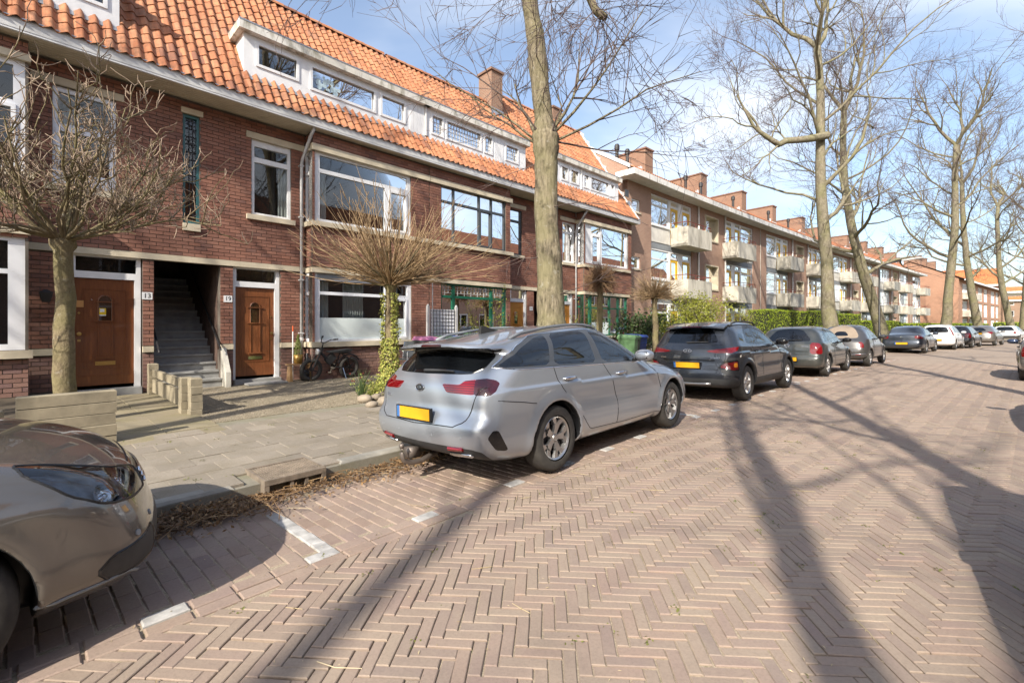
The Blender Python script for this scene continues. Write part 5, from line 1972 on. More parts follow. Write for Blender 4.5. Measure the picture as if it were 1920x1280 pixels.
# ------------------------------------------------------------------ pollards in the front gardens
def pollard_trunk(H, r0, r1, head, seed):
    rr = np.random.default_rng(seed)
    z = np.concatenate([np.linspace(-.05, H - .15, 12), [H - .08, H, H + .08]])
    r = np.concatenate([np.linspace(r0 * 1.15, r1, 12), [head * .9, head, head * .55]])
    x = np.cumsum(rr.normal(0, .010, len(z))); y = np.cumsum(rr.normal(0, .010, len(z)))
    x -= x[-1]; y -= y[-1]
    n = 14
    th = np.linspace(0, 2 * np.pi, n, endpoint=False)
    m = MB()
    v = []
    for i in range(len(z)):
        q = r[i] * (1 + .05 * np.sin(th * 3 + z[i] * 2) + rr.normal(0, .02 if i < 11 else .09, n))
        v.append(np.column_stack([x[i] + q * np.cos(th), y[i] + q * np.sin(th), np.full(n, z[i])]))
    i = np.arange(len(z) - 1)[:, None] * n; k = np.arange(n)[None, :]; k2 = (k + 1) % n
    e = (len(z) - 1) * n
    m.add(np.concatenate(v), np.stack([i + k, i + k2, i + n + k2, i + n + k], -1).reshape(-1, 4), [[e, e + j, e + j + 1] for j in range(1, n - 1)])
    return m


# 1: the near one, candelabra of crooked mossy branches with short spurs
po = 3.2
s1 = px_s(118, po)
g = Grow(3, 3)
H1 = 2.42
for j in range(30):
    a = j * 2.399
    e = g.r.uniform(.05, 1.3)
    d = np.array([math.cos(a) * math.cos(e), math.sin(a) * math.cos(e), math.sin(e)])
    L = g.r.uniform(1.5, 2.3) * (1.0 if e > .5 else .85)
    pts, _ = g.path(np.array([math.cos(a) * .11, math.sin(a) * .11, H1 + .02]), d, L, 8, .14, .07)
    rad = np.linspace(.023, .007, 9)
    g.wood.tube(pts, rad, 6, cap=False)
    for q in range(9):
        i = g.r.integers(2, 8)
        bd = unit(pts[i + 1] - pts[i]); side = unit(np.cross(bd, g.r.normal(0, 1, 3)))
        p2, _ = g.path(pts[i], unit(bd * .7 + side * .8 + np.array([0, 0, .25])), g.r.uniform(.4, 1.0), 5, .22, .10)
        g.wood.tube(p2, np.linspace(.009, .005, 6), 4, cap=False)
        for w in range(7):
            k = g.r.integers(1, 6)
            p3, _ = g.path(p2[k], unit(g.r.normal(0, .6, 3) + np.array([0, 0, .7])), g.r.uniform(.10, .34), 3, .25, .15)
            g.twigs.tube(p3, np.array([.0065, .006, .005, .0045]), 3, cap=False)
finish_tree('pollard_tree', 'garden pollard with crooked mossy branches and a thick trunk before the red brown door', g, pollard_trunk(H1, .108, .098, .135, 1), W(s1, po, .2), bark='pollard_bark', twigmat='whip2')

# 2: straight tan whips, ivy round the trunk
po2 = 3.9
s2 = px_s(732, po2)
g = Grow(4, 3)
H2 = 2.22
for j in range(250):
    a = g.r.uniform(0, 6.3)
    e = math.asin(g.r.uniform(-.05, 1.0))
    d = np.array([math.cos(a) * math.cos(e), math.sin(a) * math.cos(e), math.sin(e)])
    p0 = np.array([math.cos(a) * .12, math.sin(a) * .12, H2 + g.r.uniform(-.06, .14)])
    L = g.r.uniform(.9, 2.35) * (.72 + .28 * math.cos(e))
    pts, _ = g.path(p0, d, L, 7, .055, .035)
    g.twigs.tube(pts, np.linspace(.0115, .0045, 8), 4, cap=False)
    for q in range(g.r.integers(1, 5)):
        i = g.r.integers(2, 7)
        bd = unit(pts[i + 1] - pts[i]); side = unit(np.cross(bd, g.r.normal(0, 1, 3)))
        p2, _ = g.path(pts[i], unit(bd + side * .55), g.r.uniform(.2, .7), 3, .07, .05)
        g.twigs.tube(p2, np.linspace(.006, .0035, 4), 3, cap=False)
    if j % 6 == 0:
        g.wood.tube(pts[:4], np.linspace(.022, .012, 4), 6, cap=False)
pol2 = finish_tree('pollard_tree', 'pollard with straight tan shoots and an ivy clad trunk before the white bay window', g, pollard_trunk(H2, .112, .094, .14, 2), W(s2, po2, .1), bark='pollard_bark', twigmat='whip')


def ball(px, o, zc, H, L0, L1, n, emin, mat, label, seed):
    s = px_s(px, o)
    g = Grow(seed, 2)
    for j in range(n):
        a = g.r.uniform(0, 6.3); e = math.asin(g.r.uniform(emin, 1.0))
        d = np.array([math.cos(a) * math.cos(e), math.sin(a) * math.cos(e), math.sin(e)])
        pts, _ = g.path(np.array([0, 0, H]) + d * .06, d, g.r.uniform(L0, L1), 4, .10, .02)
        g.twigs.tube(pts, np.linspace(.010, .0045, 5), 3, cap=False)
        for q in range(2):
            i = g.r.integers(1, 4)
            p2, _ = g.path(pts[i], unit(d + g.r.normal(0, .45, 3)), g.r.uniform(.12, .3), 2, .1, .02)
            g.twigs.tube(p2, np.array([.006, .005, .004]), 3, cap=False)
        if j % 9 == 0:
            g.wood.tube(pts[:3], [.03, .022, .014], 5, cap=False)
    return finish_tree('pollard_tree', label, g, pollard_trunk(H, .10, .085, .12, seed), W(s, o, .1), bark='pollard_bark', twigmat=mat)


ball(1127, 4.0, 3.1, 2.75, .32, .58, 420, -.75, 'whip3', 'small pollard clipped to a dense brown ball before the green shop-like window', 31)
ball(1228, 4.6, 2.4, 2.30, .35, 1.05, 380, -.15, 'whip', 'slim pale trunked pollard with an upright broom of tan shoots beside the wheelie bins', 32)

# ------------------------------------------------------------------ leaves
def mat_leaf(name, cols, trans=.35):
    m = Mat(name, cols[0], .55, spec=.4)
    n = len(cols)
    m.base(m.ramp(m.rand(), [(i / (n - 1), c) for i, c in enumerate(cols)]))
    nt = m.nt
    out = [x for x in nt.nodes if x.type == 'OUTPUT_MATERIAL'][0]
    tr = m.node("ShaderNodeBsdfTranslucent")
    m.ln(m.col, tr.inputs[0])
    mx = m.node("ShaderNodeMixShader"); mx.inputs[0].default_value = trans
    m.ln(m.b.outputs[0], mx.inputs[1]); m.ln(tr.outputs[0], mx.inputs[2]); m.ln(mx.outputs[0], out.inputs[0])
    return m.m


M['leaf_hedge'] = mat_leaf('hedge_leaf', [(0.18, 0.27, 0.02), (0.32, 0.42, 0.03), (0.44, 0.52, 0.05), (0.24, 0.34, 0.03)])
M['leaf_dark'] = mat_leaf('laurel_leaf', [(0.025, 0.05, 0.015), (0.05, 0.09, 0.025), (0.08, 0.12, 0.035), (0.035, 0.06, 0.02)], .15)
M['leaf_yellow'] = mat_leaf('yellow_green_leaf', [(0.22, 0.26, 0.03), (0.34, 0.36, 0.05), (0.42, 0.42, 0.08), (0.26, 0.30, 0.03)])
M['leaf_pale'] = mat_leaf('pale_blossom', [(0.44, 0.40, 0.24), (0.52, 0.47, 0.30), (0.36, 0.34, 0.16)])
M['leaf_ivy'] = mat_leaf('variegated_ivy_leaf', [(0.30, 0.33, 0.06), (0.48, 0.46, 0.12), (0.40, 0.42, 0.10), (0.16, 0.22, 0.04), (0.55, 0.50, 0.17)], .2)
M['leaf_conifer'] = mat_leaf('dwarf_conifer_needles', [(0.12, 0.15, 0.03), (0.22, 0.24, 0.06), (0.09, 0.13, 0.03)], .15)
M['hedge_core'] = plain('hedge_inner_twigs', (0.03, 0.035, 0.012), .95, var=.4)


def leaves(P, size, rng=RNG, N=None, aspect=.6, droop=.0):
    """one small folded leaf (two triangles) at each point; N optional facing directions"""
    n = len(P)
    d = rng.normal(0, 1, (n, 3)); d /= np.linalg.norm(d, axis=1)[:, None]
    f = rng.normal(0, 1, (n, 3))
    if N is not None:
        f = N * 1.6 + f * .8
    w = np.cross(d, f); w /= np.linalg.norm(w, axis=1)[:, None] + 1e-9
    d = np.cross(f, w); d /= np.linalg.norm(d, axis=1)[:, None] + 1e-9
    d[:, 2] -= droop
    s = size * rng.uniform(.6, 1.3, n)[:, None]
    up = np.cross(w, d)
    a = P - d * s * .5; b = P + w * s * .5 * aspect + up * s * .08; c = P + d * s * .5; e = P - w * s * .5 * aspect + up * s * .08
    v = np.stack([a, b, c, e], 1).reshape(-1, 3)
    m = MB(); m.add(v, np.arange(n * 4).reshape(-1, 4))
    return m


def hedge(s0, s1, o0, o1, z1, label, n, leaf=.07):
    t = thing('hedge', label, 'hedge', W((s0 + s1) / 2, (o0 + o1) / 2, 0.05), 0, 'clipped hedges before the apartment block')
    c = MB(True); c.box(s0 + .08, s1 - .08, o0 + .08, o1 - .08, 0.0, z1 - .08, seg=max(1, int(s1 - s0)))
    c.build('hedge_wood', M['hedge_core'], t)
    A = [(s1 - s0) * (o1 - o0), (s1 - s0) * z1, (s1 - s0) * z1 * .3, (o1 - o0) * z1, (o1 - o0) * z1]
    f = RNG.choice(5, n, p=np.array(A) / sum(A))
    S = RNG.uniform(s0, s1, n); O = RNG.uniform(o0, o1, n); Z = RNG.uniform(0.05, z1, n)
    j = np.abs(RNG.normal(0, .045, n))
    bump = .06 * np.sin(S * 3.1) * np.cos(Z * 2.7)
    O = np.where(f == 1, o1 - j + bump, np.where(f == 2, o0 + j, O)); Z = np.where(f == 0, z1 - j + .05 * np.sin(S * 2.3), Z)
    S = np.where(f == 3, s0 + j, np.where(f == 4, s1 - j, S))
    wp = Wv(np.column_stack([S, O, Z]))
    tt = heading(S)
    no = np.stack([np.cos(tt), -np.sin(tt), 0 * tt], -1); ns = np.stack([np.sin(tt), np.cos(tt), 0 * tt], -1)
    N = np.where((f == 0)[:, None], np.array([0, 0, 1.]), np.where((f == 1)[:, None], no, np.where((f == 2)[:, None], -no, np.where((f == 3)[:, None], -ns, ns))))
    leaves(wp - np.array(world_loc(t)), leaf, N=N).build('foliage', M['leaf_hedge'], t)
    return t


hedge(26.3, 33.2, 3.3, 4.35, 2.32, 'tall bright green clipped hedge nearest, above the small dark hatchback', 9000)
hedge(34.3, 39.5, 3.3, 4.45, 2.42, 'tall clipped hedge between the dark gap and the straight tree trunk', 6000)
hedge(40.2, 44.5, 3.3, 4.6, 2.30, 'clipped hedge just beyond the straight tree trunk', 4500, .08)
hedge(45.3, 57.0, 3.3, 4.8, 1.85, 'lower bushy hedge around the lamp post', 6500, .10)
hedge(59.0, 78.0, 3.6, 5.4, 1.65, 'long low hedge behind the dark blue saloon', 6000, .13)
hedge(82.0, 100.0, 4.0, 6.2, 1.7, 'low hedge before the blank orange gable', 5000, .15)
hedge(104.0, 140.0, 6.0, 8.6, 1.9, 'farthest low hedge between the leaning trunks', 6000, .20)


def shrub(px, o, z0, z1, rs, ro, n, leafmat, size, label, seed, stems=26, name='shrub', loose=.5, twig='twig', extra=None):
    s = px_s(px, o)
    t = thing(name, label, 'shrub', W(s, o, .08))
    rr = np.random.default_rng(seed)
    g = Grow(seed, 3, .004)
    tips = []
    for j in range(stems):
        a = rr.uniform(0, 6.3)
        lean = rr.uniform(0, .75) * loose * 1.6
        d = np.array([math.cos(a) * lean, math.sin(a) * lean, 1.0])
        pts, _ = g.path(np.array([rr.normal(0, rs * .2), rr.normal(0, ro * .2), 0]), d, (z1 - .05) * rr.uniform(.7, 1.0), 7, .12, .04)
        g.twigs.tube(pts, np.linspace(.012, .004, 8), 4, cap=False)
        for q in range(5):
            i = rr.integers(2, 7)
            p2, _ = g.path(pts[i], unit(pts[i] - pts[i - 1]) + rr.normal(0, .6, 3), rr.uniform(.25, .7), 3, .15, .05)
            g.twigs.tube(p2, np.linspace(.006, .003, 4), 3, cap=False)
            tips += list(p2[1:])
        tips += list(pts[2:])
    g.twigs.build('stems', M[twig], t)
    tips = np.array(tips)
    tips = tips[tips[:, 2] > z0]
    P = tips[rr.integers(0, len(tips), n)] + rr.normal(0, 1, (n, 3)) * np.array([rs * .13, ro * .13, .10])
    P = P[P[:, 2] > z0 * .6]
    leaves(P, size, rr).build('foliage', M[leafmat], t)
    if extra:
        k, m2 = extra
        P = tips[rr.integers(0, len(tips), k)] + rr.normal(0, .07, (k, 3))
        P = P[P[:, 2] > z1 * .55]
        leaves(P, size * .8, rr).build('blossom', M[m2], t)
    return t


shrub(1190, 3.0, .1, 2.0, .9, .8, 2600, 'leaf_dark', .12, 'glossy dark green laurel behind the wheelie bins', 41, 30, loose=.5)
shrub(1238, 2.6, .1, 1.9, .9, .8, 1900, 'leaf_dark', .12, 'dark evergreen shrub just behind the slim pale trunk', 47, 24, loose=.5)
shrub(1300, 3.6, .2, 3.0, 1.4, 1.0, 8500, 'leaf_yellow', .085, 'tall loose yellow green shrub with pale blossom above the dark compact crossover', 42, 44, loose=.55, extra=(1700, 'leaf_pale'))
shrub(1268, 4.0, .2, 1.9, 1.0, .8, 3000, 'leaf_yellow', .08, 'low yellow green shrub left of the tall blossoming one', 43, 24)
shrub(1392, 3.4, .3, 2.6, .8, .6, 900, 'leaf_yellow', .07, 'thin yellow green shrub beside the white downpipe of the flats', 44, 18)
shrub(1535, 3.2, 1.5, 3.0, 1.0, .6, 700, 'leaf_pale', .09, 'pale blossoming bush standing above the hedge', 45, 20)
shrub(938, 1.0, .4, 2.7, .25, .25, 420, 'leaf_yellow', .06, 'tall thin climbing plant beside the green window post', 46, 7, loose=.12, name='climbing_plant')
shrub(903, 1.4, .2, 1.65, .55, .4, 420, 'leaf_yellow', .07, 'yellow flowering garden shrub over the roof of the silver estate car', 48, 12)
shrub(872, 1.2, .2, 1.6, .4, .4, 260, 'leaf_dark', .07, 'small dark garden shrub under the leaded green window', 49, 9)
shrub(1085, .5, .4, 2.3, .35, .3, 360, 'leaf_yellow', .07, 'sparse yellow creeper around the second orange door', 50, 9, loose=.25, name='climbing_plant')

# ivy on the second pollard
n = 3400
z = RNG.uniform(0, 1, n) ** 1.25 * 2.0; a = RNG.uniform(0, 6.3, n)
r = .115 + np.abs(RNG.normal(0, .035, n)) + .10 * np.exp(-z * 2.2)
P = np.column_stack([r * np.cos(a), r * np.sin(a), z])
keep = ~((z > 1.1) & (np.abs(a - 4.6) < .5))
P = P[keep]; a = a[keep]
n2 = 1300
b = np.column_stack([RNG.normal(-.12, .22, n2), RNG.normal(-.1, .2, n2), np.abs(RNG.normal(.02, .12, n2)) + .03])
iv = leaves(np.concatenate([P, b]), .055, N=np.concatenate([np.column_stack([np.cos(a), np.sin(a), 0 * a + .3]), np.tile([0, -.3, 1.], (n2, 1))]))
io = iv.build('ivy', M['leaf_ivy'], None)
io.location = W(s2, po2, .1)
tag(io, 'yellow variegated ivy climbing the trunk of the tan pollard', 'ivy')

# stones and grassy plant at its foot
M['cobble'] = plain('rounded_boulder', (0.30, 0.25, 0.19), .85, var=.25, scale=8, bump=.3)
for i, (px, py, r) in enumerate(((684, 752, .12), (706, 748, .10), (722, 757, .13), (697, 762, .09), (716, 742, .10))):
    Y = (CZ - .1) * 853 / (py - 610); X = (px - 960) / 853 * Y
    m = MB(); m.lathe([(0.001, -.6 * r), (.7 * r, -.45 * r), (r, .05 * r), (.85 * r, .45 * r), (.45 * r, .68 * r), (0.001, .74 * r)], 12)
    m.v[0] *= 1 + RNG.normal(0, .05, m.v[0].shape)
    st = m.build('boulder', M['cobble'], None, smooth=True)
    st.location = (X, Y, .1 + r * .3); st.scale = (1.25, .9, 1); st.rotation_euler = (0, 0, i * 1.3)
    tag(st, ('largest rounded stone at the foot of the ivy trunk', 'small round stone second from the left at the ivy', 'rounded stone closest to the silver car at the ivy foot', 'low round stone in front of the ivy clump', 'round stone tucked behind the others at the ivy foot')[i], 'stone', 'stones round the ivy trunk')
Y = (CZ - .1) * 853 / 138; X = (678 - 960) / 853 * Y
tf = thing('tufted_plant', 'thin grassy plant with upright blades beside the boulders', 'plant', (X, Y, .1))
m = MB()
for k in range(60):
    a = RNG.uniform(0, 6.3); L = RNG.uniform(.25, .6); b = RNG.uniform(.05, .35)
    p = np.array([[.03 * math.cos(a), .03 * math.sin(a), 0], [b * .4 * math.cos(a), b * .4 * math.sin(a), L * .6], [b * math.cos(a), b * math.sin(a), L]])
    m.tube(p, [.004, .004, .001], 3, cap=False)
m.build('blades', M['leaf_dark'], tf)
m = MB()
for k in range(9):
    a = RNG.uniform(0, 6.3)
    m.lathe([(.001, -.015), (.018, 0), (.001, .02)], 5, (.2 * math.cos(a), .2 * math.sin(a), RNG.uniform(.3, .5)))
m.build('seed_heads', plain('dry_red_flower', (.16, .03, .02), .8), tf, kind='stuff')


# ------------------------------------------------------------------ cars
def chaikin(p, n=2):
    p = np.asarray(p, float)
    for _ in range(n):
        a = p * .75 + np.roll(p, -1, 0) * .25
        b = p * .25 + np.roll(p, -1, 0) * .75
        p = np.stack([a, b], 1).reshape(-1, 2)
    return p


def rounded(p):
    p = np.asarray(p, float)
    a = p * .9 + np.roll(p, -1, 0) * .1
    b = p * .1 + np.roll(p, -1, 0) * .9
    return np.stack([a, b], 1).reshape(-1, 2)


def poly_sdf(P, poly):
    """signed distance of points (n,2) to a closed polygon, negative inside"""
    P = np.asarray(P, float); poly = np.asarray(poly, float)
    d = np.full(len(P), 1e9); ins = np.zeros(len(P), bool)
    for i in range(len(poly)):
        a, b = poly[i], poly[(i + 1) % len(poly)]
        e = b - a; w = P - a
        t = np.clip((w @ e) / (e @ e + 1e-12), 0, 1)
        d = np.minimum(d, np.hypot(w[:, 0] - e[0] * t, w[:, 1] - e[1] * t))
        c = (a[1] > P[:, 1]) != (b[1] > P[:, 1])
        if abs(e[1]) > 1e-12:
            ins ^= c & (P[:, 0] < e[0] * (P[:, 1] - a[1]) / e[1] + a[0])
    return np.where(ins, -d, d)


def surface_nets(F, org, h):
    s = F < 0
    nx, ny, nz = F.shape
    C = [s[i:nx - 1 + i, j:ny - 1 + j, k:nz - 1 + k] for i in (0, 1) for j in (0, 1) for k in (0, 1)]
    cnt = sum(c.astype(np.int8) for c in C)
    mixed = (cnt > 0) & (cnt < 8)
    idx = np.argwhere(mixed)
    vid = np.full(mixed.shape, -1, np.int64); vid[mixed] = np.arange(len(idx))
    acc = np.zeros((len(idx), 3)); w = np.zeros(len(idx))
    for ax in range(3):
        o = [a for a in range(3) if a != ax]
        for u in (0, 1):
            for v in (0, 1):
                a = idx.copy(); a[:, o[0]] += u; a[:, o[1]] += v
                b = a.copy(); b[:, ax] += 1
                fa = F[a[:, 0], a[:, 1], a[:, 2]]; fb = F[b[:, 0], b[:, 1], b[:, 2]]
                m = (fa < 0) != (fb < 0)
                t = fa[m] / (fa[m] - fb[m])
                p = a[m].astype(float); p[:, ax] += t
                acc[m] += p; w[m] += 1
    V = acc / w[:, None] * h + org
    Q = []
    for ax in range(3):
        o1, o2 = (ax + 1) % 3, (ax + 2) % 3
        sl0 = [slice(None)] * 3; sl1 = [slice(None)] * 3
        sl0[ax] = slice(0, -1); sl1[ax] = slice(1, None)
        a = s[tuple(sl0)]; b = s[tuple(sl1)]
        e = np.argwhere(a != b)
        e = e[(e[:, o1] > 0) & (e[:, o2] > 0) & (e[:, o1] < F.shape[o1] - 1) & (e[:, o2] < F.shape[o2] - 1)]
        c = []
        for u, v in ((-1, -1), (0, -1), (0, 0), (-1, 0)):
            k = e.copy(); k[:, o1] += u; k[:, o2] += v
            c.append(vid[k[:, 0], k[:, 1], k[:, 2]])
        q = np.stack(c, 1)
        fl = ~a[e[:, 0], e[:, 1], e[:, 2]]
        q[fl] = q[fl][:, ::-1]
        Q.append(q)
    return V, np.concatenate(Q)


class Grid:
    def __init__(self, F, org, h):
        self.F, self.org, self.h = F, np.asarray(org), h

    def samp(self, P):
        x = (P - self.org) / self.h
        i = np.clip(np.floor(x).astype(int), 0, np.array(self.F.shape) - 2)
        f = np.clip(x - i, 0, 1)
        out = 0
        for a in (0, 1):
            for b in (0, 1):
                for c in (0, 1):
                    wgt = (f[:, 0] if a else 1 - f[:, 0]) * (f[:, 1] if b else 1 - f[:, 1]) * (f[:, 2] if c else 1 - f[:, 2])
                    out = out + wgt * self.F[i[:, 0] + a, i[:, 1] + b, i[:, 2] + c]
        return out

    def grad(self, P):
        e = self.h * .75
        g = np.stack([self.samp(P + np.eye(3)[k] * e) - self.samp(P - np.eye(3)[k] * e) for k in range(3)], 1)
        return g / (2 * e)

    def project(self, P, n=4):
        P = np.array(P, float)
        for _ in range(n):
            g = self.grad(P)
            P -= (self.samp(P) / (np.sum(g * g, 1) + 1e-6))[:, None] * g * .9
        return P


def split(m, gv):
    V, N, T = m
    s = gv < 0
    c = s[T].sum(1)
    tin, tout = T[c == 3], T[c == 0]
    mix = T[(c == 1) | (c == 2)]
    if len(mix):
        lone = np.where(s[mix].sum(1) == 1, 1, 0)
        pos = np.argmax(s[mix] == lone[:, None].astype(bool), 1)
        r = np.arange(len(mix))
        v0, v1, v2 = mix[r, pos], mix[r, (pos + 1) % 3], mix[r, (pos + 2) % 3]
        def cut(a, b):
            t = (gv[a] / (gv[a] - gv[b] + 1e-15))[:, None]
            n_ = N[a] + (N[b] - N[a]) * t
            return V[a] + (V[b] - V[a]) * t, n_ / (np.linalg.norm(n_, axis=1)[:, None] + 1e-9)
        p1, n1 = cut(v0, v1); p2, n2 = cut(v0, v2)
        k = len(V); q = len(mix)
        i1 = k + np.arange(q); i2 = k + q + np.arange(q)
        V = np.concatenate([V, p1, p2]); N = np.concatenate([N, n1, n2])
        t1 = np.stack([v0, i1, i2], 1); t2 = np.concatenate([np.stack([i1, v1, v2], 1), np.stack([i1, v2, i2], 1)])
        li = lone == 1
        tin = np.concatenate([tin, t1[li], t2[np.concatenate([~li, ~li])]])
        tout = np.concatenate([tout, t1[~li], t2[np.concatenate([li, li])]])
    return (V, N, tin), (V, N, tout)


def compact(m):
    V, N, T = m
    u, inv = np.unique(T.ravel(), return_inverse=True)
    return V[u], N[u], inv.reshape(-1, 3)


def mat_paint(name, col, metal=.55, rough=.32, dust=.1):
    m = Mat(name, col, rough, metal, coat=1.0)
    d = tuple(x * .8 + .2 * y for x, y in zip(lin(col)[:3], (.30, .26, .2)))
    c = m.mix(m.rng(m.noise(3.5, 5, .6, vec=m.coord("Object")), .4, .75, 0, dust * 3), col, d)
    bf = m.node("ShaderNodeNewGeometry").outputs["Backfacing"]
    m.base(m.mix(bf, c, (.02, .02, .02)))
    m.rough(m.rng(bf, 0, 1, rough, .9))
    m.ln(m.rng(bf, 0, 1, metal, 0), m.b.inputs["Metallic"])
    m.ln(m.rng(bf, 0, 1, 1, 0), m.b.inputs["Coat Weight"])
    return m.m


M['plastic'] = plain('grey_black_plastic', (.035, .036, .038), .6, var=.2, scale=12)
M['pillar'] = plain('satin_grey_pillar', (.055, .06, .068), .35, var=.1)
M['trim'] = plain('gloss_black_trim', (.012, .012, .013), .15, var=0)
M['tyre'] = plain('dusty_tyre_rubber', (.045, .042, .038), .85, var=.3, scale=14, bump=.2)
M['rim'] = plain('alloy_wheel', (.48, .48, .48), .3, .9, var=.08)
M['rimdark'] = plain('dark_wheel_pocket', (.03, .03, .032), .5, .4, var=0)
M['redlamp'] = Mat('red_lamp_lens', (.30, .008, .012), .08, coat=1.0)
_r = M['redlamp']
_wv = _r.node("ShaderNodeTexWave"); _wv.bands_direction = 'Z'; _wv.inputs["Scale"].default_value = 16
_r.ln(_r.coord("Object"), _wv.inputs["Vector"])
_r.base(_r.mix(_r.rng(_wv.outputs["Fac"], .35, .65, 0, 1), (.09, .002, .004), (.24, .005, .008)))
M['redlamp'] = _r.m
M['darkred'] = plain('smoked_red_lens', (.045, .002, .005), .06, coat=1.0, var=.3, scale=10)
M['amber'] = plain('amber_lens', (.75, .28, .02), .15, coat=1.0, var=.1)
M['clearlamp'] = plain('clear_lamp', (.62, .63, .65), .12, .3, coat=1.0, var=.15, scale=12)
M['headlamp'] = mat_glass('headlamp_glass', (.80, .84, .88), (.1, .1, .11), .95, 1.75)
M['lampbowl'] = plain('smoked_chrome_bowl', (.50, .51, .53), .35, .3, var=.5, scale=9)
M['plate'] = plain('yellow_plate', (.72, .37, .015), .4, var=.05, scale=20)
M['plateblue'] = plain('plate_blue', (.05, .16, .42), .4, var=0)
M['seat'] = plain('dark_grey_seat', (.035, .035, .038), .8, var=.2)


def wheel_meshes(Rt, w, rr, style, near=True):
    """tyre, rim and pocket meshes about the y axis; outside face towards -y"""
    n = 40 if near else 20
    ty = MB()
    prof = [(rr - .012, -w * .36), (rr + .01, -w * .46), ((Rt + rr) / 2, -w * .52), (Rt - .022, -w * .47), (Rt - .006, -w * .38), (Rt, -w * .2), (Rt, w * .2), (Rt - .006, w * .38), (Rt - .03, w * .5), (rr, w * .46)]
    rot = Matrix.Rotation(R(90), 4, 'X')
    ty.lathe([(a, b) for a, b in prof], n, m=rot)   # z -> -y after rotating about x
    rm = MB()
    f = -w * .40
    ring = [(rr - .003, -f + .00), (rr - .012, -f + .008), (rr - .026, -f - .004), (rr - .034, -f - .05), (rr - .04, f)]
    rm.lathe(ring, n, m=rot)
    rm.lathe([(.001, -f - .008), (.028, -f - .008), (.034, -f - .018), (.06, -f - .026), (.066, -f - .06)], 14, m=rot)
    def spoke(a, da0, da1, w0, w1, r0, r1):
        p0 = np.array([math.cos(a + da0), math.sin(a + da0)]) * r0; p1 = np.array([math.cos(a + da1), math.sin(a + da1)]) * r1
        d = unit(np.append(p1 - p0, 0))[:2]; q = np.array([-d[1], d[0]])
        v = []
        for yy in (f + .018, f + .05):
            k = 1 if yy < f + .03 else 1.25
            for p, ww in ((p0, w0), (p1, w1)):
                v += [(p[0] + q[0] * ww * k, yy if p is p0 else yy - .012, p[1] + q[1] * ww * k), (p[0] - q[0] * ww * k, yy if p is p0 else yy - .012, p[1] - q[1] * ww * k)]
        rm.add(v, [[0, 2, 3, 1], [4, 5, 7, 6], [0, 4, 6, 2], [1, 3, 7, 5]])
    for k in range(5):
        a = 2 * math.pi * k / 5 + .3
        if style == 'double':
            spoke(a, -.06, -.13, .017, .020, .04, rr * .62); spoke(a, .06, .13, .017, .020, .04, rr * .62)
            spoke(a, -.13, -.34, .020, .026, rr * .60, rr - .02); spoke(a, .13, .34, .020, .026, rr * .60, rr - .02)
        elif style == 'five':
            spoke(a, 0, 0, .035, .026, .04, rr - .02)
        else:
            for j in range(2):
                spoke(a + j * .63, 0, 0, .022, .028, .04, rr - .02)
    pk = MB()
    pk.lathe([(.001, -f - .075), (rr - .03, -f - .075)], n, m=rot)
    pk.lathe([(.05, -f - .06), (rr * .72, -f - .06), (rr * .72, -f - .07)], 20, m=rot)
    return ty.mesh('tyre', M['tyre'], True), rm.mesh('rim', M['rim'], False), pk.mesh('brake_disc', M['rimdark'], False)


def smax(a, b, k):
    h = np.maximum(k - np.abs(a - b), 0) / k
    return np.maximum(a, b) + h * h * k * .25


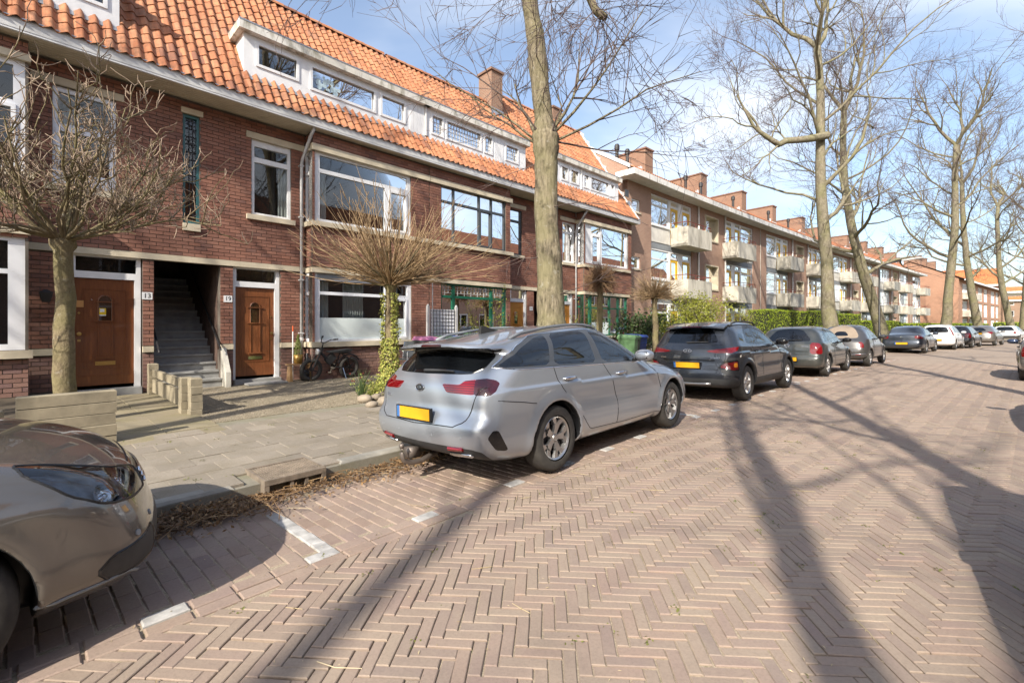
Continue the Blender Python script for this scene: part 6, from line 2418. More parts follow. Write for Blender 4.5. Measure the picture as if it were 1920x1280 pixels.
def car(sp):
    """a car body cut from three profiles (side outline, plan, cross section), its panes, lamps and trims split off the same skin"""
    L, hw, h = sp['L'], sp['w'], sp['h']
    sil = chaikin(sp['sil'], 2)
    H = sil[:, 1].max()
    xs = np.arange(-.08, L + .08 + h, h); ys = np.arange(-hw - .08, hw + .08 + h, h); zs = np.arange(.08, H + .07 + h, h)
    h2 = .012
    gx = np.arange(-.35, L + .35, h2); gz = np.arange(0, H + .25, h2)
    XX, ZZ = np.meshgrid(gx, gz, indexing='ij')
    S2 = poly_sdf(np.column_stack([XX.ravel(), ZZ.ravel()]), sil).reshape(XX.shape)

    def S(x, z):
        u = np.clip((x - gx[0]) / h2, 0, len(gx) - 1.001); v = np.clip((z - gz[0]) / h2, 0, len(gz) - 1.001)
        i = u.astype(int); j = v.astype(int); f = u - i; g = v - j
        return (S2[i, j] * (1 - f) + S2[i + 1, j] * f) * (1 - g) + (S2[i, j + 1] * (1 - f) + S2[i + 1, j + 1] * f) * g
    bx, bz = zip(*sp['belt']); px, pw = zip(*sp['plan'])
    X, Z = np.meshgrid(xs, zs, indexing='ij')
    b = np.interp(X, bx, bz); wp = np.interp(X, px, pw)
    k = np.hanning(2 * max(1, int(.25 / h)) + 1); k /= k.sum()
    wl = np.convolve(np.pad(np.interp(xs, px, pw), len(k) // 2, mode='edge'), k, 'valid')
    wp = np.repeat(wl[:, None], len(zs), 1)
    ins = .055 * np.clip((.46 - Z) / .28, 0, 1.3) ** 1.6
    mid = np.clip((Z - .62) / (b - .62), 0, 1)
    ins += .036 * mid ** 1.8
    ins += np.where(Z > b, .012 * np.clip((Z - b) / .03, 0, 1) + (Z - b) * sp.get('tum', .40) + .10 * np.clip(Z - b, 0, 1) ** 2, 0)
    cz = sp.get('crease')
    if cz:
        zc = np.interp(X, *zip(*cz))
        ins -= .016 * np.exp(-np.clip((zc - Z) / .10, 0, 9) ** 1.2) * (Z < zc) - .0 * X
        ins += .010 * np.exp(-((Z - (zc - .20)) / .09) ** 2) * np.clip((X - 1.0) / .5, 0, 1) * np.clip((L - 1.1 - X) / .5, 0, 1)
    W_ = wp - ins
    R_a = sp['Ra']
    for wx in sp['wheels']:
        d = np.hypot(X - wx, Z - sp['Rt'])
        W_ += sp.get('flare', .02) * np.exp(-((d - R_a - .02) / .06) ** 2) * (Z < b)
    F = np.empty((len(xs), len(ys), len(zs)))
    r = sp.get('r', .17)
    for j, y in enumerate(ys):
        q = y * y
        fr = np.clip((X - L * .45) / (L * .3), 0, 1); bk = np.clip((L * .5 - X) / (L * .3), 0, 1)
        f1 = S(X + sp.get('kf', .22) * q * fr - sp.get('kr', .14) * q * bk, Z + sp.get('kc', .09) * q * np.clip((Z - .55) / .3, 0, 1))
        f2 = (abs(y) - W_) * .93
        f = smax(f1, f2, r)
        for wx in sp['wheels']:
            d = np.hypot(X - wx, Z - sp['Rt'])
            cut = np.maximum(d - R_a, (hw - .30) - abs(y))
            f = np.maximum(f, -cut)
        F[:, j, :] = f
    org = np.array([xs[0], ys[0], zs[0]])
    G = Grid(F, org, h)
    V, Q = surface_nets(F, org, h)
    dw = np.min([np.hypot(V[:, 0] - wx, V[:, 2] - sp['Rt']) for wx in sp['wheels']], 0)
    edge = (np.abs(dw - R_a) < 1.6 * h) & (np.abs(V[:, 1]) > hw - .33)
    V[~edge] = G.project(V[~edge], 3)
    N = G.grad(V); N /= np.linalg.norm(N, axis=1)[:, None] + 1e-9
    T = np.concatenate([Q[:, [0, 1, 2]], Q[:, [0, 2, 3]]])
    m = (V, N, T)
    parts = {}
    dwf = lambda v: np.min([np.hypot(v[:, 0] - wx, v[:, 2] - sp['Rt']) for wx in sp['wheels']], 0)
    arch, m = split(m, np.maximum(dwf(m[0]) - R_a - .006, (hw - .33) - np.abs(m[0][:, 1])))
    parts['wheel_arch'] = (arch, 'black')
    ay = lambda v: np.abs(v[:, 1])
    ar = lambda v: ay(v) + np.maximum(0, v[:, 0] - sp.get('xr', .14))
    af = lambda v: ay(v) + np.maximum(0, L - sp.get('xf', .25) - v[:, 0])

    def co(kind, v):
        return {'side': lambda: (v[:, 0], v[:, 2]), 'rear': lambda: (ar(v), v[:, 2]), 'front': lambda: (af(v), v[:, 2]), 'top': lambda: (v[:, 0], ay(v))}[kind]()

    outlines = []
    for nm, kind, poly, mat, *lim in sp['cuts']:
        v = m[0]
        if kind == 'under':
            gv = np.maximum.reduce([m[1][:, 2] + .25, poly[0] - v[:, 2], v[:, 0] - poly[1]])
        elif kind == 'arch':
            gv = np.minimum(dwf(v) - R_a - poly, v[:, 2] - lim[0])
            gv = np.maximum(gv, .45 - ay(v))
        else:
            a, c = co(kind, v)
            gv = poly_sdf(np.column_stack([a, c]), rounded(poly))
            if kind == 'side':
                gv = np.maximum(gv, .35 - ay(v))
            elif kind == 'rear':
                gv = np.maximum(gv, v[:, 0] - (lim[0] if lim else L * .42))
            elif kind == 'front':
                gv = np.maximum(gv, (L * .55) - v[:, 0])
            else:
                gv = np.maximum(gv, .85 - v[:, 2])
        pc, m = split(m, gv)
        if len(pc[2]) and nm in sp.get('outline', {}):
            v = pc[0]
            a, c = co(kind, v)
            ge = poly_sdf(np.column_stack([a, c]), rounded(poly))
            e = np.concatenate([pc[2][:, [0, 1]], pc[2][:, [1, 2]], pc[2][:, [2, 0]]])
            key = np.round(v * 1e5).astype(np.int64)
            _, cid = np.unique(key, axis=0, return_inverse=True); cid = cid.ravel()
            es = np.sort(cid[e], 1)
            u, ix, ct = np.unique(es, axis=0, return_index=True, return_counts=True)
            e = e[ix[ct == 1]]
            e = e[(np.abs(ge[e[:, 0]]) < .004) & (np.abs(ge[e[:, 1]]) < .004) & (cid[e[:, 0]] != cid[e[:, 1]])]
            outlines.append((nm, v, e, pc[1]))
        if len(pc[2]):
            if nm in parts:
                nm = nm + '.x%d' % len(parts)
            parts[nm] = (pc, mat)
    root = thing(sp.get('name', 'parked_car'), sp['label'], 'car', (0, 0, 0), 0, sp.get('group'))
    def put(nm, msh, mat, sides=False):
        v, n, t = compact(msh)
        me = raw_mesh(nm, v, np.zeros((0, 4), int), t, mat, True, None, n)
        return link(nm, me, root)
    body = put('body', m, sp['paint'])
    for nm, (pc, mat) in parts.items():
        nm = nm.split('.x')[0]
        mt = M[mat] if isinstance(mat, str) else mat
        if mat == 'headlamp':
            put('lamp_bowl', (pc[0] - pc[1] * .055, pc[1], pc[2]), M['lampbowl'])
        if nm in ('side_window', 'taillight', 'headlight', 'fog_lamp', 'bumper_vent', 'lower_lamp', 'side_intake', 'brake_lens'):
            for sg in (-1, 1):
                t = pc[2][np.sign(pc[0][pc[2]].mean(1)[:, 1]) == sg]
                if len(t):
                    put(nm, (pc[0], pc[1], t), mt)
        else:
            put(nm, pc, mt)
    # seals and bright trims that run round a pane or lamp
    for nm, v, e, nn_ in outlines:
        on, mat, wd = sp['outline'][nm]
        for sg in (-1, 1):
            k = e[(np.sign(v[e].mean(1)[:, 1]) == sg)]
            if not len(k):
                continue
            a, b = v[k[:, 0]], v[k[:, 1]]
            n1 = nn_[k[:, 0]]
            d = b - a; d /= np.linalg.norm(d, axis=1)[:, None] + 1e-12
            w = np.cross(d, n1); w /= np.linalg.norm(w, axis=1)[:, None] + 1e-12
            a = a - d * wd * .5; b = b + d * wd * .5
            q = np.stack([a - w * wd + n1 * .001, b - w * wd + n1 * .001, b + n1 * wd * .8, a + n1 * wd * .8, a + w * wd + n1 * .001, b + w * wd + n1 * .001], 1)
            i = np.arange(len(k))[:, None] * 6
            mb = MB(); mb.add(q.reshape(-1, 3), np.concatenate([i + np.array([[0, 1, 2, 3]]), i + np.array([[3, 2, 5, 4]])]))
            mb.build(on, M[mat], root)
    # shut lines and bright lines pressed on the skin
    for nm, kind, line, rad, mat in sp.get('lines', []):
        ln = np.asarray(line, float)
        k = max(2, int(np.sum(np.hypot(*np.diff(ln, axis=0).T)) / .05))
        u = np.concatenate([[0], np.cumsum(np.hypot(*np.diff(ln, axis=0).T))])
        f = np.linspace(0, u[-1], k + 1)
        p = np.column_stack([np.interp(f, u, ln[:, 0]), np.interp(f, u, ln[:, 1])])
        mb = MB()
        for sg in (-1, 1):
            if kind == 'side':
                q = np.column_stack([p[:, 0], np.full(len(p), sg * (hw - .05)), p[:, 1]])
            elif kind == 'rear':
                yy = np.minimum(p[:, 0], hw - .06)
                q = np.column_stack([.12 + (p[:, 0] - yy), sg * yy, p[:, 1]])
            elif kind == 'top':
                q = np.column_stack([p[:, 0], sg * p[:, 1], np.full(len(p), sp.get('hood_z', .9))])
            else:
                yy = np.minimum(p[:, 0], hw - .06)
                q = np.column_stack([L - sp.get('xf', .25) - (p[:, 0] - yy) + .08 * (yy < hw - .06), sg * yy, p[:, 1]])
            q0, q = q, G.project(q, 8)
            q = q[(np.abs(G.samp(q)) < .012) & (np.linalg.norm(q - q0, axis=1) < .45)]
            if len(q) > 1:
                mb.tube(q, rad, 4, cap=False)
        mb.build(nm, M[mat], root, smooth=True)
    # wheels
    for wi, wx in enumerate(sp['wheels']):
        for sg in (-1, 1):
            w = empty('wheel', (wx, sg * (hw - sp['tw'] / 2 - .012), sp['Rt'])); w.parent = root
            w.rotation_euler = (0, (wi * 1.1 + sg) % 6.3, 0 if sg < 0 else math.pi)
            for me in sp['wheel']:
                link(me.name.split('.')[0], me, w)
    # cabin
    mb = MB()
    c0, c1 = sp['cab']
    zb = float(np.interp((c0 + c1) / 2, bx, bz))
    mb.box(c0 - .5, c1 + .35, -hw + .16, hw - .16, .30, .42)
    mb.box(c1 + .05, c1 + .42, -hw + .15, hw - .15, .42, zb - .04)
    for x, w2, hh in ((c1 - .62, .25, 0), (c0 + .18, .25, .03)):
        for yy in (-.37, .37):
            sm = Matrix.Translation((x, yy, .55)) @ Matrix.Rotation(R(-14), 4, 'Y')
            mb.box(-.06, .06, -w2, w2, -.1, .55 + hh, np.array(sm))
            mb.box(-.045, .045, -.13, .13, .58 + hh, .76 + hh, np.array(sm))
            mb.box(x + .0, x + .5, yy - w2, yy + w2, .40, .56)
    mb.build('seats', M['seat'], root)
    if sp.get('mirror'):
        x, z = sp['mirror']
        for sg in (-1, 1):
            mm = MB()
            th = np.linspace(0, math.pi, 9)
            mm.lathe([(max(.001, .085 * math.sin(t) ** .7), .12 * -math.cos(t)) for t in th], 12, m=Matrix.Translation((x, sg * (hw + .095), z)) @ Matrix.Rotation(R(90), 4, 'X') @ Matrix.Diagonal((1.0, .85, 1, 1)))
            me = mm.build('wing_mirror', sp.get('mirrormat', sp['paint']), root, smooth=True)
            m3 = MB(); m3.tube([(x + .04, sg * (hw - .06), z - .05), (x + .02, sg * (hw + .03), z - .05)], .025, 6); m3.build('mirror_arm', M['plastic'], me)
            m4 = MB(); m4.cbox(x - .062, sg * (hw + .10), z, .012, .125, .085); m4.build('mirror_glass', M['trim'], me)
    for x, z in sp.get('handles', []):
        for sg in (-1, 1):
            mm = MB()
            y0 = G.project(np.array([[x, sg * (hw - .04), z]]), 8)[0, 1]
            mm.tube([(x - .105, y0 - sg * .004, z - .002), (x - .08, y0 + sg * .024, z), (x, y0 + sg * .030, z + .003), (x + .08, y0 + sg * .024, z + .003), (x + .105, y0 - sg * .004, z)], [.010, .016, .017, .016, .010], 7)
            mm.build('door_handle', M[sp.get('handlemat', 'chrome')], root, smooth=True)
    if sp.get('plate'):
        x, z, tilt = sp['plate']
        xx = G.project(np.array([[.02, yv, z + dz] for yv in (-.25, 0, .25) for dz in (-.05, .05)]), 8)[:, 0].min()
        x = xx - .008
        m4 = Matrix.Translation((x, 0, z)) @ Matrix.Rotation(R(tilt), 4, 'Y')
        mm = MB(); mm.box(-.012, .012, -.275, .275, -.068, .062, np.array(m4)); pl = mm.build('number_plate', M['trim'], root)
        mm = MB(); mm.box(-.016, -.0125, -.258, .212, -.052, .052, np.array(m4)); mm.build('plate_face', M['plate'], pl)
        mm = MB(); mm.box(-.016, -.0125, .213, .258, -.052, .052, np.array(m4)); mm.build('plate_band', M['plateblue'], pl)
    if sp.get('wiper'):
        z = sp['wiper']
        q = G.project(np.column_stack([np.full(9, .2), np.linspace(.06, -.36, 9), np.full(9, z) + np.linspace(.0, .03, 9)]), 8)
        q[:, 0] -= .018
        mm = MB(); mm.tube(q, np.linspace(.016, .008, 9), 6); mm.build('rear_wiper', M['plastic'], root)
    if sp.get('rails'):
        x0, x1, yy, dz = sp['rails']
        for sg in (-1, 1):
            q = np.column_stack([np.linspace(x0, x1, 11), np.full(11, sg * yy), np.full(11, H - .02)])
            q = G.project(q, 8); q[1:-1, 2] += dz; q[:, 1] = sg * yy * np.linspace(1, .97, 11)
            mm = MB(); mm.tube(q, .017, 6); mm.build('roof_rail', M[sp.get('railmat', 'plastic')], root, smooth=True)
    if sp.get('spoiler'):
        x0, x1, z0, z1, yw = sp['spoiler']
        mm = MB()
        n = 13
        yy = np.linspace(-yw, yw, n)
        k = (yy / yw) ** 2
        tz = -.10 * yy ** 2
        ring = np.stack([np.column_stack([x0 + .10 * k, yy, z0 + tz]), np.column_stack([x0 + .02 + .10 * k, yy, z0 + .032 + tz]), np.column_stack([x1 + 0 * k, yy, z1 + .004 + tz]), np.column_stack([x1 + 0 * k, yy, z1 - .03 + tz])], 1)
        v = ring.reshape(-1, 3)
        q = [[i * 4 + a, i * 4 + (a + 1) % 4, (i + 1) * 4 + (a + 1) % 4, (i + 1) * 4 + a] for i in range(n - 1) for a in range(4)] + [[0, 3, 2, 1], [(n - 1) * 4 + j for j in range(4)]]
        mm.add(v, q); spo = mm.build('roof_spoiler', sp['paint'], root, smooth=False)
        mm = MB()
        for i in range(4, 8):
            mm.add([ring[i, 0] + (-.004, 0, .006), ring[i + 1, 0] + (-.004, 0, .006), ring[i + 1, 1] + (-.004, 0, -.006), ring[i, 1] + (-.004, 0, -.006)], [[0, 1, 2, 3]])
        mm.build('brake_light', M['darkred'], spo)
    for fn in sp.get('extra', []):
        fn(root, G, sp)
    return root


def put_car(root, x, y, head, roll=0.0):
    root.location = (x, y, 0.0)
    root.rotation_euler = (R(-roll), 0, head)
    return root


def place_by_wheel(root, sp, px, py, heading_deg, wheel=0):
    """set the car so that its right rear (0) or front (1) tyre touches the road where the photograph shows it"""
    Y = CZ * 853 / (py - 610); X = (px - 960) / 853 * Y
    a = R(90 - heading_deg)
    lx, ly = sp['wheels'][wheel], -(sp['w'] - .03)
    return put_car(root, X - (lx * math.cos(a) - ly * math.sin(a)), Y - (lx * math.sin(a) + ly * math.cos(a)), a, sp.get('roll', 1.4))


GRP = 'cars parked along the left kerb'
# ---- 1 silver estate
wm_kia = wheel_meshes(.322, .225, .222, 'double')


def kia_extra(root, G, sp):
    # oval badge with its three letters
    q = G.project(np.array([[.1, 0, sp['badge']]]), 8)[0]; n = G.grad(q[None])[0]
    tilt = math.asin(max(-1, min(1, n[2] / np.linalg.norm(n))))
    e = empty('badge', q + n / np.linalg.norm(n) * .004); e.parent = root
    e.rotation_euler = (R(90) - tilt, 0, R(-90))
    th = np.linspace(0, 2 * np.pi, 29)[:-1]
    mm = MB(); mm.add([(.062 * math.cos(t), .031 * math.sin(t), zz) for zz in (-.004, .004) for t in th], [[i, (i + 1) % 28, 28 + (i + 1) % 28, 28 + i] for i in range(28)], [[28, 28 + i, 29 + i] for i in range(1, 27)])
    link('badge_field', mm.mesh('badge_field', M['trim']), e)
    mm = MB(); mm.tube([(.062 * math.cos(t), .031 * math.sin(t), .004) for t in np.append(th, th[0])], .004, 5, cap=False); link('badge_ring', mm.mesh('badge_ring', M['chrome'], True), e)
    text_mesh('badge_letters', 'KIA', .042, .001, M['chrome'], e, (0, 0, .006), (0, 0, 0), sx=1.05)
    q = G.project(np.array([[.1, .60, .765]]), 8)[0]
    text_mesh('model_letters', 'CEED', .042, .0015, M['chrome'], root, q + np.array([-.006, 0, 0]), (R(90), 0, R(-90 - 14)))
    # reflectors, exhaust trims, towing hook
    for sg in (-1, 1):
        q = G.project(np.array([[.05, sg * .62, .345], [.05, sg * .44, .345]]), 8)
        mm = MB(); mm.tube(q + np.array([-.004, 0, 0]), .020, 6); mm.build('reflector', M['redlamp'], root)
        q = G.project(np.array([[.1, sg * .42, .285], [.1, sg * .66, .285], [.1, sg * .70, .255], [.1, sg * .68, .235], [.1, sg * .46, .235], [.1, sg * .42, .285]]), 8)
        mm = MB(); mm.tube(q + np.array([-.010, 0, 0]), .013, 6); mm.build('exhaust_trim', M['chrome'], root, smooth=True)
    mm = MB(); mm.tube([(.30, .05, .20), (.12, .05, .155), (.0, .05, .16), (-.085, .05, .20), (-.105, .05, .27), (-.10, .05, .31)], [.028, .028, .026, .022, .020, .018], 8)
    mm.lathe([(.001, -.026), (.018, -.02), (.026, 0), (.018, .02), (.001, .026)], 10, (-.10, .05, .335)); mm.cbox(.06, .12, .24, .12, .10, .10)
    mm.build('tow_hook', plain('dull_tow_hook', (.20, .17, .15), .5, .6), root, smooth=True)
    mm = MB(); mm.prism([(.88, 1.355), (1.16, 1.40), (.93, 1.455), (.89, 1.455)], -.02, .02); mm.build('antenna_fin', sp['paint'], root)
    # sensors in the bumper
    mm = MB()
    for yy in (-.62, -.26, .26, .62):
        q = G.project(np.array([[.02, yy, .46]]), 8)[0]
        mm.tube([q + np.array([.006, 0, 0]), q + np.array([-.002, 0, 0])], .011, 8)
    mm.build('parking_sensors', M['greypanel'], root, kind='stuff')


kia = dict(L=4.60, w=.90, h=.022, wheels=(1.07, 3.72), Rt=.322, Ra=.368, tw=.225, wheel=wm_kia, cab=(1.2, 2.85), kr=.13, kf=.26, r=.17, tum=.36, flare=.022,
           sil=[(.40, .20), (.14, .26), (.04, .34), (0, .46), (.0, .55), (.03, .62), (.075, .69), (.08, .84), (.105, .94), (.18, 1.0), (.36, 1.155), (.46, 1.235), (.36, 1.238), (.225, 1.238), (.205, 1.262), (.24, 1.285), (.50, 1.315), (.80, 1.355), (1.15, 1.405), (1.5, 1.445), (1.9, 1.463), (2.2, 1.445), (2.5, 1.36), (2.9, 1.18), (3.22, 1.045), (3.4, .995), (3.95, .93), (4.28, .82), (4.47, .70), (4.56, .58), (4.60, .45), (4.58, .33), (4.50, .22), (4.3, .17), (.6, .185)],
           belt=[(0, 1.04), (1, 1.04), (2, 1.01), (3.2, .965), (4.6, .85)], plan=[(0, .86), (.35, .885), (1, .90), (3.6, .90), (4.2, .875), (4.6, .78)], crease=[(0, .86), (1.5, .85), (3.6, .80), (4.6, .74)],
           paint=mat_paint('silver_blue_paint', (.37, .41, .465), .55, .30), label='silver grey estate car with a tow hook, parked nearest beyond the drain', group=GRP,
           cuts=[('side_window', 'side', [(.38, 1.055), (1.02, 1.045), (1.16, 1.345), (.98, 1.31), (.68, 1.21)], 'cargl_dark'), ('side_window', 'side', [(1.09, 1.04), (1.86, 1.02), (1.85, 1.38), (1.24, 1.355)], 'cargl_dark'),
                 ('side_window', 'side', [(2.00, 1.015), (2.86, .988), (2.80, 1.05), (2.50, 1.26), (2.26, 1.36), (1.95, 1.388)], 'carglass'),
                 ('window_surround', 'side', [(.33, 1.035), (2.96, .97), (2.86, 1.07), (2.53, 1.285), (2.28, 1.382), (1.9, 1.40), (1.0, 1.345), (.63, 1.23)], 'pillar'),
                 ('rear_window', 'rear', [(-.5, .995), (.66, 1.0), (.84, 1.05), (.98, 1.15), (.92, 1.225), (.55, 1.232), (-.5, 1.236)], 'cargl_dark', 1.0), ('brake_light', 'rear', [(-.25, 1.272), (.25, 1.272), (.25, 1.25), (-.25, 1.25)], 'darkred', .34), ('spoiler_underside', 'under', (1.17, .60), 'trim'),
                 ('windscreen', 'top', [(2.30, -.5), (2.32, .56), (2.44, .60), (3.10, .70), (3.20, .60), (3.24, -.5)], 'carglass'),
                 ('taillight', 'rear', [(.72, .957), (.86, .968), (.98, .952), (1.03, .925), (.98, .86), (.90, .825), (.70, .83)], 'darkred', 1.0), ('brake_lens', 'rear', [(.30, .915), (.52, .912), (.58, .945), (.74, .958), (.72, .83), (.38, .838)], 'redlamp', 1.0),
                 ('bumper_vent', 'rear', [(.86, .475), (.93, .535), (1.00, .53), (1.11, .35), (1.08, .335), (.96, .36)], 'trim', 1.0),
                 ('rear_diffuser', 'rear', [(-.5, .375), (.70, .375), (.80, .345), (.98, .20), (.9, .10), (-.5, .10)], 'plastic', .8),
                 ('headlight', 'front', [(.42, .66), (.72, .74), (1.2, .83), (1.15, .74), (.75, .62), (.45, .60)], 'clearlamp'), ('grille', 'front', [(-.5, .62), (.36, .62), (.40, .52), (-.5, .50)], 'trim'), ('lower_grille', 'front', [(-.5, .40), (.6, .42), (.7, .28), (-.5, .26)], 'trim')],
           lines=[('door_gap', 'side', [(1.06, 1.02), (1.10, .88), (1.24, .70), (1.46, .50), (1.66, .33), (2.4, .30), (3.36, .30)], .0045, 'black'), ('door_gap', 'side', [(1.97, 1.0), (2.10, .84), (2.22, .55), (2.22, .31)], .0045, 'black'), ('door_gap', 'side', [(3.08, .955), (3.24, .82), (3.38, .55), (3.36, .31)], .0045, 'black'),
                  ('bumper_seam', 'side', [(.28, .78), (.58, .735), (.76, .70)], .004, 'black'), ('tailgate_gap', 'rear', [(.86, .995), (.78, .95), (.72, .82), (.68, .70), (.64, .58), (.52, .535), (.0, .525)], .005, 'black'), ('bonnet_gap', 'side', [(3.3, .95), (4.1, .86), (4.4, .74)], .004, 'black')],
           mirror=(2.72, 1.06), handles=[(1.30, .895), (2.34, .873)], plate=(.0, .635, 0), wiper=1.03, rails=(.72, 2.35, .58, .03), railmat='greypanel' , badge=.865, extra=[kia_extra], roll=2.0,
           outline={'window_surround': ('window_trim', 'chrome', .0055), 'rear_window': ('window_seal', 'trim', .006)})
k_ = car(kia)
place_by_wheel(k_, kia, 1045, 888, 43.0)


# ---- 2 dark compact crossover
def ring_badge(root, G, y, z, a, b, strokes, mat='chrome', r=.007):
    q = G.project(np.array([[.1, y, z]]), 8)[0]; n = G.grad(q[None])[0]; n /= np.linalg.norm(n)
    e = empty('badge', q + n * .006); e.parent = root
    e.rotation_euler = (R(90) - math.asin(max(-1, min(1, n[2]))), 0, R(-90))
    th = np.linspace(0, 2 * np.pi, 29)
    mm = MB(); mm.tube([(a * math.cos(t), b * math.sin(t), 0) for t in th], r, 5, cap=False)
    link('badge_ring', mm.mesh('badge_ring', M[mat], True), e)
    mm = MB()
    for st in strokes:
        mm.tube([(x, yy, 0.0) for x, yy in st], r * .9, 5)
    link('badge_emblem', mm.mesh('badge_emblem', M[mat], True), e)


def kona_extra(root, G, sp):
    ring_badge(root, G, 0, .955, .075, .038, [[(-.034, -.026), (-.022, .028)], [(.022, -.028), (.036, .024)], [(-.03, -.006), (0, .006), (.032, .004)]])
    for y, s in ((.52, 'KONA'), (-.52, 'HYBRID')):
        q = G.project(np.array([[.1, y, .83]]), 8)[0]
        text_mesh('model_letters', s, .045, .0015, M['chrome'], root, q + np.array([-.006, 0, 0]), (R(90), 0, R(-90 - 12 * np.sign(y))))
    mm = MB(); mm.tube([(.62, .0, 1.53), (.35, .0, 1.78)], [.008, .004], 5); mm.build('aerial', M['iron'], root)
    q = G.project(np.column_stack([np.full(9, .05), np.linspace(.52, -.52, 9), np.full(9, .79)]), 8)
    mm = MB(); mm.tube(q, .016, 6); mm.build('tailgate_handle_bar', M['trim'], root, smooth=True)
    q = G.project(np.column_stack([np.full(9, .05), np.linspace(.45, -.45, 9), np.full(9, .33)]), 8)
    mm = MB(); mm.tube(q, .025, 6); mm.build('skid_plate', M['rim'], root, smooth=True)


kona = dict(L=4.165, w=.90, h=.028, wheels=(.73, 3.33), Rt=.335, Ra=.385, tw=.215, wheel=wheel_meshes(.335, .215, .215, 'five'), cab=(1.0, 2.55), kr=.15, kf=.25, r=.17, tum=.42, flare=.035,
            sil=[(.35, .24), (.10, .28), (.02, .36), (0, .50), (.02, .62), (.06, .72), (.06, .86), (.09, 1.0), (.18, 1.08), (.36, 1.36), (.46, 1.46), (.8, 1.53), (1.4, 1.55), (1.9, 1.535), (2.25, 1.46), (2.65, 1.24), (2.92, 1.10), (3.1, 1.055), (3.6, 1.0), (3.92, .90), (4.08, .74), (4.165, .52), (4.12, .30), (3.95, .2), (.6, .22)],
            belt=[(0, 1.06), (.8, 1.05), (2, 1.02), (3, .97), (4.16, .86)], plan=[(0, .84), (.4, .885), (1, .89), (3.2, .89), (3.8, .87), (4.165, .76)], crease=[(0, .95), (1.5, .90), (3, .88), (4.1, .80)],
            paint=mat_paint('dark_slate_paint', (.035, .042, .055), .5, .25), label='dark slate crossover car with slim red taillights and black arch cladding', group=GRP, hood_z=1.0,
            cuts=[('side_window', 'side', [(.92, 1.10), (1.45, 1.075), (1.42, 1.43), (1.22, 1.42), (1.02, 1.30)], 'carglass'), ('side_window', 'side', [(1.54, 1.07), (2.66, 1.03), (2.30, 1.33), (2.05, 1.43), (1.52, 1.44)], 'carglass'), ('side_window', 'side', [(.50, 1.15), (.78, 1.13), (.86, 1.28), (.66, 1.28)], 'cargl_dark'),
                  ('window_surround', 'side', [(.86, 1.08), (2.78, 1.01), (2.34, 1.36), (2.08, 1.455), (1.2, 1.45), (1.0, 1.34)], 'trim'),
                  ('rear_window', 'rear', [(-.5, 1.10), (.60, 1.11), (.66, 1.16), (.64, 1.37), (.55, 1.41), (-.5, 1.42)], 'carglass', 1.0), ('windscreen', 'top', [(2.1, -.5), (2.12, .58), (2.7, .72), (2.92, .66), (2.96, -.5)], 'carglass'),
                  ('taillight', 'rear', [(.30, .955), (.55, .995), (.95, 1.03), (1.14, 1.035), (1.05, .965), (.85, .925), (.50, .93)], 'redlamp', 1.0),
                  ('lower_lamp', 'rear', [(.90, .74), (1.0, .74), (1.0, .66), (.88, .66)], 'amber', .8), ('lower_lamp', 'rear', [(.60, .66), (.68, .74), (1.02, .77), (1.02, .62), (.84, .61)], 'redlamp', .8), ('lamp_surround', 'rear', [(.56, .63), (.66, .77), (1.04, .80), (1.06, .59)], 'trim', .8),
                  ('cladding', 'arch', .08, 'plastic', .0), ('cladding', 'side', [(-.2, .42), (4.4, .40), (4.4, .1), (-.2, .1)], 'plastic'), ('cladding', 'rear', [(.74, .84), (1.5, .84), (1.5, .5), (.80, .5), (.62, .58)], 'plastic', .7), ('rear_cladding', 'rear', [(-.5, .44), (1.1, .44), (1.1, .1), (-.5, .1)], 'plastic', .8),
                  ('headlight', 'front', [(.45, .66), (.85, .68), (.85, .56), (.5, .54)], 'clearlamp'), ('grille', 'front', [(-.5, .74), (.4, .74), (.3, .46), (-.5, .46)], 'trim')],
            lines=[('door_gap', 'side', [(1.10, 1.05), (1.06, .85), (1.14, .65), (1.26, .45), (2.8, .43)], .004, 'black'), ('door_gap', 'side', [(1.50, 1.04), (1.62, .8), (1.62, .44)], .004, 'black'), ('door_gap', 'side', [(2.72, 1.0), (2.82, .8), (2.80, .44)], .004, 'black'), ('tailgate_gap', 'rear', [(.72, 1.10), (.70, .80), (.62, .60), (.0, .585)], .004, 'black')],
            mirror=(2.52, 1.09), mirrormat=M['trim'], handles=[(1.32, .94), (1.90, .925)], handlemat='trim', plate=(.05, .69, -6), wiper=1.125, rails=(.62, 2.1, .60, .035), spoiler=(.26, .60, 1.415, 1.505, .60), extra=[kona_extra])
kn = car(kona)
place_by_wheel(kn, kona, 1402, 752, 46.0)


# ---- 3 small dark three door hatchback
def golf_extra(root, G, sp):
    ring_badge(root, G, 0, .875, .055, .055, [[(-.026, .04), (0, .002), (.026, .04)], [(-.044, .02), (-.02, -.04), (0, -.004), (.02, -.04), (.044, .02)]], r=.006)
    mm = MB(); mm.tube([(.62, 0, 1.42), (.56, 0, 1.52)], [.008, .004], 5); mm.build('aerial', M['iron'], root)
    q = G.project(np.column_stack([np.full(5, .1), np.linspace(-.36, -.54, 5), np.full(5, .86)]), 8)
    mm = MB(); mm.tube(q, .007, 5); mm.build('model_letters', M['chrome'], root)


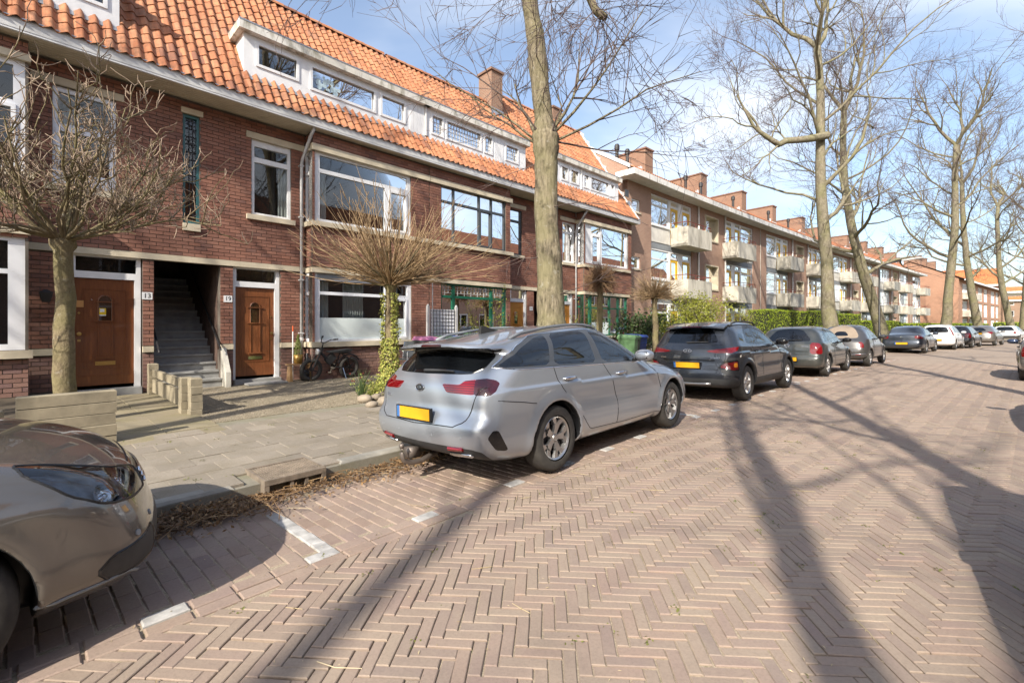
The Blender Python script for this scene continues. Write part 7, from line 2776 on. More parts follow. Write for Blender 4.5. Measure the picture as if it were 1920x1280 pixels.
golf = dict(L=4.10, w=.87, h=.032, wheels=(.76, 3.27), Rt=.31, Ra=.35, tw=.195, wheel=wheel_meshes(.31, .195, .20, 'ten', False), cab=(1.1, 2.45), kr=.12, kf=.24, r=.16, tum=.40, flare=.03,
            sil=[(.30, .23), (.06, .27), (0, .38), (.0, .54), (.06, .62), (.07, .80), (.11, .93), (.18, 1.0), (.36, 1.30), (.46, 1.385), (.8, 1.43), (1.4, 1.445), (2.0, 1.42), (2.35, 1.33), (2.9, 1.03), (3.12, .95), (3.65, .87), (3.95, .74), (4.07, .56), (4.10, .42), (4.06, .26), (3.9, .2), (.5, .2)],
            belt=[(0, .96), (1, .95), (3, .90), (4.1, .8)], plan=[(0, .83), (.4, .86), (1, .87), (3.3, .87), (3.8, .84), (4.1, .74)],
            paint=mat_paint('dark_green_grey_paint', (.045, .052, .052), .4, .3, .3), label='small dark grey three door hatchback with squarish red taillights', group=GRP,
            cuts=[('side_window', 'side', [(.62, 1.0), (1.52, .97), (1.46, 1.345), (1.1, 1.345), (.85, 1.25)], 'carglass'), ('side_window', 'side', [(1.60, .97), (2.72, .94), (2.30, 1.25), (2.05, 1.345), (1.54, 1.35)], 'carglass'),
                  ('rear_window', 'rear', [(-.5, .99), (.62, 1.0), (.68, 1.06), (.60, 1.31), (.5, 1.345), (-.5, 1.355)], 'carglass', 1.0), ('brake_light', 'rear', [(-.2, 1.375), (.22, 1.375), (.22, 1.40), (-.2, 1.40)], 'redlamp', 1.0), ('windscreen', 'top', [(2.2, -.5), (2.22, .55), (2.85, .68), (2.98, .6), (3.0, -.5)], 'carglass'),
                  ('taillight', 'rear', [(.56, .90), (.66, .96), (.88, .95), (.94, .88), (.94, .68), (.86, .645), (.60, .65), (.56, .70)], 'redlamp', .8), ('headlight', 'front', [(.45, .72), (.9, .76), (.9, .60), (.5, .58)], 'clearlamp'), ('grille', 'front', [(-.5, .68), (.4, .68), (.4, .60), (-.5, .60)], 'trim')],
            lines=[('door_gap', 'side', [(1.54, .95), (1.46, .8), (1.46, .5), (1.56, .30), (2.8, .28), (2.86, .5), (2.80, .92)], .004, 'black'), ('tailgate_gap', 'rear', [(.72, .99), (.54, .95), (.54, .64), (.0, .63)], .005, 'black'), ('bumper_seam', 'rear', [(0, .60), (.8, .60), (.95, .60)], .005, 'black'), ('side_moulding', 'side', [(1.0, .56), (2.9, .56)], .010, 'plastic')],
            mirror=(2.55, .99), mirrormat=M['trim'], handles=[(1.68, .86)], handlemat='trim', plate=(.0, .50, -2), wiper=1.03, extra=[golf_extra])
gf = car(golf)
place_by_wheel(gf, golf, 1553, 706, 46.8)

# ---- 4 small rounded cabriolet with fabric roof
M['softtop'] = plain('beige_fabric_roof', (.27, .215, .165), .9, var=.1, scale=30)
fiat = dict(L=3.55, w=.815, h=.034, wheels=(.60, 2.90), Rt=.295, Ra=.335, tw=.185, wheel=wheel_meshes(.295, .185, .195, 'ten', False), cab=(.95, 2.1), kr=.20, kf=.30, r=.20, tum=.42, flare=.03,
            sil=[(.28, .24), (.05, .30), (0, .42), (.0, .58), (.05, .74), (.10, .90), (.20, 1.0), (.34, 1.20), (.46, 1.36), (.75, 1.455), (1.2, 1.485), (1.6, 1.46), (1.95, 1.36), (2.4, 1.09), (2.6, 1.0), (2.95, .93), (3.28, .80), (3.48, .62), (3.55, .46), (3.5, .28), (3.3, .2), (.5, .2)],
            belt=[(0, .97), (1, .96), (2.5, .92), (3.5, .8)], plan=[(0, .74), (.4, .80), (1, .815), (2.8, .81), (3.2, .77), (3.55, .66)],
            paint=mat_paint('warm_grey_paint', (.085, .083, .084), .55, .3, .2), label='small grey rounded car with a beige fabric roof, parked fourth in the row', group=GRP,
            cuts=[('side_window', 'side', [(.80, 1.01), (1.10, 1.0), (1.08, 1.33), (.98, 1.30)], 'carglass'), ('side_window', 'side', [(1.18, 1.0), (2.22, .97), (1.86, 1.26), (1.65, 1.36), (1.16, 1.37)], 'carglass'),
                  ('rear_window', 'rear', [(-.5, 1.08), (.34, 1.08), (.38, 1.12), (.36, 1.24), (-.5, 1.26)], 'carglass', 1.0), ('soft_top', 'rear', [(-.5, 1.0), (.62, 1.0), (.72, 1.1), (.75, 1.6), (-.5, 1.6)], 'softtop', 1.7), ('windscreen', 'top', [(1.8, -.5), (1.82, .55), (2.3, .66), (2.45, .6), (2.5, -.5)], 'carglass'),
                  ('taillight', 'rear', [(.56, .86), (.68, .87), (.74, .80), (.72, .66), (.60, .66), (.54, .76)], 'redlamp', .8), ('fog_lamp', 'rear', [(.46, .44), (.62, .44), (.62, .40), (.46, .40)], 'redlamp', .8), ('headlight', 'front', [(.5, .80), (.66, .80), (.68, .64), (.5, .64)], 'clearlamp')],
            lines=[('bumper_bright_strip', 'rear', [(.30, .44), (.80, .45)], .012, 'chrome'), ('door_gap', 'side', [(1.12, .97), (1.08, .7), (1.16, .32), (2.3, .28), (2.36, .6), (2.30, .95)], .004, 'black'), ('tailgate_gap', 'rear', [(.58, .97), (.54, .6), (0, .58)], .004, 'black')],
            mirror=(2.12, 1.02), handles=[(1.30, .88)], plate=(.0, .52, 0))
ft = car(fiat)
place_by_wheel(ft, fiat, 1632, 687, 48.5)

# ---- 5 dark blue grey saloon
def saab_extra(root, G, sp):
    ring_badge(root, G, 0, .86, .04, .04, [[(-.02, -.01), (.02, .012)]], r=.006)


saab = dict(L=4.63, w=.88, h=.04, wheels=(1.02, 3.69), Rt=.315, Ra=.355, tw=.2, wheel=wheel_meshes(.315, .2, .205, 'ten', False), cab=(1.5, 2.9), kr=.16, kf=.26, r=.17, tum=.44, flare=.02,
            sil=[(.40, .22), (.10, .28), (.0, .38), (.0, .54), (.05, .66), (.05, .88), (.09, .965), (.20, 1.0), (.60, 1.04), (.85, 1.14), (1.25, 1.35), (1.6, 1.42), (2.1, 1.44), (2.45, 1.40), (2.85, 1.22), (3.25, 1.01), (3.45, .95), (4.05, .85), (4.42, .70), (4.6, .5), (4.6, .35), (4.5, .22), (4.2, .18), (.6, .2)],
            belt=[(0, .96), (1, .95), (3, .91), (4.6, .8)], plan=[(0, .80), (.5, .86), (1, .88), (3.6, .88), (4.2, .85), (4.63, .72)],
            paint=mat_paint('dark_blue_grey_paint', (.05, .062, .085), .5, .28), label='dark blue grey saloon car just beyond the small rounded one', group=GRP,
            cuts=[('side_window', 'side', [(1.05, 1.0), (1.95, .975), (1.90, 1.345), (1.55, 1.33), (1.30, 1.22)], 'cargl_dark'), ('side_window', 'side', [(2.02, .975), (3.05, .95), (2.62, 1.22), (2.36, 1.335), (1.97, 1.35)], 'carglass'),
                  ('rear_window', 'rear', [(-.5, 1.09), (.60, 1.09), (.60, 1.34), (.5, 1.37), (-.5, 1.385)], 'cargl_dark', 1.7), ('windscreen', 'top', [(2.5, -.5), (2.52, .55), (3.1, .68), (3.26, .6), (3.3, -.5)], 'carglass'),
                  ('taillight', 'rear', [(.52, .90), (.70, .93), (1.02, .92), (1.05, .85), (.95, .76), (.54, .77)], 'redlamp', .8), ('headlight', 'front', [(.45, .68), (.9, .74), (.9, .60), (.5, .58)], 'clearlamp')],
            lines=[('boot_gap', 'rear', [(.66, .98), (.52, .92), (.52, .70), (0, .69)], .005, 'black'), ('door_gap', 'side', [(1.98, .96), (2.06, .3)], .005, 'black'), ('door_gap', 'side', [(1.15, .96), (1.30, .6), (1.45, .3), (3.1, .28), (3.14, .9)], .005, 'black')],
            mirror=(2.86, 1.0), handles=[(1.75, .87), (2.65, .86)], handlemat='trim', plate=(.0, .52, -1), extra=[saab_extra])
sb = car(saab)
place_by_wheel(sb, saab, 1737.5, 662.3, 50.5)

# ---- 6 white small car with tall lights
wht = dict(L=3.65, w=.83, h=.045, wheels=(.62, 3.02), Rt=.30, Ra=.34, tw=.185, wheel=wheel_meshes(.30, .185, .195, 'ten', False), cab=(.9, 2.2), kr=.12, kf=.26, r=.16, tum=.34, flare=.02,
           sil=[(.28, .24), (.05, .30), (0, .42), (.0, .62), (.05, .92), (.14, 1.18), (.26, 1.40), (.45, 1.48), (1.1, 1.52), (1.6, 1.49), (2.0, 1.37), (2.5, 1.08), (2.75, .98), (3.15, .88), (3.5, .70), (3.65, .46), (3.58, .28), (3.4, .2), (.5, .2)],
           belt=[(0, .98), (1, .97), (2.5, .93), (3.6, .8)], plan=[(0, .79), (.4, .82), (1, .83), (2.9, .83), (3.3, .79), (3.65, .68)],
           paint=mat_paint('white_car_paint', (.76, .77, .78), .0, .3, .08), label='small white hatchback with tall red taillights beside its rear window', group=GRP,
           cuts=[('taillight', 'rear', [(.66, 1.36), (.76, 1.36), (.84, 1.10), (.86, .84), (.74, .84), (.72, 1.1)], 'redlamp', 1.0), ('side_window', 'side', [(.55, 1.03), (1.15, 1.0), (1.13, 1.39), (.85, 1.39), (.62, 1.25)], 'carglass'), ('side_window', 'side', [(1.22, 1.0), (2.36, .97), (1.95, 1.27), (1.7, 1.38), (1.2, 1.40)], 'carglass'),
                 ('rear_window', 'rear', [(-.5, 1.02), (.60, 1.03), (.58, 1.36), (-.5, 1.40)], 'carglass', 1.0), ('windscreen', 'top', [(1.8, -.5), (1.82, .55), (2.42, .68), (2.55, .6), (2.6, -.5)], 'carglass'), ('headlight', 'front', [(.45, .72), (.85, .76), (.85, .60), (.5, .58)], 'clearlamp')],
           lines=[('door_gap', 'side', [(1.18, .98), (1.14, .6), (1.25, .3), (2.4, .28), (2.44, .9)], .005, 'black'), ('side_moulding', 'side', [(.95, .56), (2.5, .56)], .016, 'greypanel')],
           mirror=(2.22, 1.02), handles=[(1.40, .88)], handlemat='trim', plate=(.0, .58, 0))
wc = car(wht)
place_by_wheel(wc, wht, 1792.7, 655.6, 52.5)

# ---- 7 black hatchback, 8 rounded silver hatchback, 9 white boxy car: the same pressings where they are too small to tell apart
blk = dict(golf, h=.05, L=4.10, paint=mat_paint('black_car_paint', (.018, .019, .022), .3, .25), label='black hatchback half hidden behind the white one with tall taillights', extra=[], plate=None, wiper=None)
bc = car(blk)
place_by_wheel(bc, blk, 1838.5, 650.3, 53.5, 1)
slv = dict(fiat, L=4.2, h=.05, w=.88, wheels=(.75, 3.35), label='grey rounded hatchback with a dark rear window, second from the far end', paint=mat_paint('grey_beige_paint', (.24, .225, .21), .55, .3),
           sil=[(.35, .24), (.05, .30), (0, .46), (.02, .62), (.08, .80), (.12, .95), (.30, 1.12), (.62, 1.34), (1.0, 1.44), (1.6, 1.47), (2.1, 1.43), (2.6, 1.2), (3.05, .99), (3.3, .93), (3.8, .82), (4.1, .62), (4.2, .42), (4.1, .26), (3.9, .2), (.6, .2)],
           belt=[(0, 1.0), (1, .98), (3, .92), (4.2, .8)], plan=[(0, .78), (.5, .86), (1, .88), (3.3, .88), (3.8, .84), (4.2, .70)],
           cuts=[('taillight', 'rear', [(.56, .98), (.95, 1.02), (1.0, .92), (.7, .80)], 'redlamp', .9), ('side_window', 'side', [(.95, 1.06), (1.6, 1.0), (1.58, 1.36), (1.3, 1.34)], 'cargl_dark'), ('side_window', 'side', [(1.68, 1.0), (2.8, .96), (2.35, 1.26), (2.1, 1.36), (1.66, 1.37)], 'carglass'),
                 ('rear_window', 'rear', [(-.5, 1.04), (.62, 1.06), (.66, 1.3), (-.5, 1.36)], 'cargl_dark', 1.2), ('windscreen', 'top', [(2.25, -.5), (2.27, .55), (2.9, .68), (3.05, .6), (3.1, -.5)], 'carglass'), ('headlight', 'front', [(.45, .72), (.9, .76), (.9, .60), (.5, .58)], 'clearlamp')],
           lines=[('tailgate_gap', 'rear', [(.66, 1.0), (.55, .7), (0, .68)], .005, 'black')], mirror=(2.6, 1.0), handles=[], plate=(.0, .88, -4))
sc_ = car(slv)
place_by_wheel(sc_, slv, 1867.5, 648.3, 54.5)
box = dict(golf, L=4.2, h=.05, label='white square built car with a black bumper, farthest in the row', paint=wht['paint'], w=.86,
           sil=[(.30, .30), (.02, .34), (0, .44), (.0, .58), (.04, .64), (.05, .96), (.12, 1.0), (.34, 1.34), (.5, 1.41), (1.4, 1.44), (2.0, 1.41), (2.5, 1.12), (2.8, .98), (3.7, .90), (4.1, .78), (4.2, .6), (4.2, .36), (4.1, .26), (.5, .26)], wheels=(.8, 3.3),
           cuts=[('rear_window', 'rear', [(-.5, 1.0), (.70, 1.0), (.66, 1.34), (-.5, 1.36)], 'cargl_dark', 1.0), ('taillight', 'rear', [(.56, .92), (.72, .92), (.72, .72), (.56, .72)], 'redlamp', .8), ('bumper', 'rear', [(-.5, .56), (1.3, .56), (1.3, .36), (-.5, .36)], 'plastic', .8), ('side_window', 'side', [(.55, 1.02), (2.6, .98), (2.05, 1.34), (.72, 1.35)], 'cargl_dark')],
           lines=[], mirror=(2.4, 1.02), plate=None, extra=[], wiper=None)
bx_ = car(box)
place_by_wheel(bx_, box, 1912, 641.0, 56.0)


# ---- 10 taupe car in the near left corner
def near_extra(root, G, sp):
    L = sp['L']
    for sg in (-1, 1):
        for a_, z_, r_ in ((.80, .745, .058), (.56, .685, .050)):
            q = G.project(np.array([[L - .2, sg * min(a_, .8), z_]]), 8)[0]
            n = G.grad(q[None])[0]; n /= np.linalg.norm(n)
            mt_ = Matrix.Translation(q - n * .035) @ Vector(n).to_track_quat('Z', 'Y').to_matrix().to_4x4()
            m5 = MB(); m5.lathe([(r_, .012), (r_ * .93, -.004), (r_ * .55, -.016), (.014, -.018), (.013, .004), (.001, .006)], 20, m=mt_)
            m5.build('lamp_reflector', M['chrome'], root, smooth=True)
        q = G.project(np.array([[L - .62, sg * .8, .80], [L - .60, sg * .8, .70]]), 8)
        g_ = G.grad(q); q -= g_ / np.linalg.norm(g_, axis=1)[:, None] * .03
        m5 = MB(); m5.tube(q, .011, 6); m5.build('lamp_bar', M['white'], root)
        q = G.project(np.array([[L - .1, sg * .66, .655], [L - .1, sg * .52, .63], [L - .1, sg * .42, .615]]), 8)
        g_ = G.grad(q); q -= g_ / np.linalg.norm(g_, axis=1)[:, None] * .03
        m5 = MB(); m5.tube(q, .012, 6); m5.build('indicator_bar', M['clearlamp'], root)
    for i in range(3):
        q = G.project(np.column_stack([np.full(9, L - .05), np.linspace(-.33, .33, 9), np.full(9, .60 + i * .035)]), 8)
        q[:, 0] += .006
        m5 = MB(); m5.tube(q, .0075, 6); m5.build('grille_bar', M['chrome'], root, smooth=True)
    q = G.project(np.array([[L - .02, -.58, .50], [L - .1, -.80, .47], [L - .02, .58, .50]]), 8)
    m5 = MB()
    for p in q:
        n = G.grad(p[None])[0]; n /= np.linalg.norm(n)
        m5.tube([p - n * .01, p + n * .004], [.017, .015], 12)
    m5.build('parking_sensors', M['greypanel'], root, kind='stuff')


near = dict(L=4.40, w=.90, h=.022, wheels=(.95, 3.52), Rt=.32, Ra=.365, tw=.215, wheel=wm_kia, cab=(1.3, 2.7), kr=.14, kf=.25, r=.16, tum=.36, flare=.015, xf=.25,
            sil=[(.40, .22), (.10, .28), (.0, .38), (.0, .54), (.05, .70), (.10, 1.0), (.35, 1.35), (.6, 1.47), (1.4, 1.53), (2.0, 1.50), (2.4, 1.40), (2.85, 1.20), (3.2, 1.06), (3.38, 1.005), (3.8, .945), (4.08, .865), (4.24, .765), (4.31, .68), (4.35, .58), (4.39, .47), (4.41, .40), (4.41, .30), (4.36, .22), (4.15, .18), (.6, .2)],
            belt=[(0, 1.0), (1, .99), (3, .96), (3.6, .93), (4.0, .87), (4.4, .72)], plan=[(0, .84), (.5, .88), (1, .90), (3.6, .90), (4.0, .875), (4.4, .79)], crease=[(0, .82), (3, .78), (4.4, .66)],
            paint=mat_paint('taupe_paint', (.16, .148, .135), .55, .27, .05), label='taupe car cut by the left frame edge with a clear headlight, parked before the drain', group=GRP,
            cuts=[('headlight', 'front', [(.38, .58), (.34, .69), (.62, .765), (.90, .835), (1.04, .86), (1.08, .82), (1.0, .715), (.88, .65), (.66, .605)], 'headlamp'),
                  ('grille', 'front', [(-.5, .70), (.34, .685), (.36, .59), (-.5, .58)], 'trim'), ('side_intake', 'front', [(.60, .445), (.86, .40), (.92, .345), (.84, .285), (.58, .30)], 'plastic'), ('lower_grille', 'front', [(-.5, .46), (.585, .445), (.57, .30), (-.5, .29)], 'plastic'),
                  ('windscreen', 'top', [(2.45, -.5), (2.47, .58), (3.1, .72), (3.30, .66), (3.34, -.5)], 'carglass'), ('side_window', 'side', [(.9, 1.03), (3.0, .99), (2.5, 1.28), (2.2, 1.42), (1.0, 1.42)], 'cargl_dark'), ('rear_window', 'rear', [(-.5, 1.05), (.65, 1.05), (.62, 1.38), (-.5, 1.40)], 'cargl_dark', 1.0), ('taillight', 'rear', [(.6, 1.0), (.9, 1.0), (.9, .8), (.6, .8)], 'redlamp', .8)],
            lines=[('bonnet_gap', 'front', [(.0, .715), (.33, .70)], .005, 'black'), ('bumper_lip', 'front', [(.0, .245), (.5, .25), (.85, .27), (1.15, .28)], .009, 'greypanel')],
            mirror=(2.85, 1.06), plate=None, extra=[near_extra], outline={'headlight': ('lamp_seal', 'black', .006), 'side_intake': ('intake_edge', 'trim', .006)})
nc = car(near)
put_car(nc, -5.22, -.417, R(90 - 42))

# ---- cars in the lane on the right: one shows at the frame edge, the others lie outside and throw their shadows in
rg = dict(golf, h=.05, label='warm grey car at the right frame edge with a blue mirrored wing mirror', group='cars parked along the right kerb', paint=slv['paint'], extra=[], wiper=None, mirrormat=mat_paint('dark_blue_mirror', (.04, .06, .12), .5, .2), L=4.1)
rc = car(rg)
a = R(90 - 47.5)
Yr = CZ * 853 / (712 - 610); Xr = (1912 - 960) / 853 * Yr
lx, ly = rg['wheels'][0], rg['w'] - .03
put_car(rc, Xr - (lx * math.cos(a) - ly * math.sin(a)), Yr - (lx * math.sin(a) + ly * math.cos(a)), a)
E0x, E0y = 3.93, 2.32
for x, y, hd, src, lab in ((E0x, E0y, 219.0, wc, 'parked car of the right kerb just outside the frame, known by its shadow'), (6.9, 4.3, 45.5, rc, 'second parked car of the right kerb, outside the frame')):
    c = copy_tree(src)
    c['label'] = lab; c['group'] = 'cars parked along the right kerb'
    for ch in [q for q in c.children if q.name.startswith('wing_mirror')] if src is wc else []:
        for q in list(ch.children):
            bpy.data.objects.remove(q)
        bpy.data.objects.remove(ch)
    put_car(c, x, y, R(90 - hd))


# ------------------------------------------------------------------ garden walls and small things
def local(s, o, z=0.1):
    """an origin at (s, o) whose x axis runs along the street"""
    return W(s, o, z), rz(s)


p, a = local(-.36, 4.86, .06)
gw = thing('garden_wall', 'low wall of stacked weathered concrete planks before the thick pollard trunk', 'wall', p, a)
v, q, t = slab_shape(.80, .115, .128, .012)
for k in range(5):
    o = link('plank', raw_mesh('plank', v, q, t, M['concrete']), gw, (random.gauss(0, .004), random.gauss(0, .003), .13 * (k + 1)), (0, random.gauss(0, .004), random.gauss(0, .006)))
p, a = local(-1.9, 4.62, .06)
g2 = thing('garden_wall', 'lower wall of mossy concrete planks cut by the left frame edge', 'wall', p, a)
me = raw_mesh('plank', *slab_shape(2.1, .11, .16, .012), M['concrete'])
for k in range(3):
    link('plank', me, g2, (random.gauss(0, .01), 0, .165 * (k + 1)))
p, a = local(1.12, 3.55, .05)
g3 = thing('garden_fence', 'low concrete fence with block pillars between the slab path and the gravel yard', 'fence', p, a)
me = raw_mesh('block', *slab_shape(.15, .20, .118, .010), M['concrete'])
for k in range(5):
    link('block', me, g3, (.02 + random.gauss(0, .003), random.gauss(0, .003), .12 * (k + 1)), (0, 0, random.gauss(0, .01)))
    link('block', me, g3, (-.05 + random.gauss(0, .003), .24 + random.gauss(0, .003), .12 * (k + 1)), (0, 0, random.gauss(0, .01)))
    link('block', me, g3, (-.02, 3.05 + random.gauss(0, .003), .12 * (k + 1) + .05))
for k in range(2):
    mb = MB(); mb.box(-.045, .015, .36, 2.94, .10 + k * .30, .10 + k * .30 + (.25 if k == 0 else .14)); mb.build('rail', M['concrete'], g3)
p, a = local(5.55, 4.30, .08)
g4 = thing('block_wall', 'short wall of sandy concrete blocks between the ivy and the silver estate car', 'wall', p, a)
M['sandblock'] = plain('sandy_block', (.40, .30, .19), .85, var=.2, scale=6, bump=.3)
me = raw_mesh('block', *slab_shape(.44, .14, .185, .01), M['sandblock'])
for k in range(3):
    for j in range(4):
        link('block', me, g4, (-.75 + j * .45 + (.0 if k % 2 else .1), 0, .19 * (k + 1)))

# mat before door 19
p, a = local(3.22, .42, .1)
mt = MB(); mt.box(-.42, .42, -.20, .20, 0, .035)
tag(mt.build('door_step_plate', M['step'], None), 'grey slab lying before the brown door 19', 'step'); o = bpy.data.objects['door_step_plate']; o.location = p; o.rotation_euler = (0, 0, a)

# bench with its pots
p, a = local(4.02, .36, .09)
be = thing('wooden_bench', 'small rough wooden bench holding the golden pot under the downpipe', 'bench', p, a)
for y in (-.09, .03):
    mb = MB(); mb.box(-.30, .30, y, y + .11, .40, .43); mb.build('seat', M['oldwood'], be)
for x in (-.25, .21):
    mb = MB(); mb.prism([(x - .02, 0), (x + .06, 0), (x + .04, .40), (x, .40)], -.08, .12); mb.build('leg', M['oldwood'], be)
pot = thing('plant_pot', 'golden metal pot with a small upright conifer on the bench', 'plant pot', W(3.98, .36, .52), a)
mb = MB(); mb.lathe([(.001, 0), (.085, 0), (.105, .10), (.11, .22), (.098, .22), (.095, .19), (.001, .18)], 18); mb.build('pot', plain('gold_glaze', (.42, .26, .07), .35, .5, var=.2), pot, smooth=True)
n = 900
z = RNG.uniform(0, 1, n); r = .115 * (1 - z) ** .7 * np.sqrt(RNG.uniform(.2, 1, n)); th = RNG.uniform(0, 6.3, n)
P = np.column_stack([r * np.cos(th), r * np.sin(th), .2 + z * .52])
leaves(P, .045, N=np.column_stack([np.cos(th), np.sin(th), 0 * th + .6]), aspect=.35).build('conifer', M['leaf_conifer'], pot)
vs = thing('black_vase', 'small black lantern shaped vase standing beside the golden pot on the bench', 'vase', W(4.20, .36, .52), a)
mb = MB(); mb.lathe([(.001, 0), (.06, 0), (.075, .06), (.05, .14), (.028, .16), (.03, .24), (.02, .25)], 14); mb.build('vessel', M['iron'], vs, smooth=True)
u1 = thing('dark_pot', 'dark round pot standing under the small bench', 'plant pot', W(4.12, .40, .09), a)
mb = MB(); mb.lathe([(.001, 0), (.08, 0), (.115, .14), (.10, .26), (.085, .27), (.08, .25)], 14); mb.build('pot', M['iron'], u1, smooth=True)
sk = thing('marker_stick', 'thin white stick with an orange tip leaning by the door 19 downpipe', 'stick', W(3.93, .16, .09), 0)
mb = MB(); mb.tube([(0, 0, 0), (.0, .0, 1.22)], .013, 7); mb.build('shaft', M['white'], sk)
mb = MB(); mb.tube([(0, 0, 1.221), (.0, .0, 1.36)], .0135, 7); mb.build('tip', plain('orange_tip', (.75, .12, .03), .5, var=0), sk)

# fat tyred electric bike; local x points to its front
p, a = local(5.18, .58, .09)
bk = thing('electric_bike', 'black fat tyred electric bicycle leaning under the white bay window', 'bicycle', p, a + math.pi + R(6))
bk.rotation_euler = (R(-5), 0, a + math.pi + R(5))
Rw, WB = .285, 1.02


def bike_wheel(x, name):
    w = empty(name, (x, 0, Rw)); w.parent = bk
    th = np.linspace(0, 2 * np.pi, 33)
    m = MB(); m.tube([((Rw - .05) * math.cos(t), 0, (Rw - .05) * math.sin(t)) for t in th], .050, 10, cap=False); m.build('tyre', M['tyre'], w, smooth=True)
    m = MB(); m.tube([((Rw - .095) * math.cos(t), 0, (Rw - .095) * math.sin(t)) for t in th], .012, 6, cap=False)
    for k in range(6):
        t = k * math.pi / 3 + .2
        m.tube([(.03 * math.cos(t), .02, .03 * math.sin(t)), ((Rw - .1) * math.cos(t + .18), 0, (Rw - .1) * math.sin(t + .18))], [.014, .009], 5)
    m.tube([(0, -.05, 0), (0, .05, 0)], .045 if x == 0 else .028, 10)
    m.build('rim', M['iron'], w)


bike_wheel(0, 'wheel'); bike_wheel(WB, 'wheel')
m = MB()
for y in (-.055, .055):
    m.tube([(0, y, Rw), (.30, y * .6, .30), (.40, y * .4, .32)], .014, 6)
    m.tube([(0, y, Rw), (.12, y, .55), (.22, y * .6, .68)], .013, 6)
    m.tube([(.02, y, .66), (.30, y, .68), (.62, y * .5, .70)], .014, 6)
m.tube([(.40, 0, .32), (.58, 0, .48), (.80, 0, .70)], [.03, .032, .03], 8)
m.tube([(.40, 0, .32), (.32, 0, .52), (.26, 0, .70)], .018, 7)
m.tube([(.80, 0, .66), (.76, 0, .80)], .028, 8)
m.build('frame', M['iron'], bk, smooth=True)
m = MB()
for y in (-.075, .075):
    m.tube([(WB, y, Rw), (.93, y, .50), (.82, y, .74)], [.02, .024, .02], 7)
m.box(.79, .86, -.08, .08, .70, .73); m.box(.76, .82, -.08, .08, .78, .81)
m.build('fork', M['iron'], bk)
m = MB()
m.tube([(.77, 0, .80), (.74, 0, .96)], .018, 7)
m.tube([(.60, -.33, 1.06), (.66, -.22, 1.04), (.75, -.08, .95), (.75, .08, .95), (.66, .22, 1.04), (.60, .33, 1.06)], .013, 7)
hb = m.build('handlebar', M['iron'], bk, smooth=True)
m = MB()
for y in (-1, 1):
    m.tube([(.56, y * .36, 1.065), (.62, y * .27, 1.05)], .02, 8)
m.build('grips', M['plastic'], hb, kind='stuff')
m = MB(); m.tube([(.80, 0, .72), (.86, 0, .72), (.90, 0, .72), (.905, 0, .72)], [.03, .075, .08, .06], 14); m.build('headlight', M['clearlamp'], bk, smooth=True)
m = MB(); m.prism([(.02, .69), (.60, .69), (.64, .72), (.40, .735), (.02, .77), (-.04, .75)], -.085, .085); m.build('saddle', M['plastic'], bk)
m = MB(); m.box(.44, .62, -.045, .045, .40, .66, np.array(Matrix.Translation((.53, 0, .53)) @ Matrix.Rotation(R(-48), 4, 'Y') @ Matrix.Translation((-.53, 0, -.53)))); m.build('battery', M['plastic'], bk)
th = np.linspace(.4, 2.6, 14)
m = MB(); m.tube([(.33 * math.cos(t), 0, Rw + .33 * math.sin(t)) for t in th], .022, 5); m.build('mudguard', M['iron'], bk)
m = MB(); m.tube([(.40, -.09, .32), (.40, -.075, .32)], .075, 14); m.tube([(.40, -.10, .32), (.46, -.11, .17)], .012, 5); m.cbox(.47, -.16, .16, .09, .10, .025); m.build('crank', M['chrome'], bk)
m = MB(); m.cbox(.515, -.16, .16, .02, .08, .022); m.build('pedal_reflector', M['redlamp'], bk)
m = MB(); m.tube([(.20, .05, .28), (.16, .17, .0)], .011, 5); m.build('kickstand', M['chrome'], bk)

# chair, bag heap, bins and panel in the neighbour's garden
p, a = local(6.55, 1.15, .1)
ch = thing('garden_chair', 'dark garden chair with aluminium frame beside the ivy clad pollard', 'chair', p, a + R(200))
m = MB()
for y in (-.24, .24):
    m.tube([(.22, y, 0), (.22, y, .62), (.18, y, .66), (-.18, y, .66)], .014, 6); m.tube([(-.24, y, 0), (-.20, y, .44), (-.28, y, .90)], .014, 6)
m.tube([(.22, -.24, .43), (.22, .24, .43)], .012, 6); m.tube([(-.20, -.24, .43), (-.20, .24, .43)], .012, 6)
m.build('chair_frame', M['chrome'], ch, smooth=True)
m = MB(); m.box(-.22, .24, -.235, .235, .43, .45); m.build('seat', M['darkframe'], ch)
m = MB(); m.box(-.012, .012, -.235, .235, 0, .46, np.array(Matrix.Translation((-.22, 0, .46)) @ Matrix.Rotation(R(-10), 4, 'Y'))); m.build('backrest', M['darkframe'], ch)
p, a = local(7.05, 1.55, .1)
hp = thing('stacked_chairs', 'stack of dark folded garden chairs with curved pale arms before the window sill', 'chairs', p, a)
for k in range(4):
    m = MB()
    for y in (-.25, .25):
        m.tube([(-.25, y, .0), (-.25, y, .55 + k * .06), (-.20, y, .62 + k * .06), (.0, y, .66 + k * .06), (.18, y, .62 + k * .06), (.22, y, .5 + k * .06)], .013, 6)
    m.build('arm_frame', M['rim'], hp, smooth=True)
    m = MB(); m.box(-.22, .24, -.23, .23, .42 + k * .07, .455 + k * .07); m.build('seat', M['darkframe'], hp)
bag = thing('bag_heap', 'crumpled black plastic bag lying on the stacked garden chairs', 'bag', W(7.10, 1.55, .80), 0)
rr = np.random.default_rng(5)
m = MB(); nn = 22
u = np.linspace(0, np.pi, 14); w = np.linspace(0, 2 * np.pi, nn, endpoint=False)
rad = .24 + rr.normal(0, .03, (14, nn))
vv = np.stack([rad * np.sin(u)[:, None] * np.cos(w)[None] * 1.25, rad * np.sin(u)[:, None] * np.sin(w)[None], .12 + rad * np.cos(u)[:, None] * .55], -1).reshape(-1, 3)
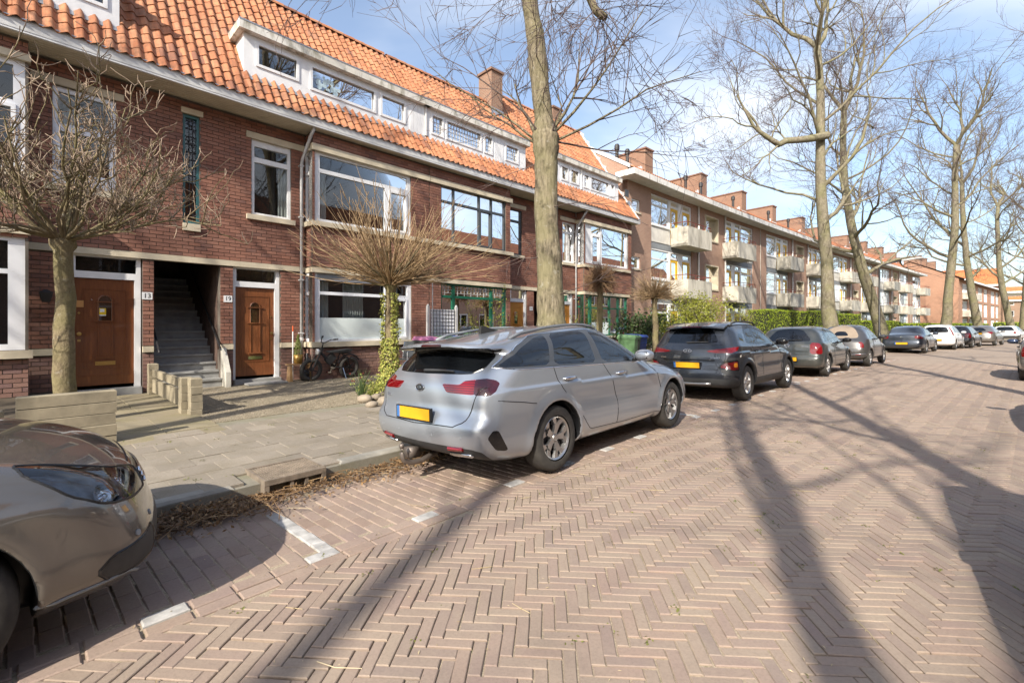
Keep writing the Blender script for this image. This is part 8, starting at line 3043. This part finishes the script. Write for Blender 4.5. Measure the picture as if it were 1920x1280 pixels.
i = np.arange(13)[:, None] * nn; k = np.arange(nn)[None]; k2 = (k + 1) % nn
m.add(vv, np.stack([i + nn + k, i + nn + k2, i + k2, i + k], -1).reshape(-1, 4)); m.build('bag', M['trim'], bag)


def bin_(s, o, body, lid, label, rot=0.0, h=1.06):
    p, a = local(s, o, .09)
    b = thing('wheelie_bin', label, 'bin', p, a + rot, 'wheelie bins in the front gardens')
    m = MB()
    w0, w1 = .21, .28
    m.add([(-w0, -w0, .04), (w0, -w0, .04), (w0, w0, .04), (-w0, w0, .04), (-w1, -w1, h - .10), (w1, -w1, h - .10), (w1, w1, h - .10), (-w1, w1, h - .10)], MB.BQ)
    m.box(-w1 - .02, w1 + .02, -w1 - .02, w1 + .02, h - .13, h - .08)
    m.build('body', body, b)
    m = MB()
    m.add([(-w1 - .03, -w1 - .04, h - .075), (w1 + .03, -w1 - .04, h - .075), (w1 + .03, w1 + .03, h - .075), (-w1 - .03, w1 + .03, h - .075), (-w1 + .02, -w1 + .02, h - .01), (w1 - .02, -w1 + .02, h - .01), (w1 - .02, w1 + .0, h + .02), (-w1 + .02, w1 + .0, h + .02)], MB.BQ)
    m.build('lid', lid, b)
    for x in (-.22, .22):
        m = MB(); m.tube([(x - .03, w0 + .05, .10), (x + .03, w0 + .05, .10)], .10, 14); m.build('wheel', M['tyre'], b)
    m = MB(); m.tube([(-.22, w1 + .05, h - .10), (.22, w1 + .05, h - .10)], .015, 6); m.build('handle', body, b)
    return b


M['bin_green'] = plain('green_bin_plastic', (.10, .20, .09), .5, var=.12)
M['bin_blue'] = plain('blue_bin_plastic', (.02, .07, .35), .45, var=.12)
M['bin_grey'] = plain('grey_bin_plastic', (.09, .095, .10), .5, var=.12)
M['lid_pink'] = plain('pink_bin_lid', (.62, .22, .42), .5, var=.1)
bin_(6.72, 2.0, M['bin_grey'], M['lid_pink'], 'grey bin with a pink lid beside the white bay window')
bin_(7.35, 2.0, M['bin_grey'], M['bin_green'], 'grey bin with a green lid before the white meshed panel')
bin_(7.98, 2.0, M['bin_grey'], M['bin_blue'], 'grey bin with a blue lid behind the tail of the silver estate car')
bin_(13.05, 4.3, M['bin_green'], M['bin_green'], 'all green bin before the dark shrub, left of the slim pale trunk', .2)
bin_(13.72, 4.15, M['bin_blue'], M['bin_blue'], 'all blue bin tucked against the green one before the dark shrub', .1)

p, a = local(7.62, 1.45, .1)
pn = thing('fence_panel', 'white panel behind black wire mesh standing in the garden of the green window', 'fence', p, a)
m = MB(); m.box(-.44, .42, -.01, .01, .15, 1.82); m.build('white_board', M['white'], pn)
m = MB()
for x in np.arange(-.44, .43, .105):
    m.box(x - .004, x + .004, -.022, -.014, .15, 1.83)
for z in np.arange(.2, 1.84, .105):
    m.box(-.44, .42, -.0225, -.0135, z - .004, z + .004)
m.build('wire_mesh', M['iron'], pn, kind='stuff')
for x in (-.52, .48):
    m = MB(); m.box(x - .035, x + .035, -.035, .035, 0, 1.90); m.lathe([(.001, 1.96), (.03, 1.94), (.045, 1.90)], 8, (x, 0, 0)); m.build('post', M['pipe'], pn)
m = MB(); m.tube([(-.40, -.06, 0), (-.40, -.05, 2.55)], .014, 6); m.build('pole', M['pipe'], pn)

p, a = local(14.6, 4.55, .09)
mf = thing('mesh_fence', 'low dark wire mesh fence beside the slim pale trunk', 'fence', p, a)
m = MB()
for x in np.arange(-1.4, 1.41, .08):
    m.box(x - .005, x + .005, -.004, .004, .02, .98)
for z in np.arange(.05, 1.0, .10):
    m.box(-1.4, 1.4, -.0045, .0045, z - .005, z + .005)
m.build('wire_mesh', M['iron'], mf, kind='stuff')
for x in (-1.42, 0, 1.42):
    m = MB(); m.tube([(x, 0, -.05), (x, 0, 1.06)], .03, 8); m.build('post', M['iron'], mf)

# lamp post
sl = px_s(1648.5, 8.0)
lp = thing('street_lamp', 'slender dark lamp post with a flat head before the leaning tree', 'street lamp', W(sl, 8.0, .05), rz(sl))
Yl = W(sl, 8.0).y
zt = CZ + (610 - 500) / 853 * Yl
m = MB(); m.tube([(0, 0, 0), (0, 0, 1.0), (0, 0, 1.02), (0, 0, zt - .1), (.1, -.15, zt + .05), (.30, -.9, zt + .22)], [.075, .075, .05, .04, .035, .03], 8); m.build('post', M['iron'], lp, smooth=True)
m = MB(); m.prism([(-.9, zt + .18), (-.9, zt + .26), (-1.5, zt + .33), (-1.75, zt + .30), (-1.75, zt + .26)], .20, .42, axis='x'); m.build('lamp_head', M['pipe'], lp)
# satellite dish on the last dormer
m = MB(True); m.box(18.95, 19.25, .42, .45, 7.62, 7.95); m.tube([(19.1, .42, 7.75), (19.1, .1, 7.6)], .02, 6); m.build('satellite_panel', M['darkframe'], houseB)

# ------------------------------------------------------------------ leaf litter along the gutter
n = 4200
s = np.concatenate([RNG.normal(.20, .34, 1900), RNG.uniform(-2.6, 3.1, 1500), RNG.normal(2.0, .6, 800)])
o = 7.66 + np.abs(np.concatenate([RNG.normal(0, .20, 1900), RNG.normal(0, .17, 1500), RNG.normal(0, .22, 800)]))
h = np.concatenate([np.abs(RNG.normal(0, .032, 1900)) * np.exp(-((s[:1900] - .2) / .4) ** 2), np.abs(RNG.normal(0, .008, 1500)), np.abs(RNG.normal(0, .014, 800))])
P = Wv(np.column_stack([s, o, .004 + h]))
M['litter'] = mat_leaf('dry_leaf', [(.10, .06, .035), (.20, .12, .06), (.33, .20, .09), (.14, .085, .05), (.42, .28, .14)], .15)
N_ = np.tile([0, 0, 1.], (n, 1)) + RNG.normal(0, .5, (n, 3))
lt = leaves(P, .036, N=N_, aspect=.5)
rr = np.random.default_rng(8)
for i in range(420):
    k = rr.integers(0, n)
    p = P[k] + np.array([0, 0, .006]); a = rr.uniform(0, 6.3); L = rr.uniform(.06, .26)
    d = np.array([math.cos(a), math.sin(a), rr.normal(0, .15)])
    lt.tube([p - d * L / 2, p + rr.normal(0, .012, 3) * [1, 1, .3] + [0, 0, .004], p + d * L / 2], [.003, .0035, .002], 4, cap=False)
tag(lt.build('leaf_litter', M['litter'], None), 'dry brown leaves and twigs heaped along the gutter by the drain', 'leaves', kind='stuff')
# bits of straw, seed husks and small twigs blown over the paving
n = 2600
s = RNG.uniform(-3, 22, n); o = RNG.uniform(7.8, 13.2, n)
P = Wv(np.column_stack([s, o, np.full(n, .006)]))
k = in_view(P, 1.05); P = P[k]
db = leaves(P, .022, N=np.tile([0, 0, 3.], (len(P), 1)), aspect=.25)
for i in range(160):
    p = P[rr.integers(0, len(P))]; a = rr.uniform(0, 6.3); L = rr.uniform(.05, .22)
    d = np.array([math.cos(a), math.sin(a), 0])
    db.tube([p - d * L / 2, p + rr.normal(0, .01, 3) * [1, 1, 0], p + d * L / 2], [.002, .0022, .0015], 3, cap=False)
M['straw'] = mat_leaf('pale_straw', [(.45, .36, .20), (.60, .50, .32), (.30, .22, .12)], .1)
tag(db.build('straw_debris', M['straw'], None), 'pale straw and husks scattered over the brick paving', 'debris', kind='stuff')
# weeds and moss tufts in the joints
n = 260
s = RNG.uniform(-1.5, 8, n); o = np.where(RNG.uniform(0, 1, n) < .6, RNG.uniform(8.9, 12.9, n), RNG.uniform(4.9, 7.6, n))
P0 = Wv(np.column_stack([s, o, np.where(o < 7.6, .10, .0)]))
P = np.repeat(P0, 9, 0) + RNG.normal(0, .018, (n * 9, 3)) * [1, 1, .25]
M['moss'] = mat_leaf('joint_moss', [(.12, .13, .03), (.20, .20, .05), (.09, .11, .03)], .1)
tag(leaves(P, .018, N=np.tile([0, 0, 1.], (len(P), 1))).build('joint_weeds', M['moss'], None), 'small moss tufts growing in the paving joints', 'weeds', kind='stuff')
